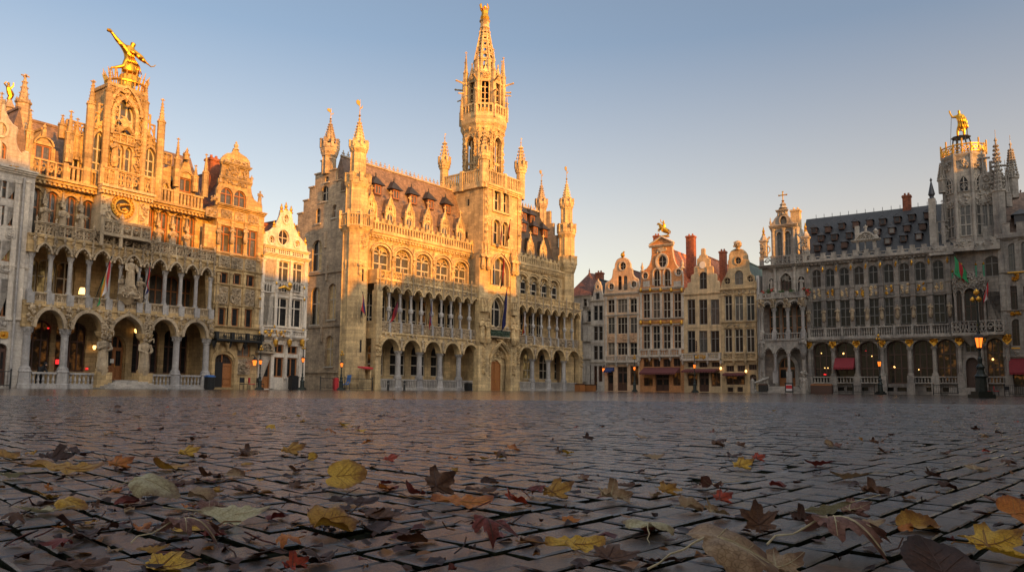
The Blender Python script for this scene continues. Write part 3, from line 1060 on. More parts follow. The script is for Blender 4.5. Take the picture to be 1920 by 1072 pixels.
 mo.tracery(ua,ub,ty - .05,zA1 + .1,zB0 - .05,.05,.5)
 mo.carve(tx0 + .3,tx1 - .3,zB1 - .5,zt1 - .3,ty - .08,24,.14,.14)
 mo.carve(tx0 + .1,tx0 + .6,zA0,zB1,ty - .08,20,.13,.14)
 mo.carve(tx1 - .6,tx1 - .1,zA0,zB1,ty - .08,20,.13,.14)
 B.part(mo,'tracery',M['cream'],tw)
 st = MB()
 st.statue(X(211,290,ty),ty - .35,zA0 + .4,1.6,8)
 B.part(st,'statue',M['cream'],tw)
 bd = MB()                                             # the carved dragon in the big window
 bx,bz = P(235,243,ty)
 bd.tube([(bx - .55,ty - .1,bz - .4),(bx - .3,ty - .15,bz),(bx,ty - .2,bz + .25),(bx + .3,ty - .2,bz),(bx + .5,ty - .15,bz - .3),(bx + .8,ty - .1,bz - .1)],[.1,.22,.3,.22,.12,.05],6)
 bd.tube([(bx - .1,ty - .2,bz + .2),(bx - .1,ty - .2,bz + .75),(bx - .45,ty - .2,bz + .85)],[.12,.1,.03],5)
 bd.prism([(bx - .6,bz + .5),(bx - .1,bz),(bx + .3,bz + .1),(bx + .1,bz + .6),(bx - .1,bz + .9)],ty - .25,ty - .15)
 B.part(bd,'carved_dragon',M['cream'],tw)
 for x in (tx0 - .1,tx1 + .1):
  for yy in (ty,ty + 2.3):
   pn = MB()
   pn.pinnacle(x,yy,zco1,zt1 + .15 + (.9 if yy < 1 else .5),.36,.8,8)
   B.part(pn,'corner_pinnacle',M['cream'],tw)
 mb = MB()                                             # balcony in front of tower
 xa,xb = X(190,325,-.35),X(285,345,-.35)
 zz0,zz1 = zco1 + .1,zb1 + .25
 for k in range(3):
  a,b = xa + (xb - xa) * (0,.27,.78)[k],xa + (xb - xa) * (.27,.78,1)[k]
  mb.tracery(a + .12,b - .12,-.35,zz0,zz1 - .08,.05,.5)
  mb.box(a - .14,a + .14,-.5,-.2,zz0,zz1 + .1)
 mb.box(xb - .14,xb + .14,-.5,-.2,zz0,zz1 + .1)
 mb.box(xa,xb,-.5,-.2,zz1 - .08,zz1 + .02)
 B.part(mb,'balcony',M['cream'])
 # flanking bays with big windows
 for side,(p0,p1,pp,ptop) in enumerate((((166,300),(198,300),(164.5,300),(168,148)),((263,310),(293,320),(299,300),(300.5,183)))):
  a,b = X(*p0,ty + .3),X(*p1,ty + .3)
  if side == 0:
   z0_,z1_,zt_ = Z(180,318,ty),Z(180,240,ty),Z(180,229,ty)
  else:
   z0_,z1_,zt_ = Z(280,330,ty),Z(280,272,ty),Z(280,250,ty)
  mb = MB()
  out = [(a,zco1),(b,zco1),(b,zt_ + (.6 if side == 0 else -.6)),(a,zt_ + (-.2 if side == 0 else .9))]
  wa,wb = a + (b - a) * .15,b - (b - a) * .12
  mb.wall(out,[winhole(wa,wb,z0_,z1_ - .1,'pointed',.8)],ty + .3,ty + .6,True)
  mb.mould(wa,wb,z1_ - .9,.8,'ogee',.2,ty + .12,ty + .4,12)
  mb.carve(a,b,z1_ + .05,zt_,ty + .28,20,.1,.12)
  for kk in range(3):                              # stepped open frame over the bay
   f = kk / 3 if side == 0 else 1 - kk / 3
   xx = a + (b - a) * (.2 + .3 * kk if side == 0 else .8 - .3 * kk)
   mb.bar((xx,ty + .45,zt_ - .3),(xx,ty + .45,zt_ + .9 + .7 * kk),.09,4)
   xn = xx + (b - a) * (.3 if side == 0 else -.3)
   mb.bar((xx,ty + .45,zt_ + .85 + .7 * kk),(xn,ty + .45,zt_ + .85 + .7 * kk),.08,4)
   mb.tube([(xx,ty + .45,zt_ + .1 + .7 * kk),(xx + (xn - xx) * .5,ty + .45,zt_ + .5 + .7 * kk),(xn,ty + .45,zt_ + .7 + .7 * kk)],.06,4)
  o = B.part(mb,'tower_wing',M['cream'])
  B.window(wa,wb,z0_,z1_ - .1,ty + .42,'pointed',.8,2,(.2,.55),.1,M['stoneframe'],M['glassA'],parent=o)
  mb = MB()
  x = X(*pp,ty)
  mb.pinnacle(x,ty,zco1,Z(*ptop,ty),.4,.76,8)
  B.part(mb,'pinnacle',M['cream'])
 for px_,py_,pb in ((127.5,205,305),(141,220,300),(51.5,203,300),(197,172,260),(330,257,350),(349,283,300),(383.5,287,370),(365,309,360),(115,215,260),(291,260,330)):
  yy = yc if px_ in (127.5,51.5,330,383.5) else ty + .5
  mb = MB()
  x = X(px_,pb,yy)
  mb.pinnacle(x,yy,Z(px_,pb,yy),Z(px_,py_,yy),.34 if px_ != 127.5 else .4,.55,6)
  B.part(mb,'pinnacle',M['cream'])
 # low bays with arched openings beside the wings
 for (pa,pb_,pt,pz) in ((121,156,250,311),(303,322,308,352)):
  a,b = X(pa,300,ty + .5),X(pb_,300,ty + .5)
  zt_ = Z((pa + pb_) / 2,pt,ty + .5)
  wa,wb = a + (b - a) * .18,b - (b - a) * .18
  zo = Z((pa + pb_) / 2,pt + 36,ty + .5)
  mb = MB()
  mb.wall([(a,zco1),(b,zco1),(b,zt_),(a,zt_ - .5)],[winhole(wa,wb,zco1 + .2,zo,'pointed',.7)],ty + .5,ty + .8,True)
  mb.mould(wa,wb,zo - .7,.7,'ogee',.16,ty + .32,ty + .6)
  mb.tracery(a,b,ty + .6,zt_,zt_ + .9,.05,.5)
  o = B.part(mb,'tower_wing',M['cream'])
  B.window(wa,wb,zco1 + .2,zo,ty + .6,'pointed',.7,2,(.45,),.09,M['stoneframe'],M['glassD'],parent=o)
 # roofs, dormers
 mb = MB()
 zr = Z(90,235,4.2)
 long_roof(mb,xL,tx0,zco1 - .1,zr,1.4,4.2,7.2)
 mb.box(xL,tx0,4.1,4.3,zr - .05,zr + .12)
 long_roof(mb,tx1,xR,zco1 - .1,Z(335,290,4.2),1.4,4.2,7.2)
 roof = B.part(mb,'roof',M['browntile'])
 for (pL,pR,pap,pbase) in (((60,262),(104,280),(86,243),296),((330,325),(367,340),(349.5,285),358)):
  yd = 1.25
  a,b = X(*pL,yd),X(*pR,yd)
  zap = Z(*pap,yd)
  ze = Z(pL[0] + 3,pL[1] + 8,yd)
  xc = (a + b) / 2
  hw = (b - a) / 2
  pts = [(a,zco1),(b,zco1),(b,ze)]
  for k in range(1,8):
   f = k / 8
   pts.append((b - hw * f * .88,ze + (zap - .5 - ze) * f ** 1.35))
  pts += [(xc + .12,zap - .4),(xc + .1,zap),(xc - .1,zap),(xc - .12,zap - .4)]
  for k in range(7,0,-1):
   f = k / 8
   pts.append((a + hw * f * .88,ze + (zap - .5 - ze) * f ** 1.35))
  pts.append((a,ze))
  wa,wb = xc - .5,xc + .5
  mb = MB()
  mb.wall(pts,[winhole(wa,wb,zco1 + .2,ze + .1)],yd,yd + .3,True)
  mb.mould(wa - .05,wb + .05,ze + .1,.5,'round',.1,yd - .1,yd + .1)
  mb.lump(xc,yd,zap + .15,.12,.1,.25)
  gable_roof(mb,a + .2,b - .2,ze - .1,ze + 1.3,yd + .3,3.4)
  o = B.part(mb,'dormer',M['cream'],roof)
  B.window(wa,wb,zco1 + .2,ze + .1,yd + .12,nx=2,trans=(.55,),fw=.09,fm=M['timber'],gm=M['glassA'],parent=o)
 # crown of gilt spikes
 mb = MB()
 ccy = ty + 1.2
 ccx = X(236.5,152,ccy)
 rx = ry = B.rad(203,270,155,ccy) * .93
 zk = zt1 + .55
 nseg = 28
 rim = [(ccx + rx * 1.08 * math.cos(2 * math.pi * k / nseg),ccy + ry * 1.08 * math.sin(2 * math.pi * k / nseg),zk) for k in range(nseg + 1)]
 mb.tube(rim,.1,5)
 mb.wall([(p[0],p[1]) for p in rim[:-1]],[],0,.1) if False else None
 for k in range(nseg):
  c,s_ = math.cos(2 * math.pi * k / nseg),math.sin(2 * math.pi * k / nseg)
  bx,by = ccx + rx * c,ccy + ry * s_
  mb.bar((bx,by,zt1),(rim[k][0],rim[k][1],zk),.05,4)
  q = .62 + (.28 if k % 2 else 0)
  mb.bar((rim[k][0],rim[k][1],zk),(ccx + rx * 1.28 * c,ccy + ry * 1.28 * s_,zk + q),.075,4,.02)
  if k % 2:
   mb.lump(ccx + rx * 1.17 * c,ccy + ry * 1.17 * s_,zk + .4,.09,.09,.13)
 mb.lathe(ccx,ccy,[(.9,zt1),(.55,zt1 + .4),(.5,zk + .25)],8)
 B.part(mb,'crown',M['goldpaint'])
 # left end pinnacle cluster
 for px_,py_,pb,ww in ((41.5,137,262,.62),(30,182,262,.35),(2,172,235,.35)):
  yy = 3.0
  mb = MB()
  mb.pinnacle(X(px_ - 3,pb,yy),yy,12.0,Z(px_,py_,yy),ww,.78,8)
  B.part(mb,'pinnacle',M['hallside'])
 return B
GL = guild_left()
# ------------------------------------------------------------ gabled houses
def house(fr,name,label,edge,eave,outline,rows,mats,roofmat,ridge,depth=9.0,bands=(),pilasters=(),ground=None,rounds=(),group=None,base=735):
 """edge = (left px, right px) on the ground, eave = a pixel on the main cornice, outline = gable outline in pixels
 from the right foot over the top to the left foot, rows = windows as pixel quads"""
 B = Building(fr,name,label,edge[0],base,'townhouse',group or 'gabled houses around the square')
 X,Z,P = B.x,B.z,B.p
 xr = X(edge[1],base)
 ze = Z(*eave)
 mw,mt = mats
 pad = .11 if fr is FA else .04
 outer = [(0,0),(xr,0),(xr,ze)] + [(min(xr,max(0,P(*q)[0])),max(ze + .01,P(*q)[1])) for q in outline] + [(0,ze)]
 holes,wins = [],[]
 for r in rows:
  (ax,ay),(bx,by) = r['q']
  x0,z1 = P(ax,ay)
  x1,z0 = P(bx,by)
  x0,x1 = x0 - pad,x1 + pad
  if 'n' in r:
   k = r['n']
   gap = r.get('gap',.35)
   wd = ((x1 - x0) - gap * (k - 1)) / k
   spans = [(x0 + i * (wd + gap),x0 + i * (wd + gap) + wd) for i in range(k)]
  else:
   spans = [(x0,x1)]
  for a,b in spans:
   kind = r.get('kind','flat')
   rise = r.get('rise',(b - a) * .5) if kind != 'flat' else 0
   holes.append(winhole(a,b,z0,z1,kind,rise))
   wins.append((a,b,z0,z1,kind,rise,r))
 rnd = []
 for (cx,cy,rx,rz) in rounds:
  c = P(cx,cy)
  rnd.append((c[0],c[1],rx,rz))
  holes.append(circle(c[0],c[1],rx,rz,18))
 gr = ground(B,xr,ze) if ground else None
 gh = gr['holes'] if gr else []
 mb = MB()
 mb.wall(outer,holes + gh,0,.35)
 mb.box(0,xr,.35,depth,0,ze)
 gp = [(p[0],p[1]) for p in outer[2:]]
 mb.wall(gp,[],.34,.44,back=True)
 wall_ = B.part(mb,'wall',mw)
 for a,b,z0,z1,kind,rise,r in wins:
  B.window(a,b,z0,z1,r.get('y',.16),kind,rise,r.get('nx',2),r.get('t',(.62,)),r.get('fw',.08) * (.8 if fr is FB else 1),r.get('fm',M['greyframe']),r.get('gm') or M[random.choice(('glassB','glassB','glassB','glassD','glassD','glassA','curtain'))],sill=.12 if r.get('sill',True) else 0,sm=mt)
 for cx,cz,rx,rz in rnd:
  f = MB()
  f.ring(cx,cz,rx - .06,rz - .06,.1,.12,.22,18)
  f.box(cx - .03,cx + .03,.13,.2,cz - rz,cz + rz)
  f.box(cx - rx,cx + rx,.13,.2,cz - .03,cz + .03)
  f.ring(cx,cz,rx,rz,.14,-.08,.05,20)
  o = B.part(f,'round_window',mt)
  g = MB()
  g.wall(circle(cx,cz,rx - .03,rz - .03,18),[],.19,.21,back=True)
  g.build('pane',M['glassB'],o)
 tr = MB()
 # coping along the gable outline
 op = outer[2:]
 for i in range(len(op) - 1):
  p,q = op[i],op[i + 1]
  tr.bar((p[0],.1,p[1]),(q[0],.1,q[1]),.11,4)
 for b in bands:
  z = Z(*b[:2])
  out = b[2] if len(b) > 2 else .2
  h = b[3] if len(b) > 3 else .22
  cornice(tr,0,xr,0,z - h / 2,z + h / 2,out)
 for pl in pilasters:
  x,z0 = P(*pl[0])
  z1 = Z(*pl[1])
  wd = pl[2] if len(pl) > 2 else .3
  tr.box(x - wd / 2,x + wd / 2,-.09,0.02,min(z0,z1),max(z0,z1))
  tr.box(x - wd / 2 - .05,x + wd / 2 + .05,-.13,.02,max(z0,z1) - .18,max(z0,z1))
  tr.box(x - wd / 2 - .05,x + wd / 2 + .05,-.13,.02,min(z0,z1),min(z0,z1) + .15)
 B.part(tr,'trim',mt)
 if roofmat:
  rb = MB()
  gable_roof(rb,.05,xr - .05,ze,Z(*ridge) if not isinstance(ridge,(int,float)) else ridge,.45,depth)
  B.roof = B.part(rb,'roof',roofmat)
 B.xr,B.ze = xr,ze
 return B
def shopfront(spec):
 """ground floor openings from pixel quads: ('door'|'shop'|'win'|'arch', quad)"""
 def f(B,xr,ze):
  holes = []
  for kind,((ax,ay),(bx,by)),opt in spec:
   x0,z1 = B.p(ax,ay)
   x1,z0 = B.p(bx,by)
   z0 = max(z0,.02)
   rise = (x1 - x0) * .45 if kind == 'arch' else 0
   k = 'round' if kind == 'arch' else 'flat'
   holes.append(winhole(x0,x1,z0,z1,k,rise))
   if kind in ('door','arch'):
    zd = z1 - rise - (.0 if kind == 'arch' else (z1 - z0) * .22)
    B.door(x0,x1,z0,zd,.2,opt.get('m',M['darkwood']),opt.get('leaves',2),opt.get('glazed',True))
    B.window(x0,x1,zd,z1,.2,k,rise * .98,2,(),.07,opt.get('m',M['darkwood']),opt.get('gm',M['glassB']),name='fanlight')
   else:
    B.window(x0,x1,z0,z1,.2,'flat',0,opt.get('nx',3),opt.get('t',(.7,)),.08,opt.get('fm',M['darkwood']),opt.get('gm',M['glassW']),name='shop_window' if kind == 'shop' else 'window')
  return {'holes': holes}
 return f
def awning(B,pa,pb,z_top_px,drop,out,mat):
 x0,x1 = B.x(*pa),B.x(*pb)
 z = B.z(*z_top_px)
 mb = MB()
 n = max(4,int((x1 - x0) / .35))
 for i in range(n):
  a,b = x0 + (x1 - x0) * i / n,x0 + (x1 - x0) * (i + 1) / n
  mb.add([(a,-.05,z),(b,-.05,z),(b,-out,z - drop),(a,-out,z - drop)],[(0,1,2,3)])
  m_ = (a + b) / 2
  mb.add([(a,-out,z - drop),(b,-out,z - drop),(b,-out,z - drop - .16),(m_,-out,z - drop - .24),(a,-out,z - drop - .16)],[(0,1,2,3,4)])
 for x in (x0,x1):
  mb.add([(x,-.05,z),(x,-out,z - drop),(x,-.05,z - drop)],[(0,1,2)])
  mb.bar((x,-.02,z - drop),(x,-out,z - drop),.025,4)
 mb.bar((x0,-out,z - drop),(x1,-out,z - drop),.03,5)
 o = B.part(mb,'awning',mat)
 s_ = o.modifiers.new('thickness','SOLIDIFY')
 s_.thickness = .02
 return o
def balcony(B,pa,pb,ztop_px,zbot_px,out=.7,kind='turned',mat=None,step=.28,piers=2):
 x0,x1 = B.x(*pa),B.x(*pb)
 z1,z0 = B.z(*ztop_px),B.z(*zbot_px)
 mb = MB()
 mb.box(x0,x1,-out,0.0,z0,z0 + .18)
 n = piers
 for i in range(n + 1):
  x = x0 + (x1 - x0) * i / n
  mb.box(x - .13,x + .13,-out - .02,-out + .24,z0 + .18,z1 + .06)
  mb.lathe(x,-out * .5,[(.06,z0 - .55),(.16,z0 - .3),(.22,z0)],6)
 for i in range(n):
  a,b = x0 + (x1 - x0) * i / n + .13,x0 + (x1 - x0) * (i + 1) / n - .13
  if kind == 'turned':
   mb.balustrade(a,b,-out + .1,z0 + .18,z1,step,.07,.1,.2)
  elif kind == 'iron':
   k = int((b - a) / .16)
   mb.bar((a,-out + .1,z1),(b,-out + .1,z1),.035,5)
   mb.bar((a,-out + .1,z0 + .3),(b,-out + .1,z0 + .3),.03,5)
   for q in range(k):
    x = a + (q + .5) * (b - a) / k
    mb.bar((x,-out + .1,z0 + .18),(x,-out + .1,z1),.018,4)
   mb.carve(a + (b - a) * .35,b - (b - a) * .35,z0 + .25,z1 - .1,-out + .14,40,.1,.06)
  else:
   mb.tracery(a,b,-out + .1,z0 + .18,z1,.045,.5)
 for x in (x0,x1):
  s_ = -1 if x == x1 else 1
  mb.box(x - .06 + .06 * s_,x + .06 + .06 * s_,-out + .2,0,z1 - .1,z1)
  for q in range(3):
   mb.baluster(x + .06 * s_,-out + .3 + q * .2 * out,z0 + .18,z1 - .1,.05)
 return B.part(mb,'balcony',mat or M['trimgrey'])
def panels(B,spec,mat,y=-.02,dens=26,size=.15,depth=.14,name='relief_panel',frame=None):
 for (ax,ay),(bx,by) in spec:
  x0,z1 = B.p(ax,ay)
  x1,z0 = B.p(bx,by)
  mb = MB()
  mb.box(x0,x1,-.03,.02,z0,z1)
  mb.carve(x0 + .06,x1 - .06,z0 + .06,z1 - .06,y,dens,size,depth)
  for q in ((x0 - .05,x0,z0,z1),(x1,x1 + .05,z0,z1),(x0,x1,z0 - .05,z0),(x0,x1,z1,z1 + .05)):
   mb.box(q[0],q[1],-.09,.02,q[2],q[3])
  B.part(mb,name,mat)
def finial(mb,x,y,z0,h,r=.16):
 mb.lathe(x,y,[(r * 1.3,z0),(r * 1.3,z0 + .12 * h),(r * .6,z0 + .2 * h),(r,z0 + .42 * h),(r * .9,z0 + .58 * h),(r * .35,z0 + .7 * h),(r * .5,z0 + .8 * h),(r * .05,z0 + h)],7)
def drainpipe(B,top,bot,y=-.12):
 x0,z1 = B.p(*top)
 mb = MB()
 mb.bar((x0,y,0.1),(x0,y,z1),.07,7)
 for k in range(5):
  z = z1 * (k + .5) / 5
  mb.lathe(x0,y,[(.09,z),(.09,z + .12)],7)
 return B.part(mb,'drainpipe',M['greycol'])
# --- L1: grey house cut by the left edge
def house_l1():
 q = zoomer(0,60,3.063)
 T = M['timber']
 rows = [
  dict(q=((-16,334),(-1,371)),fm=T,gm=M['glassA']),dict(q=((1,337),(11,372)),fm=T,gm=M['glassA'],nx=1),dict(q=((17,341),(33,376)),fm=T,gm=M['glassA'],nx=2),
  dict(q=((-16,383),(-2,424)),fm=T,gm=M['glassA']),dict(q=((-1,384),(8,424)),fm=T,gm=M['glassA'],nx=1),dict(q=((13,387),(29,425)),fm=T,gm=M['glassA']),
  dict(q=((-20,446),(-2,488)),fm=T,gm=M['glassY']),dict(q=((6,450),(23,491)),fm=T,gm=M['glassY']),
  dict(q=((-22,518),(-6,592)),fm=T),dict(q=((-1,521),(17,594)),fm=T),
  dict(q=((-6,264),(7.5,298)),kind='round',fm=T,gm=M['glassA']),
 ]
 out = [(54,328),(54.5,287),(47,285),(45,292),(38,287),(33,279),(29.5,268),(29,258),(31,248),(33,241),(23,234),(15,222),(8,207),(5.5,195),(4.5,188),(1,184),(-4,183),(-12,185),(-16,196),(-22,230),(-30,240),(-30,300)]
 def gr(B,xr,ze):
  return shopfront([('arch',((-12,643),(9.5,722)),dict(m=M['darkwood'])),])(B,xr,ze)
 B = house(FA,'townhouse','grey townhouse cut off by the left edge, with a curved scroll gable and leaded windows',(-34,37),(40,325),out,rows,(M['greyhouse'],M['trimgrey']),M['browntile'],(10,190),bands=[((20,322)[0],319,.3,.35),(20,500,.12,.15),(20,598,.12,.15)],pilasters=[((14,600),(14,335),.3),((33,600),(36,335),.3)],ground=gr,rounds=[(1.5,242,.32,.42)])
 panels(B,[((13,428),(27,447)),((2,497),(20,511)),((0,600),(11,615))],M['greyhouse'],dens=14)
 panels(B,[((1,622),(12.5,633))],M['goldpaint'],dens=50,size=.08)
 drainpipe(B,(45,333),(22,720))
 cr = MB()
 cr.carve(B.x(15,314),B.x(33,318),B.z(20,317),B.z(20,312),-.2,60,.1,.1)
 B.part(cr,'gilt_crest',M['goldpaint'])
 gf = thing('gilt_statue','small gold figure on a roof pinnacle at the far left, above the curved gable','statue',B.fr.world(B.u0 + B.x(18,186,2.4),2.4,B.z(18,188,2.4)),B.fr.ang)
 mb = MB()
 mb.tube([(-.05,0,0),(.06,0,.25),(-.05,0,.55),(-.12,0,.8),(-.12,0,1.0)],[.14,.15,.17,.14,.07],7)
 mb.lathe(-.13,0,[(.03,.98),(.09,1.05),(.09,1.14),(.02,1.2)],7)
 mb.tube([(-.2,-.05,.8),(-.42,-.1,.98),(-.3,-.1,1.15)],[.06,.05,.04],5)
 mb.tube([(0,-.05,.8),(.12,-.1,1.0),(.12,-.1,1.22)],[.06,.05,.04],5)
 mb.tube([(.1,.05,.7),(.25,.1,.5),(.2,.1,.3)],.05,5)
 mb.build('figure',M['gold'],gf)
 mb = MB()
 mb.lathe(B.x(18,190,2.4),2.4,[(.35,12.5),(.3,B.z(18,205,2.4)),(.4,B.z(18,203,2.4)),(.2,B.z(18,193,2.4)),(.16,B.z(18,188,2.4))],8)
 B.part(mb,'pinnacle',M['hallside'])
 return B
house_l1()
# --- L3: carved house with the domed gable
def house_l3():
 T = M['timber']
 rows = []
 for quad in (((387,419),(404,466)),((412.5,420.5),(429,473)),((437,425.5),(454.5,477.5)),((462,430),(479,483))):
  rows.append(dict(q=quad,fm=T,gm=M['glassA'],t=(.68,)))
 for quad in (((408.5,508.5),(425.3,532)),((433,511),(450,534.5)),((459.5,514.5),(475,538))):
  rows.append(dict(q=quad,fm=T,gm=M['glassD'],t=()))
 for quad in (((403.5,575),(420.5,610)),((428,576),(445,612)),((454.5,578),(470.5,614.5))):
  rows.append(dict(q=quad,fm=T,gm=M['glassD'],t=()))
 for quad in (((416.5,349.5),(434,390)),((441.5,355.5),(459,395))):
  rows.append(dict(q=quad,fm=T,gm=M['glassA'],kind='round',t=(.68,)))
 rows.append(dict(q=((448,646),(467,669)),fm=T,t=()))
 out = [(491.5,403),(491,384),(485,382),(477,376),(472,366),(470,350),(473,345),(471,338),(467,334),(466.5,319),(469,316),(468,304),(462,296),(452,290),(447,285),(445.5,279),(442,279),(440,285),(436,289),(428,289),(420,294),(417,303),(420,309),(417,330),(413,334),(413,342),(414,346),(410,352),(406,360),(398,364),(390,365),(386,368)]
 B = house(FA,'townhouse','townhouse with carved panels, a domed gable and an iron balcony over an open doorway',(391,482),(440,391),out,rows,(M['cream'],M['cream']),M['darkred'],(430,300),depth=10,bands=[(440,391,.35,.3),(440,415,.12,.14),(440,479,.14,.16),(440,506,.14,.14),(440,537,.14,.14),(440,573,.12,.14),(440,614,.16,.14)],
     pilasters=[((408,480),(408,415),.3),((433,480),(433,415),.3),((458,480),(458,415),.3),((484,490),(484,420),.3),((404,612),(404,510),.25),((429,612),(429,510),.25),((454,614),(454,510),.25),((477,616),(477,515),.25)],
     ground=shopfront([('arch',((400,662),(435.5,726)),dict(m=M['timber'],glazed=False))]),base=731)
 panels(B,[((387,389),(406,408)),((416,393),(433,412)),((441,398),(458,417)),((466,402),(483,424)),((411,479),(429,504)),((435,483),(453,507)),((460,486),(477,511)),((406,537),(424,571)),((431,540),(449,573)),((457,543),(474,575)),((446,674),(466,701))],M['carved'])
 mb = MB()
 a,b = B.p(420,300),B.p(465,316)
 mb.carve(a[0],b[0],b[1] + .1,a[1] + .25,-.02,20,.14,.14)
 mb.carve(B.x(422,330),B.x(462,330),B.z(440,335),B.z(440,312),-.02,22,.14,.16)
 mb.carve(B.x(416,350),B.x(462,350),B.z(440,348),B.z(440,339),-.02,26,.1,.12)
 mb.carve(B.x(395,375),B.x(408,375),B.z(400,378),B.z(400,366),-.02,16,.13,.12)
 cornice(mb,B.x(418,308),B.x(468,318),-.05,B.z(443,314),B.z(443,309),.3)
 cornice(mb,B.x(413,336),B.x(470,340),-.05,B.z(443,340),B.z(443,336),.12)
 finial(mb,B.x(444,280),.1,B.z(444,281),.75,.2)
 mb.statue(B.x(488,384),.1,B.z(488,384),1.2,7,False)
 mb.statue(B.x(471,340),-.05,B.z(471,345),.7,7,False)
 mb.statue(B.x(413,338),-.05,B.z(413,342),.7,7,False)
 B.part(mb,'carved_ornament',M['carved'])
 for pl in (411,436,461):
  mb = MB()
  mb.statue(B.x(pl - 4,452),-.25,B.z(pl - 4,452),1.1,7,True)
  B.part(mb,'statue',M['carved'])
 balcony(B,(396,640),(481,640),(440,626),(440,641),.8,'iron',M['iron'],piers=3)
 mb = MB()
 a,b = B.x(400,726),B.x(435.5,726)
 mb.mould(a - .03,b + .03,B.z(418,676),(b - a) * .45,'round',.3,-.12,.1,14,2.4)
 for p_ in (402,424,446):
  mb.lathe(B.x(p_,645),-.3,[(.1,B.z(p_,657)),(.18,B.z(p_,650)),(.3,B.z(p_,642))],6)
 B.part(mb,'door_surround',M['cream'])
 mb = MB()
 mb.box(a + .12,(a + b) / 2 - .04,.1,.19,.05,B.z(418,676) - .1)
 B.part(mb,'open_doorway',M['void'])
 chimney(B,B.x(399,330,3.0),3.0,B.ze - .2,B.z(399,298,3.0),1.05,.8,parent=B.roof)
 return B
house_l3()
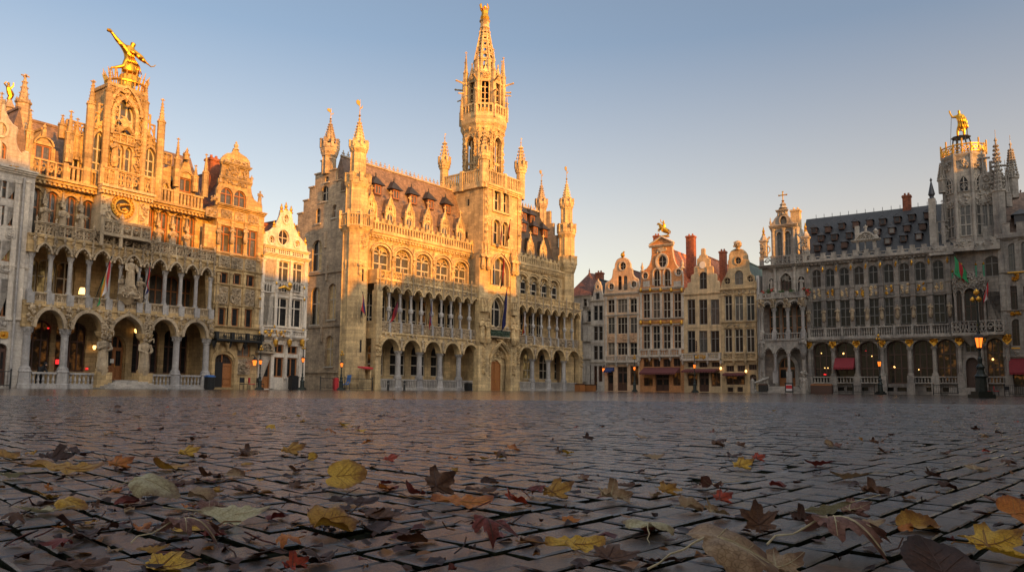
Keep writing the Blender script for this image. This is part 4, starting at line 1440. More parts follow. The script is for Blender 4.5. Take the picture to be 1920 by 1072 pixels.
# --- L4: narrow white house
def house_l4():
 T = M['timber']
 rows = []
 for quad in (((493.5,483),(513.5,525)),((522,487),(541,530)),((548.5,491),(566.5,534))):
  rows.append(dict(q=quad,fm=M['whitehouse'],gm=M['glassA'],t=(.68,),fw=.1))
 for quad in (((489,553),(509,610)),((515,556),(537,613)),((543,559),(563,614.5))):
  rows.append(dict(q=quad,fm=M['whitehouse'],gm=M['glassD'],t=(.66,),fw=.1))
 for quad in (((514,645),(530,662)),((539,648),(556,664)),((513,669),(529,707)),((538,670),(555,707.5))):
  rows.append(dict(q=quad,fm=T,gm=M['glassD'],t=(),fw=.1))
 out = [(575.5,470),(575,459),(571,456),(562,445),(554,430),(549,415),(547,403),(546.5,399),(540,395),(536,395),(529,397),(528,404),(524,414),(517,425),(507,434),(498,437),(491,438)]
 B = house(FA,'townhouse','narrow white townhouse with a curved gable and a big round window',(484,570),(530,466),out,rows,(M['whitehouse'],M['whitehouse']),M['darkred'],(528,408),depth=9,bands=[(530,466,.22,.2),(530,480,.3,.3),(530,634,.35,.25),(530,615,.15,.12),(530,551,.1,.1),(530,528,.1,.1)],
     pilasters=[((489,615),(490,485),.28),((515,615),(517,485),.28),((542,615),(544,488),.28),((569,615),(572,492),.28),((508,728),(509,642),.3),((534,710),(535,642),.25),((560,728),(561,642),.3)],
     ground=shopfront([('door',((482,664),(506.5,728)),dict(m=M['timber']))]),rounds=[(531.5,445.5,.58,.68),(509,449,.27,.32),(557,457.5,.27,.32),(536,410.5,.25,.36)],base=731)
 mb = MB()
 for k in range(3):
  x0,x1 = B.x((495,522,548.5)[k],470),B.x((516,544.5,569)[k],470)
  mb.mat(0).box(x0,x1,-.02,.02,B.z(530,476),B.z(530,468))
  n = 6
  for i in range(n):
   for j in range(2):
    mb.mat(1)
    xx = x0 + (i + .5) * (x1 - x0) / n
    zz = B.z(530,474.2 - 3.8 * j)
    mb.lump(xx,-.03,zz,.07,.03,.09)
 B.part(mb,'pierced_band',[M['whitehouse'],M['void']])
 for a,b in ((489,509),(516,537),(543,563)):
  m2 = MB()
  x0,x1 = B.x(a,540),B.x(b,540)
  z1,z0 = B.z((a + b) / 2,530),B.z((a + b) / 2,548)
  m2.mat(1).box(x0,x1,-.02,.03,z0,z1)
  m2.mat(0)
  for i in range(4):
   xa,xb = x0 + (x1 - x0) * i / 4,x0 + (x1 - x0) * (i + 1) / 4
   m2.mould(xa + .05,xb - .05,z1 - .28,.22,'pointed',.05,-.12,0,6,.55)
   m2.box(xa - .04,xa + .04,-.12,0,z0,z1)
  m2.box(x0,x1,-.14,0,z1 - .06,z1)
  m2.box(x0,x1,-.14,0,z0,z0 + .08)
  B.part(m2,'parapet_panel',[M['whitehouse'],M['void']])
 balcony(B,(487,632),(567,636),(528,618),(528,633),.35,'turned',M['whitehouse'],.22,3)
 for (px_,py_) in ((486,560),(517,531),(544,534),(569,540),(486,628),(513,612),(567,620),(569,562),(485,624),(490,478)):
  x,z = B.p(px_,py_)
  g = MB()
  g.lump(x,-.15,z,.13,.1,.16)
  B.part(g,'gilt_boss',M['goldpaint'])
 g = MB()
 x0,z0 = B.p(530,549)
 g.tube([(x0 - .7,-.3,z0 + .3),(x0 - .2,-.45,z0 + .5),(x0 + .3,-.45,z0 + .3),(x0 + .7,-.3,z0 + .6)],[.05,.14,.16,.05],6)
 g.lump(x0 + .35,-.5,z0 + .65,.25,.2,.35)
 for p_ in (512,538,562):
  m3 = MB()
  m3.lathe(B.x(p_,640),-.35,[(.08,B.z(p_,650)),(.2,B.z(p_,645)),(.22,B.z(p_,639)),(.08,B.z(p_,636))],7)
  B.part(m3,'gilt_bracket',M['goldpaint'])
 g.carve(B.x(488,625),B.x(534,625),B.z(510,631),B.z(510,619),-.42,22,.1,.06)
 B.part(g,'gilt_ornament',M['goldpaint'])
 s = MB()
 a,b = B.x(481,650),B.x(509,650)
 zz = B.z(495,662)
 s.box(a - .1,b + .2,-.4,.05,zz,zz + .16)
 s.mould(a + .2,b - .1,zz + .16,.65,'round',.12,-.35,-.1,12)
 s.carve(a + .2,b,zz + .2,zz + .8,-.25,30,.12,.12)
 B.part(s,'door_canopy',M['carved'])
 for (px_,py_,h) in ((529,397,.75),(537.5,394,.75),(547,400,.7),(515,425,.6),(495,437,.5),(553,428,.5),(561,442,.5),(573.5,459,.7)):
  x,z = B.p(px_,py_)
  f = MB()
  finial(f,x,.1,z,h,.14)
  B.part(f,'finial',M['goldpaint'])
 mb = MB()
 x,z = B.p(497,430,3)
 mb.box(x - .5,x + .6,2.6,3.3,B.ze,z + .5)
 B.part(mb,'chimney',M['redbrick'],B.roof)
 return B
house_l4()
# --- the far row
def far_row():
 q = zoomer(1060,400,3.063)
 q2 = zoomer(1260,420,3.25)
 G = M['greyframe']
 def Q(z,a,b,c,d):
  return (z(a,b),z(c,d))
 # two plain grey houses at the corner behind the town hall
 rows = []
 for y0,y1 in ((490,532),(560,622),(650,730),(760,832)):
  for a,b in ((104,122),(127,145)):
   rows.append(dict(q=Q(q,a,y0,b,y1),fm=G,nx=1,t=(.6,)))
 B = house(FB,'townhouse','plain grey corner house with a dark red hipped roof, beside the town hall',(1076,1108),q(120,472),[],rows,(M['greyhouse'],M['trimgrey']),None,None,bands=[(*q(120,474),.25,.25)],ground=shopfront([('door',Q(q,120,870,140,1015),dict()),('win',Q(q,98,870,116,965),dict(nx=2,gm=M['glassB']))]))
 rb = MB()
 zr = B.z(*q(100,345),3)
 rb.add([(-1.2,-.3,B.ze),(B.xr + .1,-.3,B.ze),(B.xr + .1,8,B.ze),(-1.2,8,B.ze),(.9,3,zr),(1.4,5,zr)],[(0,1,4),(1,2,5,4),(2,3,5),(3,0,4,5)])
 finial(rb,.9,3,zr - .1,.8,.12)
 B.part(rb,'roof',M['darkred'])
 rows = []
 for y0,y1 in ((530,613),(648,728),(760,838)):
  for a,b in ((163,185),(192,213)):
   rows.append(dict(q=Q(q,a,y0,b,y1),fm=G,nx=1,t=(.6,)))
 rows.append(dict(q=Q(q,175,457,195,492),fm=G,nx=2,t=()))
 out = [q(224,500),q(214,492),q(212,462),q(207,440),q(206,415),q(200,405),q(196,392),q(186,388),q(178,392),q(174,405),q(168,415),q(167,440),q(161,462),q(159,492),q(150,500)]
 B = house(FB,'townhouse','narrow grey house with a small pale scroll gable, left of the pink house',(1108,1133.5),q(185,502),out,rows,(M['greyhouse'],M['trimgrey']),M['slate'],q(185,375),bands=[(*q(185,503),.25,.25),(*q(185,640),.08,.1),(*q(185,745),.08,.1),(*q(185,855),.2,.2)],rounds=[(*q(187,422),.22,.25)],ground=shopfront([('door',Q(q,163,875,183,1015),dict()),('win',Q(q,190,875,212,965),dict(nx=2,gm=M['glassB']))]))
 chimney(B,B.x(*q(198,370),4),4,B.ze + 1,B.z(*q(198,340),4),1.0,.8,parent=B.roof)
 for zx,zy,h_ in ((152,500,.7),(222,500,.7),(187,392,.5)):
  mb = MB()
  finial(mb,B.x(*q(zx,zy - 2)),.1,B.z(*q(zx,zy)),h_,.14)
  B.part(mb,'finial',M['trimgrey'])
 # pink house with round gable
 rows = []
 for y0,y1 in ((491,568),(597,690),(742,812)):
  for a,b,nx in ((245,283,2),(300,356,3),(372,412,2)):
   rows.append(dict(q=Q(q,a,y0,b,y1),fm=M['stoneframe'],nx=nx,t=(.6,)))
 for a,b in ((302,322),(333,355)):
  rows.append(dict(q=Q(q,a,358,b,440),kind='round',fm=G,nx=1))
 out = [q(427,462),q(425,420),q(418,378),q(405,372),q(392,362),q(385,345),q(384,322),q(374,310),q(372,288),q(362,268),q(346,258),q(330,254),q(313,258),q(297,268),q(287,288),q(285,312),q(275,325),q(273,350),q(268,372),q(258,385),q(245,392),q(232,400),q(229,440)]
 B = house(FB,'townhouse','pink and buff townhouse with a round topped scroll gable and blue awning',(1133.5,1200),q(330,462),out,rows,(M['pinkstone'],M['trimgrey']),M['darkred'],q(400,300),bands=[(*q(330,462),.3,.3),(*q(330,490),.12,.14),(*q(330,583),.2,.22),(*q(330,334),.2,.15),(*q(330,862),.3,.25)][:3] + [(*q(330,862),.3,.25)],
     pilasters=[(q(x,860),q(x,480),.3) for x in (235,291,364,420)],rounds=[(*q(264,421),.42,.45),(*q(392,407),.42,.45),(*q(330,303),.5,.55)],
     ground=shopfront([('door',Q(q,298,880,356,1018),dict(m=M['darkwood'])),('arch',Q(q,242,905,276,1018),dict(leaves=1)),('shop',Q(q,372,875,420,985),dict(nx=2))]))
 panels(B,[Q(q,243,695,284,738),Q(q,300,694,356,738),Q(q,372,690,414,737)],M['pinkstone'],dens=20)
 balcony(B,q(236,850),q(425,850),q(330,818),q(330,856),.5,'turned',M['trimgrey'],.25,3)
 awning(B,q(236,884),q(282,884),q(260,884),.5,.9,M['blueawn'])
 mb = MB()
 x,z = B.p(*q(328,254))
 mb.lathe(x,.1,[(.12,z),(.3,z + .25),(.32,z + .45),(.2,z + .65),(.05,z + .75)],8)
 mb.lump(x + .2,0,z + .75,.2,.15,.2)
 B.part(mb,'gilt_finial',M['gold'])
 # orange brick house with the gilt rider
 rows = []
 for y0,y1 in ((457,600),(644,778)):
  for a,b in ((447,485),(503,543),(562,603),(623,664)):
   rows.append(dict(q=Q(q,a,y0,b,y1),fm=M['stoneframe'],nx=2,t=(.33,.66),fw=.1))
 for a,b in ((508,543),(568,606)):
  rows.append(dict(q=Q(q,a,326,b,418),kind='round',fm=M['stoneframe'],nx=2,t=(.4,),gm=M['glassW'] if a > 550 else M['glassB']))
 out = [q(688,425),q(686,372),q(672,340),q(668,320),q(650,312),q(635,296),q(624,270),q(618,240),q(614,205),q(612,180),q(622,165),q(590,150),q(553,134),q(520,155),q(485,182),q(497,190),q(498,235),q(494,265),q(484,295),q(468,318),q(450,328),q(436,340),q(434,400)]
 B = house(FB,'townhouse','orange brick townhouse with a tall pedimented scroll gable and a maroon shop awning',(1200,1283),q(556,432),out,rows,(M['orangebrick'],M['trimgrey']),M['redtile'],q(640,172),depth=12,bands=[(*q(556,432),.32,.35),(*q(556,455),.14,.14),(*q(556,605),.25,.22),(*q(556,640),.2,.2),(*q(556,780),.2,.2),(*q(556,826),.3,.2)],
     pilasters=[(q(x,780),q(x,640),.34) for x in (436,494,552,613,675)] + [(q(x,605),q(x,455),.34) for x in (436,494,552,613,675)],
     rounds=[(*q(556,276),.62,.8),(*q(459,358),.38,.42),(*q(649,337),.38,.42)],
     ground=shopfront([('shop',Q(q,450,835,500,880),dict(nx=2,t=())),('shop',Q(q,505,835,545,880),dict(nx=2,t=(),gm=M['glassB'])),('shop',Q(q,562,835,605,880),dict(nx=2,t=(),gm=M['glassB'])),('shop',Q(q,620,832,662,878),dict(nx=2,t=(),gm=M['glassB'])),('shop',Q(q,450,942,502,990),dict(nx=2,t=())),('door',Q(q,518,925,596,1020),dict(m=M['darkwood'])),('shop',Q(q,618,905,662,988),dict(nx=2,t=()))]))
 mb = MB()
 for x0,x1 in ((447,485),(623,664)):
  mb.box(B.x(*q(x0,400)),B.x(*q(x1,400)),-.05,.02,B.z(*q(x0,424)),B.z(*q(x0,390)))
 cornice(mb,B.x(*q(484,185)),B.x(*q(624,185)),-.05,B.z(*q(555,192)),B.z(*q(555,180)),.3)
 a,b = B.p(*q(484,182)),B.p(*q(624,166))
 t_ = B.p(*q(553,134))
 for p_ in (a,b):
  mb.bar((p_[0],-.15,p_[1]),(t_[0],-.15,t_[1]),.14,4)
 mb.ring(B.x(*q(556,276)),B.z(*q(556,276)),.75,.95,.2,-.16,0,22)
 mb.carve(B.x(*q(528,210)),B.x(*q(582,210)),B.z(*q(556,222)),B.z(*q(556,198)),-.03,40,.15,.12)
 for zx,zy in ((672,310),(440,330)):
  finial(mb,B.x(*q(zx,zy)),.1,B.z(*q(zx,zy)) - .1,1.3,.22)
 for zx in (508,568):
  x0,x1 = B.x(*q(zx,400)),B.x(*q(zx + 36,400))
  mb.mould(x0,x1,B.z(*q(zx,345)),.58,'round',.16,-.12,.02,12,1.6)
 B.part(mb,'gable_trim',M['trimgrey'])
 g = MB()
 for zx in (438,492,552,612,672):
  for zy in (440,626):
   x,z = B.p(*q(zx,zy))
   m3 = MB()
   m3.lathe(x,-.28,[(.1,z - .3),(.2,z - .12),(.2,z + .12),(.1,z + .28)],8)
   B.part(m3,'gilt_medallion',M['goldpaint'])
  if zx < 650:
   x0,x1 = B.x(*q(zx + 10,626)),B.x(*q(zx + 50,626))
   for k in range(6):
    g.lump(x0 + (x1 - x0) * (k + .5) / 6,-.16,B.z(*q(zx,624)) - .12 * math.sin(math.pi * (k + .5) / 6),.12,.08,.08)
    g.lump(x0 + (x1 - x0) * (k + .5) / 6,-.3,B.z(*q(zx,443)) - .08 * math.sin(math.pi * (k + .5) / 6),.1,.08,.06)
 B.part(g,'gilt_ornament',M['goldpaint'])
 balcony(B,q(432,815),q(668,815),q(550,782),q(550,824),.6,'turned',M['trimgrey'],.24,4)
 awning(B,q(452,886),q(660,886),q(550,884),.75,1.6,M['brownawn'])
 chimney(B,B.x(*q(722,200),5),5,B.ze + 2,B.z(*q(722,130),5),1.15,.9,parent=B.roof)
 chimney(B,B.x(*q(527,140),6),6,B.ze + 4,B.z(*q(527,128),6),.9,.8,parent=B.roof)
 gx,gz = B.x(*q(560,136)),B.z(*q(558,136))
 w_ = B.fr.world(B.u0 + gx,.3,gz)
 t = thing('gilt_statue','gold statue of a rider on a rearing horse atop the orange brick gable','statue',w_,B.fr.ang)
 s = MB()
 s.box(-.6,.7,-.3,.3,0,.25)
 s.tube([(.55,0,.75),(.15,0,1.0),(-.3,0,1.35),(-.55,0,1.85)],[.34,.38,.34,.2],8)
 s.tube([(-.55,0,1.8),(-.75,0,2.0),(-.95,0,1.85)],[.18,.15,.08],6)
 for a_ in ((.5,-.18,.75,.75,-.2,.3),(.55,.18,.75,.45,.2,.25)):
  s.tube([(a_[0],a_[1],a_[2]),(a_[3] + .1,a_[4],.5),(a_[3],a_[4],.25)],[.16,.1,.07],5)
 for sg in (-1,1):
  s.tube([(-.35,.15 * sg,1.2),(-.7,.18 * sg,1.15),(-.75,.18 * sg,.85)],[.12,.08,.06],5)
 s.tube([(.75,0,.95),(.95,0,.7),(.9,0,.35)],[.08,.1,.04],5)
 s.build('horse',M['gold'],t)
 s = MB()
 s.tube([(.1,0,1.25),(.05,0,1.7),(0,0,2.05)],[.2,.22,.09],8)
 s.lathe(0,0,[(.04,2.03),(.12,2.12),(.12,2.24),(.03,2.34)],7)
 for sg in (-1,1):
  s.tube([(.1,.2 * sg,1.3),(-.15,.35 * sg,1.0),(-.05,.35 * sg,.7)],[.12,.1,.06],5)
 s.tube([(0,-.2,1.95),(-.25,-.3,2.1),(-.3,-.3,2.45)],[.08,.06,.05],5)
 s.tube([(0,.2,1.95),(-.2,.3,1.7),(-.4,.2,1.75)],[.08,.06,.05],5)
 s.build('rider',M['gold'],t)
 # stepped gable house
 rows = []
 for y0,y1 in ((460,611),(650,783)):
  for a,b in ((95,141),(166,215),(236,288)):
   rows.append(dict(q=Q(q2,a,y0,b,y1),fm=G,nx=2,t=(.64,),fw=.1))
 rows.append(dict(q=Q(q2,167,292,211,394),kind='segment',rise=.25,fm=G,nx=2,t=(.6,)))
 out = [q2(303,425)]
 steps = [(285,375),(267,330),(251,290),(232,250),(216,222),(199,186)]
 out = [q2(303,400)]
 st = [(303,400),(287,390),(287,352),(270,348),(270,308),(248,303),(248,262),(229,258),(229,212),(211,206),(211,192),(198,188),(198,152),(180,152),(180,190),(168,194),(168,208),(155,213),(155,258),(136,264),(136,306),(117,316),(117,355),(96,365),(96,385),(80,395)]
 out = [q2(*p_) for p_ in st]
 B = house(FB,'townhouse','buff townhouse with a stepped gable and small blind round window',(1283,1354),q2(190,428),out,rows,(M['plaster'],M['plaster']),M['redtile'],q2(230,175),depth=11,bands=[(*q2(190,426),.2,.22),(*q2(190,630),.05,.08),(*q2(190,785),.15,.15),(*q2(190,836),.3,.2)],
     pilasters=[(q2(x,425),q2(x,260),.12) for x in (160,218)],
     ground=shopfront([('win',Q(q2,96,840,142,872),dict(gm=M['glassB'],t=())),('win',Q(q2,165,840,215,872),dict(gm=M['glassB'],t=())),('win',Q(q2,240,838,290,870),dict(gm=M['glassB'],t=())),('shop',Q(q2,96,912,155,985),dict(nx=2,t=())),('door',Q(q2,165,905,226,1020),dict()),('shop',Q(q2,238,905,296,988),dict(nx=2,t=()))]))
 mb = MB()
 x,z = B.p(*q2(187,250))
 mb.wall(circle(x,z,.42,.48,18),[],-.08,.02)
 B.part(mb,'blind_roundel',M['white'])
 balcony(B,q2(70,828),q2(300,828),q2(185,788),q2(185,832),.6,'turned',M['trimgrey'],.24,3)
 g = MB()
 g.carve(B.x(*q2(150,810)),B.x(*q2(212,810)),B.z(*q2(180,822)),B.z(*q2(180,795)),-.68,30,.1,.06)
 B.part(g,'gilt_ornament',M['goldpaint'])
 awning(B,q2(82,884),q2(290,884),q2(185,882),.28,1.5,M['brownawn'])
 mb = MB()
 x,z = B.p(*q2(152,740))
 for k in range(5):
  mb.lump(x,-.2,z + .5 - .28 * k,.13,.12,.18)
 B.part(mb,'carved_ornament',M['darkwood'])
 chimney(B,B.x(*q2(311,200),3.5),3.5,B.ze + .5,B.z(*q2(311,166),3.5),.85,.7,parent=B.roof)
 # ochre house with round window gable and green roof
 rows = []
 for y0,y1 in ((437,588),(638,780)):
  for a,b in ((321,366),(383,434),(453,503)):
   rows.append(dict(q=Q(q2,a,y0,b,y1),fm=M['stoneframe'],nx=2,t=(.66,),fw=.11))
 rows.append(dict(q=Q(q2,383,284,432,366),kind='round',fm=G,nx=2,t=(.5,)))
 out = [q2(523,390),q2(522,362),q2(510,352),q2(497,338),q2(487,318),q2(470,290),q2(466,268),q2(465,240),q2(468,230),q2(460,215),q2(458,190),q2(445,170),q2(428,158),q2(405,152),q2(380,156),q2(360,168),q2(350,190),q2(350,214),q2(342,230),q2(346,242),q2(346,268),q2(340,290),q2(328,318),q2(316,338),q2(308,350)]
 B = house(FB,'townhouse','ochre townhouse with a domed gable, stone ball finial and mossy green roof',(1354,1421.5),q2(415,396),out,rows,(M['ochre'],M['ochre']),M['greentile'],q2(470,195),depth=11,bands=[(*q2(415,396),.25,.25),(*q2(415,428),.12,.12),(*q2(415,597),.2,.2),(*q2(415,630),.12,.12),(*q2(415,790),.15,.15),(*q2(415,832),.3,.2)],
     pilasters=[(q2(x,785),q2(x,632),.25) for x in (312,375,443,513)] + [(q2(x,595),q2(x,430),.25) for x in (312,375,443,513)],
     rounds=[(*q2(337,347),.42,.45),(*q2(478,333),.42,.45),(*q2(403,223),.4,.45)],
     ground=shopfront([('win',Q(q2,330,862,378,898),dict(gm=M['glassB'],t=())),('win',Q(q2,398,860,445,897),dict(gm=M['glassB'],t=())),('win',Q(q2,468,855,517,888),dict(gm=M['glassB'],t=())),('shop',Q(q2,330,925,445,978),dict(nx=3,t=())),('arch',Q(q2,474,914,517,1022),dict(leaves=1)),('win',Q(q2,338,993,373,1022),dict(nx=1,t=(),gm=M['glassB'])),('win',Q(q2,397,991,432,1022),dict(nx=1,t=(),gm=M['glassB']))]))
 mb = MB()
 mb.carve(B.x(*q2(312,412)),B.x(*q2(518,412)),B.z(*q2(415,425)),B.z(*q2(415,402)),-.05,14,.12,.1)
 mb.carve(B.x(*q2(312,615)),B.x(*q2(518,615)),B.z(*q2(415,626)),B.z(*q2(415,602)),-.05,10,.12,.08)
 x,z = B.p(*q2(400,152))
 mb.lathe(x,.1,[(.35,z - .1),(.25,z + .15),(.5,z + .4),(.52,z + .7),(.35,z + 1.0),(.1,z + 1.1)],10)
 mb.carve(x - .4,x + .4,z + .2,z + .9,-.35,20,.12,.12)
 B.part(mb,'carved_ornament',M['carved'])
 balcony(B,q2(312,828),q2(520,828),q2(415,786),q2(415,832),.35,'tracery',M['ochre'],.24,3)
 awning(B,q2(320,910),q2(452,910),q2(385,906),.18,.9,M['brownawn'])
 mb = MB()
 mb.box(B.xr,B.xr + .35,.3,9,0,B.z(*q2(545,310)))
 B.part(mb,'end_wall',M['white'])
 drainpipe(B,q2(521,330),q2(535,1010))
 for zx,zy in ((456,897),(303,880)):
  x,z = B.p(*q2(zx,zy))
  mb = MB()
  mb.mat(0).bar((x,0,z + .3),(x,-.35,z + .25),.03)
  mb.mat(1).lathe(x,-.35,[(.06,z - .16),(.14,z - .02),(.1,z + .18)],8)
  B.part(mb,'wall_lamp',[M['iron'],M['bulb']])
 return B
far_row()
# ------------------------------------------------------------ the town hall
def oct_profile(mb,x,y,prof,rot=0.5):
 mb.lathe(x,y,[(r / math.cos(math.pi / 8),z) for r,z in prof],8,rot)
def oct_battlement(mb,x,y,r,z0,z1,k=8):
 """corbelled parapet ring with merlons on an octagonal turret"""
 oct_profile(mb,x,y,[(r * .82,z0 - .5 * (z1 - z0)),(r * .9,z0 - .25 * (z1 - z0)),(r,z0),(r,z0 + .55 * (z1 - z0)),(r * .8,z0 + .55 * (z1 - z0)),(r * .8,z0 + .3 * (z1 - z0))])
 for i in range(8):
  a = 2 * math.pi * i / 8
  a2 = a + math.pi / 8
  for aa,wd in ((a2,.22),):
   cx,cy = x + r * .98 * math.cos(aa),y + r * .98 * math.sin(aa)
   mb.lathe(cx,cy,[(r * wd,z0 + .2 * (z1 - z0)),(r * wd,z1),(r * wd * 1.2,z1),(r * wd * 1.2,z1 + .05)],4,.5 + aa * 4 / (2 * math.pi))
 for i in range(16):
  a = 2 * math.pi * i / 16
  mb.lump(x + r * .92 * math.cos(a),y + r * .92 * math.sin(a),z0 - .15 * (z1 - z0),.12,.12,.16)
def turret(B,x,y,r,stages,spire,vane,mat,parent=None):
 """stages = [(z0, z1, radius, battlement z0, z1, radius), ...]"""
 mb = MB()
 for z0,z1,rr,b0,b1,br in stages:
  oct_profile(mb,x,y,[(rr,z0),(rr,z1)])
  for i in range(8):
   a = math.pi / 8 + 2 * math.pi * i / 8
   q = rr / math.cos(math.pi / 8)
   mb.bar((x + q * math.cos(a),y + q * math.sin(a),z0),(x + q * math.cos(a),y + q * math.sin(a),z1),.07,4)
  if b0:
   oct_battlement(mb,x,y,br,b0,b1)
 z0,z1,rr = spire
 mb.lathe(x,y,[(rr,z0),(rr,z0 + .1),(.06,z1)],8,.5)
 mb.crockets(x,y,z0 + .2,z1 - .2,rr,.08,7,8,.13,.5)
 mb.lathe(x,y,[(.05,z1 - .1),(.16,z1),(.05,z1 + .15)],6)
 o = B.part(mb,'turret',mat,parent)
 v = MB()
 weathervane(v,x,y,z1,vane)
 v.build('weathervane',M['goldpaint'],o)
 return o
def slit(mb,x,y0,z0,z1,w_=.09):
 mb.box(x - w_,x + w_,y0 - .02,y0 + .05,z0,z1)
def town_hall():
 B = Building(FH,'town_hall','great gothic town hall with a tall openwork spire, steep dormered roof and corner turrets',640,733,'town hall')
 X,Z,P = B.x,B.z,B.p
 ym = 1.5                                             # main wall behind the arcade
 yp = 4.4                                             # ridge and gable peak
 yend = 7.6
 # heights
 zc = Z(785,660)                                     # arcade springing
 zpar0,zpar1 = Z(800,632),Z(800,612)
 zl_c = Z(731,549)                                   # loggia capitals
 zp2b,zp2t = Z(760,531),Z(760,515)
 ztc0,ztc1 = Z(785,462,ym),Z(785,451,ym)        # cornice under roof parapet
 zrp = Z(785,434,ym)
 tx = X(659,733,ym)                                 # corner turret
 tr = B.rad(635,681,650,ym) * .97
 # tower front edges
 twl,twr = X(906,350,-.2),X(975,352,-.2)
 xa0,xa1 = X(703,733),X(894,733)                  # left arcade
 xb0,xb1 = X(966,733),X(1085,733)                 # right arcade
 for (x0,x1,n,side) in ((xa0,xa1,5,0),(xb0,xb1,4,1)):
  cols = [x0 + (x1 - x0) * i / n for i in range(n + 1)]
  # ground columns
  for i,x in enumerate(cols):
   mb = MB()
   if i in (0,n):
    mb.box(x - .42,x + .42,-.42,.45,0,.4)
    mb.box(x - .36,x + .36,-.36,.36,.4,zpar1 + (zl_c - zpar1) * (1.0 if (i == 0 and side == 0) else .0) + .1)
    mb.carve(x - .3,x + .3,zc - .6,zc + 1.3,-.4,26,.14,.14)
    B.part(mb,'pier',M['hall'])
   else:
    mb.lathe(x,.1,[(.5,0),(.5,.3),(.42,.4),(.38,1.05),(.44,1.12),(.44,1.2)],8,.5)
    mb.column(x,.1,1.2,zc,.29,12,.35,.3)
    B.part(mb,'column',M['greycol'])
  bays,mo,cv = [],MB(),MB()
  for i in range(n):
   a,b = cols[i] + .34,cols[i + 1] - .34
   bays.append((a,b,(b - a) * .5,'round'))
   mo.mould(a + .02,b - .02,zc,(b - a) * .5 - .02,'round',.24,-.42,-.2,14)
   mo.mould(a - .05,b + .05,zc,(b - a) * .5,'round',.12,-.3,.3,14)
   cv.lump((a + b) / 2,-.4,zpar0 - .1,.16,.16,.3)
   cv.lump(cols[i] + .9,-.34,zpar0 - .2,.12,.12,.24)
   cv.lump(cols[i + 1] - .9,-.34,zpar0 - .2,.12,.12,.24)
   if i:
    cv.statue(cols[i],-.4,zc + .35,1.05,7)
  pan = MB()
  arcade_panel(pan,x0 - .3,x1 + .3,zc,zpar0,bays,-.22,.4)
  pan.box(x0 - .35,x1 + .35,-.34,ym,zpar0,zpar0 + .16)
  ar = B.part(pan,'arcade',M['hall'])
  B.part(mo,'arch_moulding',M['hall'],ar)
  B.part(cv,'carved_ornament',M['carved'],ar)
  for i in range(n):
   mb = MB()
   a,b = cols[i] + .42,cols[i + 1] - .42
   mb.box(a,b,-.1,.3,0,.18)
   mb.balustrade(a,b,.1,.18,1.12,.24,.06,.12,.24,'arched')
   B.part(mb,'balustrade',M['lead_rail'])
  # parapet under the loggia, carved
  lc = []
  nb = 2 * n
  lc = [x0 + (x1 - x0) * i / nb for i in range(nb + 1)]
  for i in range(nb):
   mb = MB()
   a,b = lc[i] + .13,lc[i + 1] - .13
   mb.box(a,b,-.12,.08,zpar0 + .16,zpar1)
   mb.carve(a + .06,b - .06,zpar0 + .25,zpar1 - .1,-.14,36,.12,.13)
   mb.box(a - .02,b + .02,-.26,.16,zpar1,zpar1 + .1)
   B.part(mb,'parapet_panel',M['carved'])
  for i,x in enumerate(lc):
   mb = MB()
   mb.box(x - .14,x + .14,-.3,.2,zpar0 + .16,zpar1 + .12)
   if 0 < i < nb:
    mb.column(x,-.02,zpar1 + .12,zl_c,.13,8,.3,.2)
    mb.lathe(x,-.02,[(.13,zpar1 + 1.05),(.26,zpar1 + 1.2),(.27,zpar1 + 1.45),(.13,zpar1 + 1.65)],8)
   else:
    mb.box(x - .2,x + .2,-.2,.3,zpar1 + .12,zl_c)
   B.part(mb,'column',M['greycol'] if 0 < i < nb else M['hall'])
  bays,mo,cv = [],MB(),MB()
  for i in range(nb):
   a,b = lc[i] + .17,lc[i + 1] - .17
   rise = (b - a) * .54
   bays.append((a,b,rise,'ogee'))
   mo.mould(a + .02,b - .02,zl_c,rise,'ogee',.13,-.4,-.15,12)
   cusps(mo,a,b,zl_c,rise,'ogee',-.15,.09)
   xm = (a + b) / 2
   cv.bar((xm,-.34,zl_c + rise),(xm,-.34,zp2b + .1),.05,4)
   cv.lump(xm,-.36,zl_c + rise + .35,.12,.12,.16)
   cv.bar((lc[i],-.36,zl_c),(lc[i],-.36,zp2t + .2),.07,4)
   cv.lump(lc[i],-.36,zp2t + .3,.1,.1,.24)
   cv.carve(a,b,zl_c + rise + .1,zp2b,-.24,10,.09,.09)
  pan = MB()
  arcade_panel(pan,x0 - .3,x1 + .3,zl_c,zp2b,bays,-.2,.2)
  pan.box(x0 - .35,x1 + .35,-.32,ym,zp2b - .05,zp2b + .1)
  ar = B.part(pan,'arcade',M['hall'])
  B.part(mo,'arch_moulding',M['hall'],ar)
  B.part(cv,'carved_ornament',M['carved'],ar)
  for i in range(nb):
   mb = MB()
   mb.tracery(lc[i] + .07,lc[i + 1] - .07,-.12,zp2b + .1,zp2t,.05)
   mb.carve(lc[i] + .1,lc[i + 1] - .1,zp2b + .15,zp2t,-.12,12,.1,.1)
   mb.box(lc[i],lc[i + 1],-.26,0,zp2t,zp2t + .09)
   B.part(mb,'parapet_panel',M['hall'])
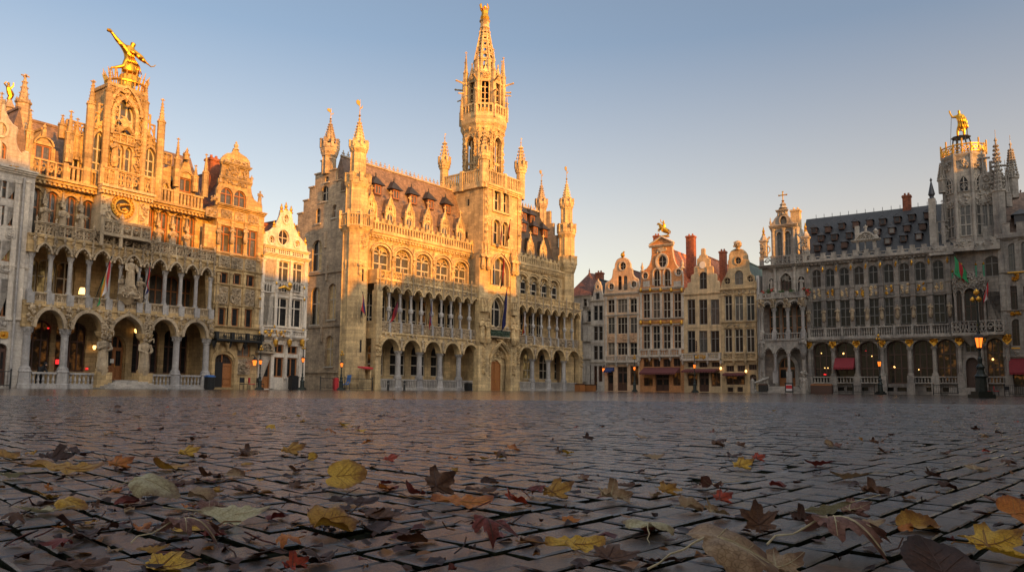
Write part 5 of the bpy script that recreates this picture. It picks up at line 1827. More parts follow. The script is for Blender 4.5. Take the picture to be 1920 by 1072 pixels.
  # walls behind: ground and loggia
  for (z0,z1,kind) in ((0,zpar0,'g'),(zpar0,zp2b,'l')):
   holes,wins = [],[]
   k = n if kind == 'g' else nb
   xs = cols if kind == 'g' else lc
   for i in range(k):
    if kind == 'g' and side == 0 and i == n - 1:
     continue
    if kind == 'l' and i in (6,9) and side == 0:
     continue
    if kind == 'l' and side == 1 and i in (5,6):
     continue
    c = (xs[i] + xs[i + 1]) / 2 + (.7 if kind == 'g' else .5)
    hw = 1.08 if kind == 'g' else .66
    w0,w1 = (1.5,zc + .9) if kind == 'g' else (zpar0 + .5,zl_c + .2)
    wins.append((c - hw,c + hw,w0,w1,i))
    holes.append(winhole(c - hw,c + hw,w0,w1,'round',hw * .8))
   facade_wall(B,[(x0,z0),(x1,z0),(x1,z1),(x0,z1)],holes,2.5,.35,M['hall'],'ground_wall' if kind == 'g' else 'loggia_wall')
   for a,b,c,d,i in wins:
    gm = M['glassY'] if (kind == 'g' and side == 1 and i == 1) else (M['glassW'] if random.random() < .22 else M['glassD'])
    B.window(a,b,c,d,2.65,'round',(b - a) * .4,2,(.34,.66),.11,M['stoneframe'],gm)
   fl = MB()
   fl.box(x0 - .3,x1 + .3,-.1,2.8,z1 - .03,z1 + .03)
   (fl.box(x0 - .2,x0 + .02,.3,2.8,z0,z1) if side else None)
   fl.box(x1 - .02,x1 + .2,.3,2.8,z0,z1)
   B.part(fl,'gallery_floor',M['hall'])
  # upper wall with the big windows
  ux0 = tx if side == 0 else x0
  ux1 = twl + .4 if side == 0 else X(1055,733,ym)
  if side == 0:
   w0,w1 = X(714,480,ym),X(863,500,ym)
   ctr = [w0 + (w1 - w0) * i / 4 for i in range(5)]
  else:
   w0,w1 = X(978,520,ym),X(1037,530,ym)
   ctr = [w0 + (w1 - w0) * i / 3 for i in range(4)]
  hw = 1.14
  zw0,zw1 = zp2b + .2,ztc0 - .75
  holes = [winhole(c - hw,c + hw,zw0,zw1,'round',.85) for c in ctr]
  facade_wall(B,[(ux0,zp2b),(ux1,zp2b),(ux1,ztc0),(ux0,ztc0)],holes,ym,.4,M['hall'],'upper_wall')
  for c in ctr:
   B.window(c - hw,c + hw,zw0,zw1,ym + .22,'round',.85,2,(.48,.76),.13,M['stoneframe'],M['glassA'] if side == 0 else M['glassD'])
  mo = MB()
  for i,c in enumerate(ctr):
   mo.mould(c - hw + .05,c + hw - .05,zw1 - .85,.85,'round',.2,ym - .2,ym + .1,14,2.6)
   mo.mould(c - hw - .25,c + hw + .25,zw1 - .8,1.05,'round',.1,ym - .28,ym + .05,14)
   for s_ in (-1,1):
    mo.mould(c + s_ * hw * .5 - hw * .42,c + s_ * hw * .5 + hw * .42,zw1 - 1.0,.45,'ogee',.09,ym + .1,ym + .25,8)
   mo.carve(c - hw * .5,c + hw * .5,zw1 - .55,zw1 - .12,ym + .2,26,.12,.08)
   if i + 1 < len(ctr):
    xm = (c + ctr[i + 1]) / 2
    mo.statue(xm,ym - .25,zw0 + 1.3,1.25,7)
    mo.pinnacle(xm,ym - .15,zw0 + 2.6,zw1 + .3,.3,.3)
    mo.bar((xm,ym - .12,zw0),(xm,ym - .12,zw0 + 1.0),.12,5)
  mo.carve(ux0 + .5,ux1 - .5,ztc0 - .4,ztc0 - .05,ym - .08,14,.09,.1)
  B.part(mo,'tracery',M['hall'])
  mb = MB()
  cornice(mb,ux0,ux1,ym,ztc0 - .05,ztc1,.4,.42)
  B.part(mb,'cornice',M['hall'])
  nseg = 5 if side == 0 else 4
  sx0 = ux0 + 1.2 if side == 0 else twr - .1
  sx1 = ux1 - .3 if side == 0 else ux1 - 1.0
  for i in range(nseg):
   mb = MB()
   a,b = sx0 + (sx1 - sx0) * i / nseg,sx0 + (sx1 - sx0) * (i + 1) / nseg
   mb.balustrade(a,b,ym - .2,ztc1,zrp,.42,.09,.16,.24,'arched')
   mb.merlons(a,b,ym - .2,zrp,zrp + .28,.82,.5,.24)
   B.part(mb,'parapet_panel',M['hall'])
  # mass of the wing and roof
  mb = MB()
  mb.box(ux0 if side == 1 else tx + .1,ux1 + (0 if side == 0 else .0),2.85,yend,0,zp2b)
  mb.box(ux0 if side == 1 else tx + .1,ux1,ym + .4,yend,zp2b,ztc1)
  B.part(mb,'wall',M['hall'])
  zr = Z(760,330,yp) if side == 0 else Z(990,391,yp)
  rx0 = tx + .1 if side == 0 else twr - .6
  rx1 = twl + .6 if side == 0 else X(1046,470,ym)
  mb = MB()
  long_roof(mb,rx0,rx1,ztc1,zr,ym + .15,yp,yend)
  roof = B.part(mb,'roof',M['browntile'] if side == 0 else M['slate'])
  cr = MB()
  n_ = int((rx1 - rx0) / .62)
  cr.box(rx0,rx1,yp - .12,yp + .12,zr - .06,zr + .1)
  for i in range(n_):
   x = rx0 + (i + .5) * (rx1 - rx0) / n_
   cr.bar((x,yp,zr),(x,yp,zr + .5),.05,4)
   cr.bar((x - .2,yp,zr + .38),(x + .2,yp,zr + .38),.05,4)
   cr.lump(x,yp,zr + .6,.1,.07,.12)
   cr.bar((x - .31,yp,zr + .1),(x,yp,zr + .35),.03,4)
   cr.bar((x + .31,yp,zr + .1),(x,yp,zr + .35),.03,4)
  B.part(cr,'ridge_cresting',M['hallside'],roof)
  slope = (yp - ym - .15) / (zr - ztc1)
  # big gabled dormers behind the parapet
  if side == 0:
   d1 = [X(p,q_,ym + .6) for p,q_ in ((694,410),(730,412),(766,424),(800,432),(832,440),(861,448))]
   d2 = [X(p,q_,ym + 1.8) for p,q_ in ((705,346),(739,352),(772,362),(804,371),(836,380))]
  else:
   d1 = [X(p,q_,ym + .6) for p,q_ in ((993,468),(1017,472))]
   d2 = [X(p,q_,ym + 1.6) for p,q_ in ((981,428),(1003,430),(1021,440),(988,405),(1003,412))]
  for x in d1:
   ya = ym + .45
   zb,zt = ztc1 + .1,ztc1 + 2.5
   zg = zt + 1.5 if side == 0 else zt + 1.4
   w_ = .64
   mb = MB()
   mb.wall([(x - w_,zb),(x + w_,zb),(x + w_,zt),(x,zg),(x - w_,zt)],[winhole(x - .46,x + .46,zb + .3,zt - .1,'pointed',.5),opening(x - .22,x + .22,zt + .12,zt + .8,'pointed',.4)],ya,ya + .25,True)
   mb.box(x - .04,x + .04,ya,ya + .1,zt + .1,zt + .8)
   mb.ring(x,zt + .5,.12,.14,.05,ya,ya + .1,8)
   for s_ in (-1,1):
    mb.bar((x + s_ * (w_ + .06),ya - .05,zt - .1),(x,ya - .05,zg + .05),.08,4)
    mb.pinnacle(x + s_ * w_,ya,zb,zt + .7,.17,.75)
    for k in range(4):
     f = (k + .5) / 4
     mb.lump(x + s_ * (w_ + .12) * (1 - f),ya - .05,zt + (zg - zt) * f + .08,.07,.07,.09)
   mb.bar((x,ya,zg),(x,ya,zg + .75),.06,4)
   mb.bar((x - .3,ya,zg + .5),(x + .3,ya,zg + .5),.06,4)
   mb.lump(x,ya,zg + .5,.14,.12,.16)
   o = B.part(mb,'dormer',M['hall'],roof)
   B.window(x - .46,x + .46,zb + .3,zt - .1,ya + .1,'pointed',.5,2,(.45,),.1,M['stoneframe'],M['glassA'] if side == 0 else M['glassD'],parent=o)
   rf = MB()
   yr = ym + .15 + slope * (zg - ztc1)
   yl = ym + .15 + slope * (zt - ztc1)
   rf.add([(x - w_ - .2,ya + .2,zt - .25),(x,ya + .15,zg - .1),(x + w_ + .2,ya + .2,zt - .25),(x,yr + .3,zg - .1),(x - w_ - .2,yl + .3,zt - .25),(x + w_ + .2,yl + .3,zt - .25)],
       [(0,1,3,4),(1,2,5,3),(0,2,1)])
   rf.box(x - w_,x + w_,ya + .25,yl + .4,zb,zt - .2)
   rf.build('dormer_roof',M['browntile'] if side == 0 else M['slate'],o)
  for k,x in enumerate(d2):
   lift = (0 if k < 3 else 1.6) if side == 1 else 0
   zb = ztc1 + (zr - ztc1) * .55 + lift
   ya = ym + .15 + slope * (zb - ztc1) - .15
   mb = MB()
   mb.box(x - .55,x + .55,ya,ya + 1.6,zb,zb + 1.15)
   o = B.part(mb,'dormer',M['darkwood'],roof)
   B.window(x - .42,x + .42,zb + .1,zb + 1.05,ya - .06,nx=2,trans=(),fw=.09,fm=M['timber'],gm=M['glassA'],parent=o)
   rf = MB()
   rf.add([(x - .85,ya - .3,zb + 1.1),(x + .85,ya - .3,zb + 1.1),(x + .85,ya + 1.5,zb + 1.1),(x - .85,ya + 1.5,zb + 1.1),(x,ya + .35,zb + 2.1),(x,ya + 1.5,zb + 2.1)],
       [(0,1,4),(1,2,5,4),(2,3,5),(3,0,4,5),(0,3,2,1)])
   finial(rf,x,ya + .35,zb + 2.05,.5,.07)
   rf.build('dormer_roof',M['slate'],o)
 # return side of the left arcade, with its own arches
 mb = MB()
 x0 = xa0 - .34
 B_ = [(zc,2.2),(zl_c,2.0)]
 mb.box(x0 - .05,x0 + .25,-.3,ym,zpar0,zpar1 + .1)
 mb.box(x0 - .05,x0 + .25,-.3,ym,zp2b,zp2t + .1)
 mb.box(x0 - .05,x0 + .25,-.25,ym,zc + 1.1,zpar0)
 mb.box(x0 - .05,x0 + .25,-.25,ym,zl_c + .8,zp2b)
 B.part(mb,'arcade_end',M['hall'])
 # side gable wall: local plane x = gx
 gx = tx - .15
 def S(px,py):
  return B.yz(px,py,gx)
 right = [(240,512),(262,512),(262,556),(275,600),(290,640),(303,690)]
 zq = zoomer(560,180,3.83)
 steps = [(150,490),(118,560),(88,640),(56,706),(28,800),(0,892)]
 pk = S(613,300)
 yk = pk[0]
 prof = []
 for zx,zy in steps:
  yy,zz = S(*zq(zx,zy))
  prof.append((yy,zz))
 # symmetric stepped outline about the peak
 mb = MB()
 zbase = ztc1 - 1.0
 pts = [(ym,0),(ym,ztc1)]
 nst = 6
 ztop = Z(613,300,yk) if False else pk[1]
 half_r = yk - ym
 half_l = half_r * 1.15
 left = []
 for k in range(nst):
  z_ = ztc1 + (ztop - ztc1) * (k + 1) / nst
  pts += [(ym + half_r * k / nst,z_),(ym + half_r * (k + 1) / nst,z_)]
  left = [(yk + half_l * (k + 1) / nst,ztop - (ztop - ztc1) * k / nst),(yk + half_l * (k + 1) / nst,ztop - (ztop - ztc1) * (k + 1) / nst)] + left if False else left
 for k in range(nst):
  pts += [(yk + half_l * (k + 1) / nst,ztop - (ztop - ztc1) * k / nst),(yk + half_l * (k + 1) / nst,ztop - (ztop - ztc1) * (k + 1) / nst)]
 pts += [(yk + half_l,0)]
 clean = []
 for p in pts:
  if not clean or abs(p[0] - clean[-1][0]) + abs(p[1] - clean[-1][1]) > 1e-4:
   clean.append(p)
 zq2 = zoomer(560,440,3.573)
 wq = [(*zq(170,650),*zq(205,752)),(*zq(250,780),*zq(264,872)),(*zq(130,810),*zq(152,912)),(*zq2(100,40),*zq2(145,240)),(*zq2(92,355),*zq2(130,600)),(*zq2(205,330),*zq2(240,565)),(*zq2(185,675),*zq2(222,880)),(*zq(195,580),*zq(212,615))]
 holes,wins = [],[]
 for ax,ay,bx,by in wq:
  y1_,z1_ = S(ax,ay)
  y0_,z0_ = S(bx,by)
  y0_,y1_ = min(y0_,y1_),max(y0_,y1_)
  m_ = (y0_ + y1_) / 2
  hw_ = max(.34,(y1_ - y0_) * .62)
  y0_,y1_ = m_ - hw_,m_ + hw_
  if y0_ < ym + .3:
   continue
  wins.append((y0_,y1_,z0_,z1_))
  holes.append(opening(y0_,y1_,z0_,z1_,'round',(y1_ - y0_) * .45))
 sw = MB()
 sw.wall(clean,holes,0,.45)
 sw.wall([p for p in clean],[],.46,.5,back=True)
 for (yy,zz) in [S(*zq2(190,250)),S(*zq2(65,260)),S(*zq2(165,560)),S(*zq2(155,660)),S(*zq2(180,30))]:
  sw.box(yy - .16,yy + .16,-.12,.02,zz - .9,zz + .7)
 for zz in (S(600,612)[1],S(600,697)[1],ztc1 - 4.2):
  sw.box(ym,yk + half_l,-.14,.02,zz - .1,zz + .1)
 for k in range(nst):
  zc_ = ztop - (ztop - ztc1) * k / nst
  sw.box(yk + half_l * k / nst,yk + half_l * (k + 1) / nst + .08,-.1,.5,zc_ - .02,zc_ + .12)
  sw.box(yk - half_r * (k + 1) / nst - .05,yk - half_r * k / nst,-.1,.5,zc_ - .02,zc_ + .12)
 # turn from (y, depth, z) to the side plane
 sw.v = [(gx + v[1],v[0],v[2]) for v in sw.v]
 side_w = B.part(sw,'gable_wall',M['hallside'])
 for (y0_,y1_,z0_,z1_) in wins:
  f = MB()
  wd = y1_ - y0_
  f.box(y0_ + wd / 2 - .05,y0_ + wd / 2 + .05,.2,.3,z0_,z1_)
  f.box(y0_,y1_,.2,.28,z0_ + (z1_ - z0_) * .55,z0_ + (z1_ - z0_) * .55 + .09)
  f.box(y0_ - .1,y1_ + .1,-.12,.3,z0_ - .15,z0_)
  f.v = [(gx + v[1],v[0],v[2]) for v in f.v]
  o = B.part(f,'window',M['stoneframe'],side_w)
  g = MB()
  g.wall(opening(y0_ + .02,y1_ - .02,z0_ + .02,z1_ - .02,'round',wd * .43),[],.26,.28,True)
  g.v = [(gx + v[1],v[0],v[2]) for v in g.v]
  g.build('pane',M['glassD'],o)
 mb = MB()
 mb.box(gx + .5,tx + .6,ym + .5,yk + half_l - .1,0,ztc1)
 B.part(mb,'wall',M['hallside'])
 # downpipe and gear on the side wall
 mb = MB()
 yy = ym + .9
 mb.bar((gx - .1,yy,.2),(gx - .1,yy,ztc1),.07,6)
 mb.box(gx - .5,gx + .1,yy - .25,yy + .25,ztc1 - 3.2,ztc1 - 2.6)
 B.part(mb,'drainpipe',M['greycol'])
 # turrets ---------------------------------------------------------------------
 zring0,zring1 = Z(659,428,ym),Z(659,402,ym)
 mk = Z(664,334,ym),Z(664,347,ym),Z(664,327,ym)
 z2a,z2b,z2c = Z(666,284,ym),Z(666,279,ym),Z(666,264,ym)
 mb = MB()
 oct_profile(mb,tx,ym,[(tr * 1.12,0),(tr * 1.12,.6),(tr,.8),(tr,zring0 - .8),(tr * 1.05,zring0 - .5),(tr * 1.3,zring0)])
 rr = B.rad(631,690,420,ym) * .96
 for i in range(8):
  a = math.pi / 8 + 2 * math.pi * i / 8
  a2 = a + math.pi / 4
  q = rr / math.cos(math.pi / 8)
  p0 = Vector((tx + q * math.cos(a),ym + q * math.sin(a),0))
  p1 = Vector((tx + q * math.cos(a2),ym + q * math.sin(a2),0))
  for z_,r_ in ((zring0 + .1,.12),(zring1 - .12,.1)):
   mb.bar((p0.x,p0.y,z_),(p1.x,p1.y,z_),r_,4)
  for k in range(5):
   p = p0.lerp(p1,(k + .5) / 5)
   mb.bar((p.x,p.y,zring0),(p.x,p.y,zring1),.06,4)
  mb.bar((p0.x,p0.y,zring0 - .1),(p0.x,p0.y,zring1 + .3),.17,4)
  q2_ = tr / math.cos(math.pi / 8)
  mb.bar((tx + q2_ * math.cos(a),ym + q2_ * math.sin(a),.8),(tx + q2_ * math.cos(a),ym + q2_ * math.sin(a),zring0),.09,4)
 for i in (4,5,6):
  a = 2 * math.pi * i / 8 + math.pi / 8 * 0
  for z_ in (6.8,12.2):
   mb.lump(tx + tr * 1.0 * math.cos(a),ym + tr * math.sin(a),z_,.12,.12,.6)
 o = B.part(mb,'turret',M['hall'])
 for zz in (3.6,6.5,10.5):
  sl = MB()
  sl.box(tx - .1,tx + .1,ym - tr * 1.02,ym - tr * .9,zz,zz + 1.2)
  sl.build('arrow_slit',M['void'],o)
 st = MB()
 st.carve(tx - .35,tx + .35,zring0 - 2.2,zring0 - .6,ym - tr - .05,16,.12,.12)
 st.statue(tx - .4,ym - tr - .1,zring0 - 4.5,1.2,7)
 st.build('carved_ornament',M['hall'],o)
 r2 = B.rad(645,685,380,ym) * .96
 r3 = B.rad(653,680,300,ym) * .96
 turret(B,tx,ym,r2,[(zring0,mk[0],r2,mk[1],mk[2],r2 * 1.18),(mk[1],z2a,r3,z2b,z2c,r3 * 1.28)],(z2c - .3,Z(672,223,ym),r3 * .85),Z(676,187,ym),M['hall'])
 # back turret on the gable peak
 bt = X(612,300,yk)
 rb = B.rad(600.5,624,300,yk) * .96
 turret(B,gx + .3,yk,rb,[(ztop - 1.5,Z(614,290,yk),rb,Z(614,283,yk),Z(614,262,yk),rb * 1.45)],(Z(614,266,yk),Z(618,227,yk),rb * .9),Z(619,203,yk),M['hallside'])
 # right turrets
 rx = X(1062,600,ym)
 ra = B.rad(1051,1077,560,ym) * .96
 rbt = B.rad(1046,1074,460,ym) * .96
 rc = B.rad(1049,1069,410,ym) * .96
 turret(B,rx,ym,ra,[(0,Z(1062,506,ym),ra,Z(1062,502,ym),Z(1062,482,ym),ra * 1.4),(Z(1062,506,ym),Z(1060,445,ym),rbt,Z(1060,440,ym),Z(1060,421,ym),rbt * 1.2),(Z(1060,445,ym),Z(1059,388,ym),rc,Z(1059,386,ym),Z(1059,373,ym),rc * 1.3)],(Z(1059,378,ym),Z(1059.5,340,ym),rc * .9),Z(1059,310,ym),M['hall'])
 yb2 = yp
 rx2 = X(1040,400,ym)
 rd = B.rad(1005,1022,400,yb2) * .96
 bx_ = X(1015,390,yb2)
 turret(B,bx_,yb2,rd,[(ztc1,Z(1014,388,yb2),rd,Z(1014,386,yb2),Z(1014,374,yb2),rd * 1.35)],(Z(1014,378,yb2),Z(1015,344,yb2),rd * .9),Z(1014,318,yb2),M['hallside'])
 mb = MB()                                             # right stepped gable
 gxr = rx - .3
 zt_ = Z(1030,398,yb2)
 for k in range(5):
  y0_,y1_ = ym + (yp - ym) * k / 5,ym + (yp - ym) * (k + 1) / 5
  mb.box(gxr - .4,gxr,y0_,y1_,0,ztc1 + (zt_ - ztc1) * (k + 1) / 5)
  mb.box(gxr - .4,gxr,2 * yp - y1_ + .01,2 * yp - y0_ - .01,0,ztc1 + (zt_ - ztc1) * (k + 1) / 5 - .01)
 B.part(mb,'gable_wall',M['hallside'])
 # tower --------------------------------------------------------------------------
 yt0 = -.3
 wd = twr - twl
 dp = wd * .92
 ycen = yt0 + dp / 2
 xcen = (twl + twr) / 2
 ztw = Z(906,342,yt0)
 ztb = Z(906,316,yt0)
 lw = X(898,733,yt0),X(966,733,yt0)
 def q8(zx,zy):
  return 840 + zx / 5.956,300 + zy / 5.956
 q9 = zoomer(820,360,2.82)
 wspec = []
 for a,b in ((505,580),(607,672)):
  wspec.append((X(*q8(a,450),yt0),X(*q8(b,450),yt0),Z(*q8(560,570),yt0),Z(*q8(545,325),yt0)))
 for a,b in ((495,572),(598,662)):
  wspec.append((X(*q8(a,800),yt0),X(*q8(b,800),yt0),Z(*q8(545,945),yt0),Z(*q8(545,670),yt0)))
 big = (X(*q9(285,440),yt0),X(*q9(372,440),yt0),Z(*q9(320,495),yt0),Z(*q9(325,340),yt0))
 mid = (X(*q9(280,640),yt0),X(*q9(343,640),yt0),Z(*q9(310,720),yt0),Z(*q9(310,555),yt0))
 por = (X(*q9(273,1000),yt0),X(*q9(382,1000),yt0),.02,Z(*q9(325,800),yt0))
 holes = [winhole(a,b,c,d,'round',(b - a) * .45) for a,b,c,d in wspec]
 holes += [winhole(*big,'pointed',(big[1] - big[0]) * .6),winhole(*mid,'pointed',(mid[1] - mid[0]) * .7),winhole(*por,'pointed',(por[1] - por[0]) * .75)]
 mb = MB()
 mb.wall([(twl,0),(twr,0),(twr,ztw),(twl,ztw)],holes,yt0,yt0 + .6)
 mb.box(twl,twr,yt0 + .61,yt0 + dp,0,ztw)
 mb.box(twl - .01,twl + .4,yt0 + .02,yt0 + dp,0,ztw - .01)
 mb.box(twr - .4,twr + .01,yt0 + .02,yt0 + dp,0,ztw - .01)
 cornice(mb,twl - .25,twr + .25,yt0 - .05,ztw - .55,ztw,.4)
 mb.box(twl - .35,twl,yt0 - .3,yt0 + dp + .3,ztw - .5,ztw)
 mb.box(twr,twr + .35,yt0 - .3,yt0 + dp + .3,ztw - .5,ztw)
 tw = B.part(mb,'tower',M['hall'])
 for (yy,zz) in ((2.0,ztw - 2.4),(2.2,ztw - 6.3),(2.4,ztw - 9.6),(3.6,ztw - 4.2)):
  sd = MB()
  sd.box(twl - .06,twl + .02,yy - .1,yy + .1,zz,zz + .8)
  sd.build('arrow_slit',M['void'],tw)
 for a,b,c,d in wspec:
  B.window(a,b,c,d,yt0 + .3,'round',(b - a) * .45,2,(.5,),.11,M['stoneframe'],M['glassD'],parent=tw)
 B.window(*big,yt0 + .35,'pointed',(big[1] - big[0]) * .6,3,(.55,),.14,M['stoneframe'],M['glassA'],parent=tw)
 B.window(*mid,yt0 + .35,'pointed',(mid[1] - mid[0]) * .7,2,(.62,),.14,M['stoneframe'],M['glassD'],parent=tw)
 mo = MB()
 for a,b,c,d in wspec:
  mo.mould(a,b,d - (b - a) * .45,(b - a) * .45,'round',.22,yt0 - .16,yt0 + .1,12,d - c - (b - a) * .45)
  mo.box(a - .25,b + .25,yt0 - .2,yt0 + .1,c - .25,c)
 for (a,b,c,d),f in ((big,.6),(mid,.7)):
  mo.mould(a,b,d - (b - a) * f,(b - a) * f,'pointed',.25,yt0 - .2,yt0 + .1,14,(d - c) * .45)
  mo.mould(a - .35,b + .35,d - (b - a) * f,(b - a) * f + .35,'ogee',.16,yt0 - .28,yt0 + .1,14)
 a,b,c,d = por
 mo.mould(a,b,d - (b - a) * .75,(b - a) * .75,'pointed',.3,yt0 - .3,yt0 + .1,16,3.4)
 mo.mould(a + .25,b - .25,d - (b - a) * .75,(b - a) * .75 - .3,'pointed',.2,yt0 - .05,yt0 + .4,16,3.4)
 for k in range(40):
  t = math.cos(math.pi * (k + .5) / 40)
  mo.lump((a + b) / 2 + (b - a + .5) / 2 * t,yt0 - .35,d - (b - a) * .75 + ((b - a) * .75 + .25) * arch_h('pointed',t),.16,.12,.18)
 mo.carve((a + b) / 2 - 1.2,(a + b) / 2 + 1.2,d + .35,d + 1.1,yt0 - .2,26,.18,.25)
 B.part(mo,'tracery',M['hall'],tw)
 pb = MB()                                             # inside the portal
 pb.box(a,b,yt0 + .55,yt0 + .6,0,d + .2)
 da,db = X(*q9(262,1000),yt0 + .5) + .3,X(*q9(330,1000),yt0 + .5)
 pb.mould(da,db,3.0,.6,'segment',.25,yt0 + .35,yt0 + .56,12,3.0)
 pb.carve(a + .5,b - .5,3.9,d - .9,yt0 + .5,18,.22,.2)
 B.part(pb,'portal',M['hall'],tw)
 B.door(da,db,.05,3.4,yt0 + .42,M['timber'],2,False,parent=tw)
 # stepped buttress piers with statues flanking the tower front
 for (p0,p1,sgn) in ((896,915.5,0),(956.5,967.5,1)):
  xa,xb_ = X(p0,733,yt0 - .4),X(p1,733,yt0 - .4)
  mb = MB()
  zt_ = Z(905,520,yt0)
  mb.box(xa,xb_,yt0 - .45,yt0 + .3,0,zt_ * .55)
  mb.box(xa + .12,xb_ - .12,yt0 - .3,yt0 + .3,zt_ * .55,zt_ + 2.5)
  mb.box(xa - .12,xb_ + .12,yt0 - .55,yt0 + .3,0,1.6)
  xm = (xa + xb_) / 2
  z4 = Z(905,600,yt0)
  for zz,h in ((Z(905,635,yt0),2.3),(Z(905,585,yt0),0),(Z(905,500,yt0),1.7)):
   if h:
    for s_ in (-.5,.5):
     mb.statue(xm + s_ * (xb_ - xa) * .55,yt0 - .6,zz,h,8)
   else:
    for s_ in (-.5,0,.5):
     mb.pinnacle(xm + s_ * (xb_ - xa) * .6,yt0 - .55,zz,zz + 1.6,.4,.4)
  for s_ in (-.5,0,.5):
   mb.pinnacle(xm + s_ * (xb_ - xa) * .6,yt0 - .4,Z(905,482,yt0),Z(905,455,yt0),.34,.4)
  mb.carve(xm - .25,xm + .25,1.8,Z(905,640,yt0),yt0 - .5,26,.13,.14)
  B.part(mb,'buttress',M['hall'],tw)
 for x in (twl + .35,twr - .35):
  mb = MB()
  mb.bar((x,yt0 - .05,Z(905,480,yt0)),(x,yt0 - .05,ztw - .5),.3,6)
  mb.carve(x - .2,x + .2,ztw - 6,ztw - 1.5,yt0 - .3,14,.13,.12)
  B.part(mb,'corner_shaft',M['hall'],tw)
 mb = MB()
 mb.box(twl + .3,twr - .3,yt0 - .12,yt0 + .05,mid[3] + .5,mid[3] + .75)
 mb.box(twl + .3,twr - .3,yt0 - .12,yt0 + .05,wspec[2][2] - .7,wspec[2][2] - .5)
 B.part(mb,'string_course',M['hall'],tw)
 # green carved balcony over the portal
 mb = MB()
 zz = Z(935,634,yt0)
 xa,xb_ = X(918,634,yt0 - .4),X(953,634,yt0 - .4)
 mb.mat(0).box(xa,xb_,yt0 - .7,yt0,zz,zz + .15)
 mb.mat(1).box(xa,xb_,yt0 - .62,yt0 - .5,zz + .15,zz + .85)
 mb.carve(xa + .1,xb_ - .1,zz + .2,zz + .85,yt0 - .66,30,.14,.1)
 mb.mat(0).box(xa - .1,xb_ + .1,yt0 - .75,yt0,zz + .85,zz + 1.0)
 for k in range(4):
  mb.lump(xa + (xb_ - xa) * (k + .5) / 4,yt0 - .6,zz + 1.2,.45,.2,.25)
 B.part(mb,'balcony',[M['carved'],M['greentile']],tw)
 # tower parapet
 zb = ztb
 for (p,q_) in (((twl,yt0),(twr,yt0)),((twl,yt0 + dp),(twl,yt0)),((twr,yt0),(twr,yt0 + dp)),((twr,yt0 + dp),(twl,yt0 + dp))):
  L_ = math.hypot(q_[0] - p[0],q_[1] - p[1])
  m2 = MB()
  for k in range(2):
   m2.balustrade(L_ * k / 2 + .25,L_ * (k + 1) / 2 - .25,0,ztw,zb,.34,.07,.16,.24,'arched')
  for k in range(3):
   m2.box(L_ * k / 2 - .22,L_ * k / 2 + .22,-.22,.22,ztw - .6,zb + .15)
  ang = math.atan2(q_[1] - p[1],q_[0] - p[0])
  c_,s_ = math.cos(ang),math.sin(ang)
  off = .25
  nx_,ny_ = s_,-c_
  m2.v = [(p[0] + v[0] * c_ - v[1] * s_ + nx_ * off,p[1] + v[0] * s_ + v[1] * c_ + ny_ * off,v[2]) for v in m2.v]
  B.part(m2,'tower_parapet',M['hall'],tw)
 # corner pinnacle turrets
 for cxx,cyy,t in ((twl,yt0,0),(twr,yt0,1),(twl,yt0 + dp,0),(twr,yt0 + dp,1)):
  zt_ = ztb + 1.2
  z_s = ztw
  z_c = ztw + (Z(968,277,yt0) - Z(968,343,yt0)) * .72
  z_t = ztw + (Z(968,240,yt0) - Z(968,343,yt0)) * 1.0
  mb = MB()
  oct_profile(mb,cxx,cyy,[(.5,z_s),(.5,z_c)])
  oct_battlement(mb,cxx,cyy,.72,z_c,z_c + .95)
  mb.lathe(cxx,cyy,[(.5,z_c + .5),(.05,z_t - .5)],8,.5)
  mb.crockets(cxx,cyy,z_c + .9,z_t - .7,.55,.1,5,8,.16,.5)
  mb.bar((cxx,cyy,z_t - .6),(cxx,cyy,z_t + .3),.04,4)
  mb.lump(cxx,cyy,z_t - .3,.14,.14,.14)
  mb.lump(cxx + .12,cyy,z_t + .25,.16,.04,.1)
  B.part(mb,'corner_pinnacle',M['hall'],tw)
 # octagonal lantern
 def octwall(z0,z1,apo,hole,mat,name,th=.35,taper=None,extra=None,parent=tw):
  """eight faces; hole(w0, w1) -> hole outlines for a face of half width w"""
  m_ = MB()
  for i in range(8):
   f = MB()
   h0 = apo * math.tan(math.pi / 8)
   h1 = (taper if taper else apo) * math.tan(math.pi / 8)
   L_ = math.hypot(z1 - z0,(apo - (taper or apo)))
   f.wall([(-h0,0),(h0,0),(h1,L_),(-h1,L_)],hole(h0,h1,L_),0,th)
   if extra:
    extra(f,h0,h1,L_,i)
   lean = math.atan2(apo - (taper or apo),z1 - z0)
   a = -math.pi / 2 + i * math.pi / 4
   c_,s_ = math.cos(a),math.sin(a)
   for v in f.v:
    yy = v[1] + v[2] * math.sin(lean)
    zz_ = z0 + v[2] * math.cos(lean)
    rr_ = apo - yy
    # face local x runs along the tangent
    m_.v.append((xcen + rr_ * c_ - v[0] * s_,ycen + rr_ * s_ + v[0] * c_,zz_))
   o_ = len(m_.v) - len(f.v)
   for fc,mt in zip(f.f,f.m):
    m_.f.append([k + o_ for k in fc])
    m_.m.append(mt)
  return B.part(m_,name,mat,parent)
 yc_ = ycen
 r1 = B.rad(877,950,300,yc_) * .95
 zg0,zg1 = Z(912,249,yc_),Z(912,229,yc_ )
 zgb = Z(912,210,yc_)
 zu1 = Z(912,163,yc_)
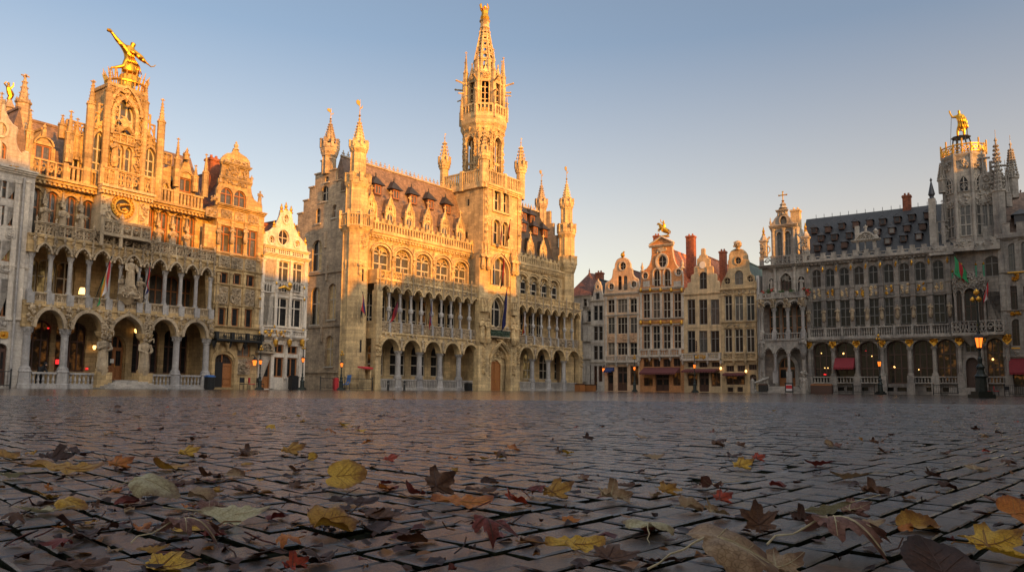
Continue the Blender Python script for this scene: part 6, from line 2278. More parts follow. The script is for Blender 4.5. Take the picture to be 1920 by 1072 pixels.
 lan = octwall(ztw,zg0 + .2,r1,lambda a,b,L_: [opening(-a * .66,a * .66,L_ * .1,L_ * .82,'pointed',a * .8)],M['hall'],'lantern',
      extra=lambda f,a,b,L_,i: (f.mould(-a * .66,a * .66,L_ * .82 - a * .8,a * .8,'pointed',.16,-.16,.1,12,L_ * .5),f.mould(-a * .72,a * .72,L_ * .8 - a * .8,a * 1.25,'ogee',.12,-.2,.05,12),f.box(-.07,.07,.1,.25,L_ * .12,L_ * .75),f.box(-a * .55,a * .55,.1,.22,L_ * .38,L_ * .42),f.carve(-a * .9,-a * .7,L_ * .1,L_ * .95,-.1,26,.13,.14),f.carve(a * .7,a * .9,L_ * .1,L_ * .95,-.1,26,.13,.14),f.lump(0,-.25,L_ * .93,.3,.2,.3)))
 mb = MB()
 mb.lathe(xcen,ycen,[(r1 * .22,ztw),(r1 * .22,zg0)],8,.5)
 mb.build('stair_core',M['hallside'],lan)
 # gallery
 rg = B.rad(870,958,230,yc_) * .95
 mb = MB()
 oct_profile(mb,xcen,ycen,[(r1 * 1.0,zg0 - .9),(r1 * 1.06,zg0 - .5),(rg * .95,zg0),(rg,zg0 + .25),(rg,zg1 - .1),(rg * .7,zg1 - .1)])
 B.part(mb,'gallery',M['hall'],tw)
 octwall(zg1 - .1,zgb,rg,lambda a,b,L_: [opening(-a * .82 + k * a * .415,-a * .82 + k * a * .415 + a * .3,L_ * .18,L_ * .82) for k in range(4)],M['hall'],'gallery_parapet',.2)
 for i in range(8):
  a = math.pi / 8 + i * math.pi / 4
  q = rg / math.cos(math.pi / 8)
  mb = MB()
  mb.pinnacle(xcen + q * math.cos(a),ycen + q * math.sin(a),zg1 - .5,zgb + 1.6,.26,.5)
  B.part(mb,'gallery_pinnacle',M['hall'],tw)
 # upper octagon with tall windows and gables
 r2_ = B.rad(880,949,190,yc_) * .9
 up = octwall(zg1,zu1,r2_,lambda a,b,L_: [opening(-a * .6,a * .6,L_ * .26,L_ * .97,'round',a * .5)],M['hall'],'belfry',
     extra=lambda f,a,b,L_,i: (f.mould(-a * .5,a * .5,L_ * .96 - a * .45,a * .45,'round',.16,-.2,.1,12,L_ * .6),f.box(-.06,.06,.1,.25,L_ * .28,L_ * .93),[f.box(-a * .5,a * .5,.1,.22,L_ * q - .05,L_ * q + .05) for q in (.45,.62,.78)],f.prism([(-a * .85,L_ * .92),(a * .85,L_ * .92),(0,L_ * 1.38)],-.25,-.05),f.carve(-a * .4,a * .4,L_ * 1.0,L_ * 1.2,-.28,30,.13,.12),f.lump(0,-.18,L_ * 1.42,.16,.14,.28)))
 mb = MB()
 mb.lathe(xcen,ycen,[(r2_ * .8,zg1),(r2_ * .8,zu1)],8,.5)
 mb.build('bell_chamber',M['void'],up)
 for i in range(8):
  a = math.pi / 8 + i * math.pi / 4
  q = r2_ * 1.12 / math.cos(math.pi / 8)
  mb = MB()
  x,y = xcen + q * math.cos(a),ycen + q * math.sin(a)
  mb.pinnacle(x,y,zg1,zu1 + 3.4 + .4 * (i % 2),.44,.66,4)
  mb.bar((x,y,zu1 - .4),(xcen + q * 1.5 * math.cos(a),ycen + q * 1.5 * math.sin(a),zu1 - .15),.13,5,.1)
  mb.lump(xcen + q * 1.5 * math.cos(a),ycen + q * 1.5 * math.sin(a),zu1 - .15,.18,.18,.16)
  mb.bar((x,y,zg1 + 3.0),(xcen + q * 1.4 * math.cos(a),ycen + q * 1.4 * math.sin(a),zg1 + 2.8),.11,5,.08)
  B.part(mb,'belfry_pinnacle',M['hall'],tw)
 # openwork spire
 zs0,zs1 = zu1 + .3,Z(916,59,yc_)
 zmid = Z(914,121,yc_)
 rs = B.rad(899,938,120,yc_) * .95
 rt = B.rad(914,927,60,yc_) * .95
 octwall(zs0 - .4,zmid,rs * 1.06,lambda a,b,L_: [opening(-a * .38,a * .38,L_ * .5,L_ * .92,'round',a * .38),opening(-a * .5,a * .5,L_ * .12,L_ * .4)],M['hall'],'spire',.25,taper=rs)
 def holes_spire(a,b,L_):
  out = []
  for k in range(5):
   f = .1 + .19 * k
   w_ = (a + (b - a) * f) * .52
   out.append(circle(0,L_ * f,w_,min(w_ * 1.1,L_ * .085),10))
  return out
 sp = octwall(zmid,zs1,rs,holes_spire,M['hall'],'spire',.16,taper=rt,
     extra=lambda f,a,b,L_,i: ([f.bar((-(a + (b - a) * q),-.03,L_ * q),((a + (b - a) * q),-.03,L_ * q),.06,4) for q in (.0,.2,.39,.58,.77)],f.bar((-a,-.02,0),(-b,-.02,L_),.11,4)))
 mb = MB()
 mb.crockets(xcen,ycen,zs0 - .2,zs1,rs / .92,rt / .92,9,8,.24,.5)
 oct_profile(mb,xcen,ycen,[(rt,zs1 - .2),(rt * 1.5,zs1),(rt * 1.25,zs1 + .3),(rt * 1.25,zs1 + .8),(rt * 1.6,zs1 + 1.0),(rt * .8,zs1 + 1.15)])
 B.part(mb,'spire_cap',M['hall'],tw)
 # gilt angel on the very top
 zt = zs1 + 1.12
 hgt = Z(919,12,yc_) - zt
 w_ = B.fr.world(B.u0 + xcen,ycen,zt)
 t = thing('gilt_statue','small gilt winged figure at the very top of the town hall spire','statue',w_,B.fr.ang)
 s = MB()
 s.lathe(0,0,[(.5,0),(.62,.12 * hgt),(.42,.35 * hgt),(.45,.5 * hgt),(.3,.6 * hgt),(.12,.66 * hgt)],9)
 s.lathe(-.05,0,[(.06,.64 * hgt),(.2,.7 * hgt),(.2,.78 * hgt),(.05,.84 * hgt)],8)
 s.tube([(.35,0,.55 * hgt),(.6,-.1,.8 * hgt),(.35,-.1,1.0 * hgt)],[.14,.11,.07],6)
 s.tube([(-.35,0,.55 * hgt),(-.75,-.1,.55 * hgt),(-.85,-.1,.7 * hgt)],[.13,.1,.06],6)
 s.build('figure',M['gold'],t)
 s = MB()
 for sg in (-1,1):
  s.prism([(sg * .1,.45 * hgt),(sg * .5,.5 * hgt),(sg * .75,.8 * hgt),(sg * .45,.95 * hgt),(sg * .2,.7 * hgt)],.2,.3)
 s.build('wings',M['gold'],t)
 return B
TH = town_hall()
# ------------------------------------------------------------ the guild hall on the right
def guild_right():
 B = Building(FB,'guild_hall','long shaded grey-brown guild hall with a blue slate roof and octagonal tower',1426,739,'guild hall')
 X,Z,P = B.x,B.z,B.p
 qa = zoomer(1420,360,5.36)
 qb = zoomer(1420,540,5.107)
 qc = zoomer(1400,340,4.871)
 qd = zoomer(1400,540,5.104)
 qe = zoomer(1660,460,3.696)
 qf = zoomer(1660,190,3.827)
 qg = zoomer(1740,350,5.105)
 qh = zoomer(1740,540,5.105)
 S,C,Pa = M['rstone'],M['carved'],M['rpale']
 yl = -1.6                                            # loggia front
 # ---- left loggia bay
 lx0,lx1 = X(1427.5,739,yl),X(1513,739,yl)
 z1a,z1b = Z(*qb(288,502),yl),Z(*qb(288,425),yl)    # balcony of first floor
 zcap = Z(*qb(288,190),yl)
 ztop = Z(*qb(288,95),yl)
 cols = [X(*qb(a,300),yl) for a in (40,158,288,432)]
 zg = Z(*qb(120,630),yl)
 # ground storey of the bay
 bays,mo = [],MB()
 for i in range(3):
  a,b = cols[i] + .22,cols[i + 1] - .22
  bays.append((a,b,.75,'round'))
  mo.mould(a,b,zg,.75,'ogee',.16,yl - .12,yl + .1,12)
  cusps(mo,a,b,zg,.7,'round',yl + .05,.1)
 pan = MB()
 arcade_panel(pan,cols[0] - .3,cols[-1] + .3,zg,z1a,bays,yl,yl + .35)
 pan.box(cols[0] - .4,cols[-1] + .4,yl - .1,.0,z1a,z1a + .15)
 ar = B.part(pan,'arcade',Pa)
 B.part(mo,'arch_moulding',Pa,ar)
 for i in (0,3):
  mb = MB()
  x = cols[i]
  mb.box(x - .38,x + .38,yl - .1,yl + .7,0,1.6)
  mb.lathe(x,yl + .15,[(.3,1.6),(.24,1.8),(.22,zg - .2),(.4,zg)],8)
  mb.statue(x,yl - .15,zg - .1,2.0,8)
  mb.carve(x - .3,x + .3,1.2,2.6,yl - .08,24,.14,.14)
  B.part(mb,'pier',Pa)
 for i in (1,2):
  mb = MB()
  mb.column(cols[i],yl + .15,2.6,zg,.16,8)
  mb.box(cols[i] - .3,cols[i] + .3,yl,yl + .4,1.2,2.6)
  B.part(mb,'column',M['greycol'])
 dxa,dxb = X(*qb(213,850),.3),X(*qb(370,850),.3)
 zd0,zd1,zda = Z(*qb(290,940),.3),Z(*qb(290,765),.3),Z(*qb(290,668),.3)
 # wall behind with the door
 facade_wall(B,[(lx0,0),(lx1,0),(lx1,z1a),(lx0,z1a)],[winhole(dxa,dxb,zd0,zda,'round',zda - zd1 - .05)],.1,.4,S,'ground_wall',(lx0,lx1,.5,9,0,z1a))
 B.door(dxa,dxb,zd0,zd1,.25,M['timber'],2)
 B.window(dxa,dxb,zd1,zda,.25,'round',zda - zd1 - .06,3,(),.08,M['timber'],M['glassD'],name='fanlight')
 mb = MB()
 mb.mould(dxa - .03,dxb + .03,zd1 + .05,zda - zd1,'round',.4,-.15,.12,16,zd1 - zd0)
 B.part(mb,'door_surround',Pa)
 st = MB()
 n = 7
 for k in range(n):
  st.box(cols[0] + .9 - .25 * (n - k),cols[3] - .9 + .25 * (n - k),yl - .3 - .32 * (n - 1 - k),.1,zd0 * k / n,zd0 * (k + 1) / n)
 B.part(st,'steps',M['lead_rail'])
 for sx,s_ in ((cols[0] + .55,-1),(cols[3] - .55,1)):
  mb = MB()
  y0_,y1_ = yl - 2.4,yl + .4
  za,zb = .15,zd0 + .1
  xo = sx + s_ * 1.1
  for k in range(9):
   f = (k + .5) / 9
   xx = xo + (sx - xo) * f
   mb.baluster(xx,y0_ + (y1_ - y0_) * f,za + (zb - za) * f,za + (zb - za) * f + .9,.09)
  mb.bar((xo,y0_,za + .95),(sx,y1_,zb + .95),.13,4)
  mb.bar((xo,y0_,za),(sx,y1_,zb),.16,4)
  mb.box(xo - .2,xo + .2,y0_ - .2,y0_ + .2,0,1.2)
  mb.lathe(xo,y0_,[(.2,1.2),(.24,1.45),(.05,1.75)],7)
  B.part(mb,'stair_balustrade',Pa)
 # loggia storey
 for i in range(4):
  mb = MB()
  x = cols[i]
  mb.box(x - .26,x + .26,yl - .06,yl + .46,z1a + .15,z1b + .08)
  mb.column(x,yl + .2,z1b + .05,zcap,.2,10,.45,.3)
  B.part(mb,'column',M['greycol'] if i else Pa)
 bays,mo,cv = [],MB(),MB()
 for i in range(3):
  a,b = cols[i] + .24,cols[i + 1] - .24
  bays.append((a,b,.8,'round'))
  mo.mould(a + .02,b - .02,zcap,.8,'round',.18,yl - .14,yl + .05,12)
  cusps(mo,a,b,zcap,.75,'round',yl + .05,.1)
  m2 = MB()
  m2.balustrade(cols[i] + .28,cols[i + 1] - .28,yl + .15,z1a + .15,z1b,.3,.075,.13,.24)
  B.part(m2,'balustrade',Pa)
 for x in cols:
  cv.carve(x - .4,x + .4,zcap + .1,ztop - .1,yl - .1,30,.14,.16)
  cv.lump(x,yl - .2,ztop - .3,.2,.2,.4)
 cv.carve(cols[0],cols[3],zcap + .95,ztop - .05,yl - .05,14,.12,.14)
 pan = MB()
 arcade_panel(pan,cols[0] - .3,cols[-1] + .35,zcap,ztop,bays,yl,yl + .35)
 pan.box(cols[0] - .5,cols[-1] + .5,yl - .25,.0,ztop,ztop + .16)
 la = B.part(pan,'arcade',Pa)
 B.part(mo,'arch_moulding',Pa,la)
 B.part(cv,'carved_ornament',C,la)
 mb = MB()
 mb.box(cols[-1] - .15,cols[-1] + .25,yl + .4,0,zcap + .4,ztop)
 mb.box(cols[-1] - .1,cols[-1] + .2,yl + .4,0,z1a,z1b)
 mb.box(cols[0] - .25,cols[0] + .1,yl + .4,0,zcap + .4,ztop)
 mb.box(cols[0] - .2,cols[0] + .1,yl + .4,0,z1a,z1b)
 B.part(mb,'arcade_end',Pa)
 holes,wl = [],[]
 for i in range(3):
  c = (cols[i] + cols[i + 1]) / 2 + .35
  wl.append((c - .62,c + .62,z1a + .3,zcap + .6))
  holes.append(winhole(*wl[-1],'round',.5))
 facade_wall(B,[(lx0,z1a),(lx1,z1a),(lx1,ztop),(lx0,ztop)],holes,.1,.4,S,'loggia_wall',(lx0,lx1,.5,9,z1a,ztop))
 for k_,w_ in enumerate(wl):
  B.window(*w_,.25,'round',.5,2,(.33,.66),.1,M['timber'],M['glassD'])
 # upper storey of the bay: arched door, niches, flower terrace
 z2b = Z(*qa(280,742),-.3)
 ba = (X(*qa(232,900),0),X(*qa(347,900),0),ztop + .15,Z(*qa(290,815),0))
 nl = (X(*qa(118,900),0),X(*qa(170,900),0),Z(*qa(145,1000),0),Z(*qa(145,870),0))
 nr = (X(*qa(410,900),0),X(*qa(478,900),0),Z(*qa(440,1000),0),Z(*qa(440,850),0))
 facade_wall(B,[(lx0,ztop),(lx1,ztop),(lx1,z2b),(lx0,z2b)],[winhole(*ba,'pointed',.9),winhole(*nl,'round',.4),winhole(*nr,'round',.5)],0,.5,Pa,'upper_wall',(lx0,lx1,.5,9,ztop,z2b))
 B.window(*ba,.3,'pointed',.9,3,(.35,.62),.1,M['darkwood'],M['glassB'])
 mo = MB()
 mo.mould(ba[0],ba[1],ba[3] - .9,.9,'pointed',.25,-.2,.1,12,1.6)
 mo.carve(ba[0] + .1,ba[1] - .1,ba[3] - .95,ba[3] - .2,.2,30,.14,.1)
 for nn in (nl,nr):
  mo.mould(nn[0],nn[1],nn[3] - .4,.4,'round',.14,-.16,.1,10,1.2)
  mo.statue((nn[0] + nn[1]) / 2,-.1,nn[2] + .2,nn[3] - nn[2] - .3,8)
 mo.carve(lx0 + .3,lx1 - .3,z2b - .5,z2b - .1,-.05,16,.13,.16)
 for zx in (180,375):
  x = X(*qa(zx,900),0)
  mo.lathe(x,-.15,[(.3,ztop),(.2,ztop + .4),(.18,z2b - .6),(.32,z2b - .2)],8)
 B.part(mo,'carved_ornament',Pa)
 mb = MB()
 cornice(mb,lx0 - .3,lx1 + .3,-.1,z2b - .1,z2b + .25,.55,.3)
 B.part(mb,'cornice',Pa)
 mb = MB()
 z0_,z1_ = ztop + .16,Z(*qa(280,1010),yl)
 mb.tracery(cols[0] - .3,cols[3] + .3,yl - .05,z0_,z1_,.06,.9)
 for x in cols:
  mb.box(x - .2,x + .2,yl - .2,yl + .15,z0_,z1_ + .15)
 B.part(mb,'terrace_parapet',Pa)
 # gabled top storey
 zb0,zb1 = Z(*qa(280,728),-.2),Z(*qa(280,640),-.2)
 segs = [lx0 - .1,X(*qa(150,690)),X(*qa(345,690)),X(*qa(400,690)),lx1 + .15]
 mb = MB()
 for a,b in ((segs[0] + .35,segs[1]),(segs[1] + .35,segs[2]),(segs[3] - .1,segs[4] - .4)):
  mb.tracery(a,b,-.3,zb0,zb1,.06,.85,.1)
 for x in (segs[0] + .15,segs[1] + .15,segs[2] + .2,segs[3] - .25,segs[4] - .2):
  mb.box(x - .22,x + .22,-.5,-.1,zb0,zb1 + .08)
 B.part(mb,'parapet',Pa)
 gx0,gx1 = X(*qa(140,500),.2),X(*qa(395,500),.2)
 zc1 = Z(*qa(260,345),.2)
 wspec = [(X(*qa(198,500),.2),X(*qa(252,500),.2)),(X(*qa(278,500),.2),X(*qa(336,500),.2))]
 wz0,wz1 = Z(*qa(260,638),.2),Z(*qa(260,400),.2)
 outl = [(gx0,z2b),(gx1,z2b),(gx1,zc1)]
 for zx,zy in ((375,320),(345,300),(330,265),(300,240),(290,185),(270,160),(235,160),(205,190),(205,240),(180,265),(160,300),(140,325)):
  p_ = P(*qa(zx,zy),.2)
  outl.append((min(gx1,max(gx0,p_[0])),p_[1]))
 outl.append((gx0,zc1))
 oc = P(*qa(262,290),.2)
 mb = MB()
 mb.wall(outl,[winhole(a,b,wz0,wz1,'round',.45) for a,b in wspec] + [circle(oc[0],oc[1],.42,.6,16)],.2,.6)
 mb.wall(outl,[],.6,.75,back=True)
 mb.box(gx0,gx1,.75,3.5,z2b,zc1)
 gb = B.part(mb,'gable',Pa)
 for a,b in wspec:
  B.window(a,b,wz0,wz1,.4,'round',.45,2,(.4,.7),.09,M['greyframe'],M['glassA'],parent=gb)
 mo = MB()
 mo.ring(oc[0],oc[1],.42,.6,.14,.08,.25,18)
 cornice(mo,gx0 - .15,gx1 + .15,.2,Z(*qa(260,362),.2),Z(*qa(260,330),.2),.4)
 for x in (gx0 + .25,(wspec[0][1] + wspec[1][0]) / 2,gx1 - .3):
  mo.lathe(x,.1,[(.3,z2b + .2),(.22,z2b + .5),(.2,wz1 + .05),(.34,wz1 + .4)],8)
 for a,b in wspec:
  mo.mould(a,b,wz1 - .45,.45,'round',.14,.04,.25,10)
 cornice(mo,X(*qa(190,190),.2),X(*qa(308,190),.2),.2,Z(*qa(250,200),.2),Z(*qa(250,180),.2),.3)
 mo.carve(X(*qa(210,220),.2),X(*qa(290,220),.2),Z(*qa(250,232),.2),Z(*qa(250,205),.2),.12,30,.12,.12)
 mo.lathe(X(*qa(254,150),.2),.4,[(.55,Z(*qa(254,160),.2)),(.3,Z(*qa(254,135),.2)),(.42,Z(*qa(254,125),.2)),(.12,Z(*qa(254,100),.2))],8)
 for i in range(len(outl) - 3):
  p,q_ = outl[i + 2],outl[i + 3]
  mo.bar((p[0],.3,p[1]),(q_[0],.3,q_[1]),.1,4)
 B.part(mo,'gable_trim',Pa,gb)
 cx,cz0,cz1 = X(*qa(256,50),.4),Z(*qa(256,112),.4),Z(*qa(256,0),.4)
 w_ = B.fr.world(B.u0 + cx,.4,cz0)
 t = thing('gilt_cross','gold cross on the small domed gable at the left end of the slate roofed hall','cross',w_,B.fr.ang)
 mb = MB()
 h = cz1 - cz0
 mb.lathe(0,0,[(.2,0),(.1,.12 * h),(.2,.2 * h),(.06,.28 * h),(.07,h)],7)
 mb.bar((-.42,0,.72 * h),(.42,0,.72 * h),.08,6)
 for p_ in ((-.45,.72),(.45,.72),(0,1.0),(0,.72)):
  mb.lump(p_[0],0,p_[1] * h,.14,.1,.14)
 mb.build('cross',M['gold'],t)
 for (za,zb_,ztp,mat_) in ((65,650,460,'goldpaint'),(487,650,420,'goldpaint')):
  x = X(*qa(za,550),-.1)
  z0_,z1_ = Z(*qa(za,zb_),-.1),Z(*qa(za,ztp),-.1)
  mb = MB()
  mb.box(x - .38,x + .38,-.45,.3,z0_,z1_ - .55)
  mb.box(x - .48,x + .48,-.55,.4,z1_ - .55,z1_ - .35)
  mb.lathe(x,-.1,[(.45,z1_ - .35),(.42,z1_ - .1),(.2,z1_ + .25),(.12,z1_ + .35)],8)
  mb.carve(x - .3,x + .3,z0_ + .2,z1_ - .7,-.47,26,.14,.14)
  o = B.part(mb,'pedestal',Pa)
  f = MB()
  finial(f,x,-.1,z1_ + .3,1.1,.16)
  f.build('gilt_finial',M['gold'],o)
 mb = MB()
 for s_,xx in ((1,segs[3] + .1),(-1,gx0 - .1)):
  mb.tube([(xx,0,zb1 + 2.6),(xx + s_ * .45,0,zb1 + 2.1),(xx + s_ * .75,0,zb1 + 1.2),(xx + s_ * 1.3,0,zb1 + .6)],.13,5)
  mb.tube([(xx + s_ * (.35 + .35 * math.cos(t_)),0,zb1 + 1.0 + .5 * math.sin(t_)) for t_ in [k * .9 for k in range(8)]],.08,4)
 finial(mb,gx0 - .05,.2,zc1,1.3,.14)
 B.part(mb,'scroll_bracket',Pa)
 chimney(B,X(*qc(450,330),3),3,z2b + 2,Z(*qc(450,262),3),1.1,.9,M['ochre'])
 # ---- main range
 mx0,mx1 = lx1,X(1886,743)
 zgut0,zgut1 = Z(*qc(950,735)),Z(*qc(950,712))
 zbt = Z(*qc(950,640))
 zb_0,zb_1 = Z(*qd(1000,472)),Z(*qd(1000,375))
 def sp(q,zx0,zx1,zy):
  return X(*q(zx0,zy)),X(*q(zx1,zy))
 upw = [sp(qc,a,b,880) for a,b in ((595,680),(718,803),(846,936),(978,1073),(1112,1201),(1250,1345))]
 upw += [sp(qe,a,b,190) for a,b in ((93,168),(204,281),(328,406))]
 zu0,zu1 = Z(*qc(1160,935)),Z(*qc(1160,765))
 lww = [sp(qd,a,b,250) for a,b in ((630,717),(763,856),(895,992),(1033,1131),(1175,1269),(1320,1411))]
 lww += [sp(qe,a,b,430) for a,b in ((104,178),(210,289),(335,415))]
 zl0,zl1 = Z(*qd(1080,360)),Z(*qd(1080,105))
 twb0,twb1 = sp(qe,705,806,400)                   # right of the oriel
 upw.append(sp(qe,690,790,150))
 lww.append((twb0,twb1))
 holes = [winhole(a,b,zu0,zu1,'round',.5) for a,b in upw] + [winhole(a,b,zl0,zl1) for a,b in lww]
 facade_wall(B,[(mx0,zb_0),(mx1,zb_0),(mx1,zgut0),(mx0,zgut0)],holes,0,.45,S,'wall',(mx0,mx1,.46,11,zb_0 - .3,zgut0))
 for k,(a,b) in enumerate(upw):
  B.window(a,b,zu0,zu1,.2,'round',.5,2,(.64,),.08,M['greyframe'],M['glassB'] if k % 3 == 0 else M['glassD'])
 for k,(a,b) in enumerate(lww):
  B.window(a,b,zl0,zl1,.2,nx=2,trans=(.36,.68),fw=.08,fm=M['greyframe'],gm=M['glassW'] if k == 9 else M['glassD'])
 for k in range(len(upw) - 1):
  x0_,x1_ = upw[k]
  zc0,zc1_ = zl1 + .25,zu0 - .2
  if k < 9:
   mb = MB()
   for s_ in (0,1):
    a = x0_ + (x1_ - x0_) * .5 * s_ + .06
    b = a + (x1_ - x0_) * .5 - .12
    mb.mat(0).box(a,b,-.06,.02,zc0,zc1_)
    mb.mat(1).carve(a + .12,b - .12,zc0 + .15,zc1_ - .1,-.07,22,.16,.07)
    mb.mat(0)
   B.part(mb,'relief_panel',[S,M['goldpaint'] if k % 2 else M['ochre']])
 xs = []
 for k in range(len(upw)):
  a = upw[k]
  if k == 0:
   xs.append(a[0] - .42)
  if k < 8:
   xs.append((a[1] + upw[k + 1][0]) / 2)
  elif k == 8:
   xs.append(a[1] + .4)
 for x in xs:
  mb = MB()
  mb.box(x - .24,x + .24,-.22,.02,zb_0,zgut0 - .1)
  mb.box(x - .3,x + .3,-.3,.02,zu0 - .3,zu0 - .1)
  mb.box(x - .3,x + .3,-.3,.02,zl1 + .05,zl1 + .2)
  pl = B.part(mb,'pilaster',S)
  g = MB()
  g.statue(x,-.35,zl0 + .9,1.25,6)
  g.build('statue',C,pl)
  g = MB()
  g.lump(x,-.32,zu1 - .1,.13,.12,.4)
  g.build('gilt_ornament',M['goldpaint'],pl)
 mb = MB()
 cornice(mb,mx0,X(1772,480),-.05,zgut0 - .1,zgut1 + .05,.5,.45)
 B.part(mb,'cornice',S)
 bt0,bt1 = mx0 + .2,X(1768,470)
 nseg = 6
 for k in range(nseg):
  a,b = bt0 + (bt1 - bt0) * k / nseg,bt0 + (bt1 - bt0) * (k + 1) / nseg
  m2 = MB()
  m2.box(a,b,-.35,-.1,zgut1,zgut1 + .22)
  m2.balustrade(a,b,-.22,zgut1 + .2,zbt - .3,.55,.09,.1,.2,'slots')
  m2.merlons(a,b,-.22,zgut1 + .2,zbt,1.15,.42,.26)
  B.part(m2,'parapet',Pa)
 # balcony balustrade along the first floor
 bx1 = X(*qe(455,600))
 nseg = 8
 for k in range(nseg):
  a,b = mx0 + .25 + (bx1 - mx0 - .25) * k / nseg,mx0 + .25 + (bx1 - mx0 - .25) * (k + 1) / nseg
  m2 = MB()
  m2.balustrade(a + .14,b - .14,-.5,zb_0,zb_1,.27,.08,.14,.26)
  m2.box(a - .14,a + .14,-.65,-.35,zb_0,zb_1 + .05)
  B.part(m2,'balustrade',Pa)
 mb = MB()
 mb.box(mx0,mx1,-.7,.4,zb_0 - .22,zb_0)
 mb.box(mx0,mx1,-.5,.4,zb_0 - .4,zb_0 - .22)
 B.part(mb,'balcony_slab',Pa)
 # ground arcade of shop windows
 zp0,zp1 = Z(*qd(950,912)),Z(*qd(950,845))
 zsp,zat = Z(*qd(950,580)),Z(*qd(950,515))
 arches = [sp(qd,a,b,700) for a,b in ((637,812),(852,1036),(1080,1262))]
 arches += [sp(qe,a,b,760) for a,b in ((10,152),(192,326),(358,492))]
 arches.append(sp(qe,704,826,760))
 dr = sp(qe,562,652,900)
 arch_rows = [(a,b,zat - zsp,'round') for a,b in arches]
 holes = [winhole(a,b,zp0 if k < 6 else zp0,zat,'round',zat - zsp) for k,(a,b) in enumerate(arches)]
 zdr = Z(*qe(600,775))
 zdb = Z(*qe(600,985))
 zw2 = (Z(*qe(600,738)),Z(*qe(600,655)))
 holes += [winhole(dr[0],dr[1],zdb,zdr,'round',.8),winhole(X(*qe(556,700)),X(*qe(652,700)),*zw2)]
 # basement openings
 base_w = [sp(qd,a,b,950) for a,b in ((866,932),(958,1030),(1092,1165),(1338,1408))] + [sp(qe,a,b,980) for a,b in ((82,148),(284,326),(398,440))]
 zb0_,zb1_ = .35,zp0 - .4
 bh = [winhole(a,b,zb0_,zb1_) for a,b in base_w]
 facade_wall(B,[(mx0,0),(mx1,0),(mx1,zb_0 - .35),(mx0,zb_0 - .35)],holes + bh,0,.9,S,'ground_wall',(mx0,mx1,.95,11,0,zb_0 - .3))
 for k,(a,b) in enumerate(arches):
  B.window(a,b,zp0,zat,.65,'round',zat - zsp,3 if k != 1 else 2,(.36,.68),.12,M['darkwood'],M['glassW'] if k in (5,6) else M['glassD'])
 B.window(X(*qe(556,700)),X(*qe(652,700)),*zw2,.4,nx=3,trans=(.5,),fw=.09,fm=M['greyframe'],gm=M['glassD'])
 B.door(dr[0],dr[1],zdb,zdr,.4,M['darkwood'],1,False,'round',.8)
 for a,b in base_w:
  B.window(a,b,zb0_,zb1_,.35,nx=1,trans=(),fw=.06,fm=M['iron'],gm=M['glassD'],name='basement_window')
 mo = MB()
 for a,b in arches:
  mo.mould(a,b,zsp,zat - zsp,'round',.26,-.18,.05,14)
 mo.mould(dr[0],dr[1],zdr - .8,.8,'round',.3,-.2,.05,12,2.4)
 B.part(mo,'arch_moulding',Pa)
 cx_ = [arches[0][0] - .4] + [(arches[k][1] + arches[k + 1][0]) / 2 for k in range(5)] + [arches[5][1] + .35,arches[6][0] - .4,arches[6][1] + .3]
 for x in cx_:
  mb = MB()
  mb.box(x - .4,x + .4,-.5,.05,0,zp0 + .05)
  mb.box(x - .34,x + .34,-.42,.05,zp0 + .05,zp1 + .1)
  mb.column(x,-.15,zp1 + .1,zsp + .05,.22,8,.4,.3)
  o = B.part(mb,'column',Pa)
  g = MB()
  g.prism([(x - .42,zat - .25),(x,zat - .75),(x + .42,zat - .25),(x + .3,zat + .2),(x,zat + .4),(x - .3,zat + .2)],-.32,-.24)
  g.carve(x - .3,x + .3,zat - .4,zat + .2,-.32,40,.14,.1)
  g.build('gilt_shield',M['goldpaint'],o)
 for k in (0,1,2,4,5,6):
  m2 = MB()
  a,b = arches[k]
  m2.balustrade(a + .02,b - .02,-.25,zp0,zp1,.32,.1,.14,.26)
  B.part(m2,'balustrade',Pa)
 awning(B,qd(848,670),qd(1036,670),qd(940,668),1.15,1.2,M['awning'])
 # warm lamps glimmering behind the arches
 for q_,zx,zy,s_ in ((qd,715,622,.1),(qd,748,763,.09),(qd,778,763,.09),(qd,926,625,.16),(qd,1198,650,.1),(qd,1412,752,.12),(qe,65,843,.12),(qe,745,788,.18),(qe,232,860,.1)):
  x,z = P(*q_(zx,zy),.5)
  s_ *= .62
  mb = MB()
  mb.lathe(x,.5,[(s_ * .5,z - s_),(s_,z),(s_ * .4,z + s_)],7)
  B.part(mb,'interior_lamp',M['bulb'])
 for q_,zx,zy,s_ in ((qd,750,825,.3),(qd,1140,600,.12)):
  x,z = P(*q_(zx,zy),.5)
  mb = MB()
  mb.lump(x,.5,z,s_ * .7,.1,s_ * .3)
  B.part(mb,'interior_red_lamp',M['redlight'])
 mb = MB()
 n = 6
 for k in range(n):
  mb.box(dr[0] - 1.6 + .0 * k,dr[1] + .6,-.3 - .3 * (n - k),.3,zdb * k / n,zdb * (k + 1) / n)
 B.part(mb,'steps',M['lead_rail'])
 # roof with three rows of little dormers
 yr = 6.0
 zr = Z(1620,399,yr)
 mb = MB()
 rx1 = X(1790,420,3)
 long_roof(mb,mx0 - 1.2,rx1,zgut1,zr,.3,yr,11.5)
 for k in range(16):
  x = mx0 + (rx1 - mx0) * k / 16
  mb.bar((x,yr,zr),(x,yr,zr + .45),.03,4)
 roof = B.part(mb,'roof',M['slate'])
 sl = (yr - .3) / (zr - zgut1)
 dl = [(qc,zx,zy) for zx,zy in ((622,450),(747,440),(873,410),(1000,395),(1128,380),(1247,370),(685,520),(807,510),(942,495),(1195,465),(1330,450),(652,610),(768,600),(897,580),(1290,545))]
 dl += [(qf,zx,zy) for zx,zy in ((90,850),(193,835),(305,820),(48,925),(158,912),(270,900),(22,1000),(133,985),(243,970))]
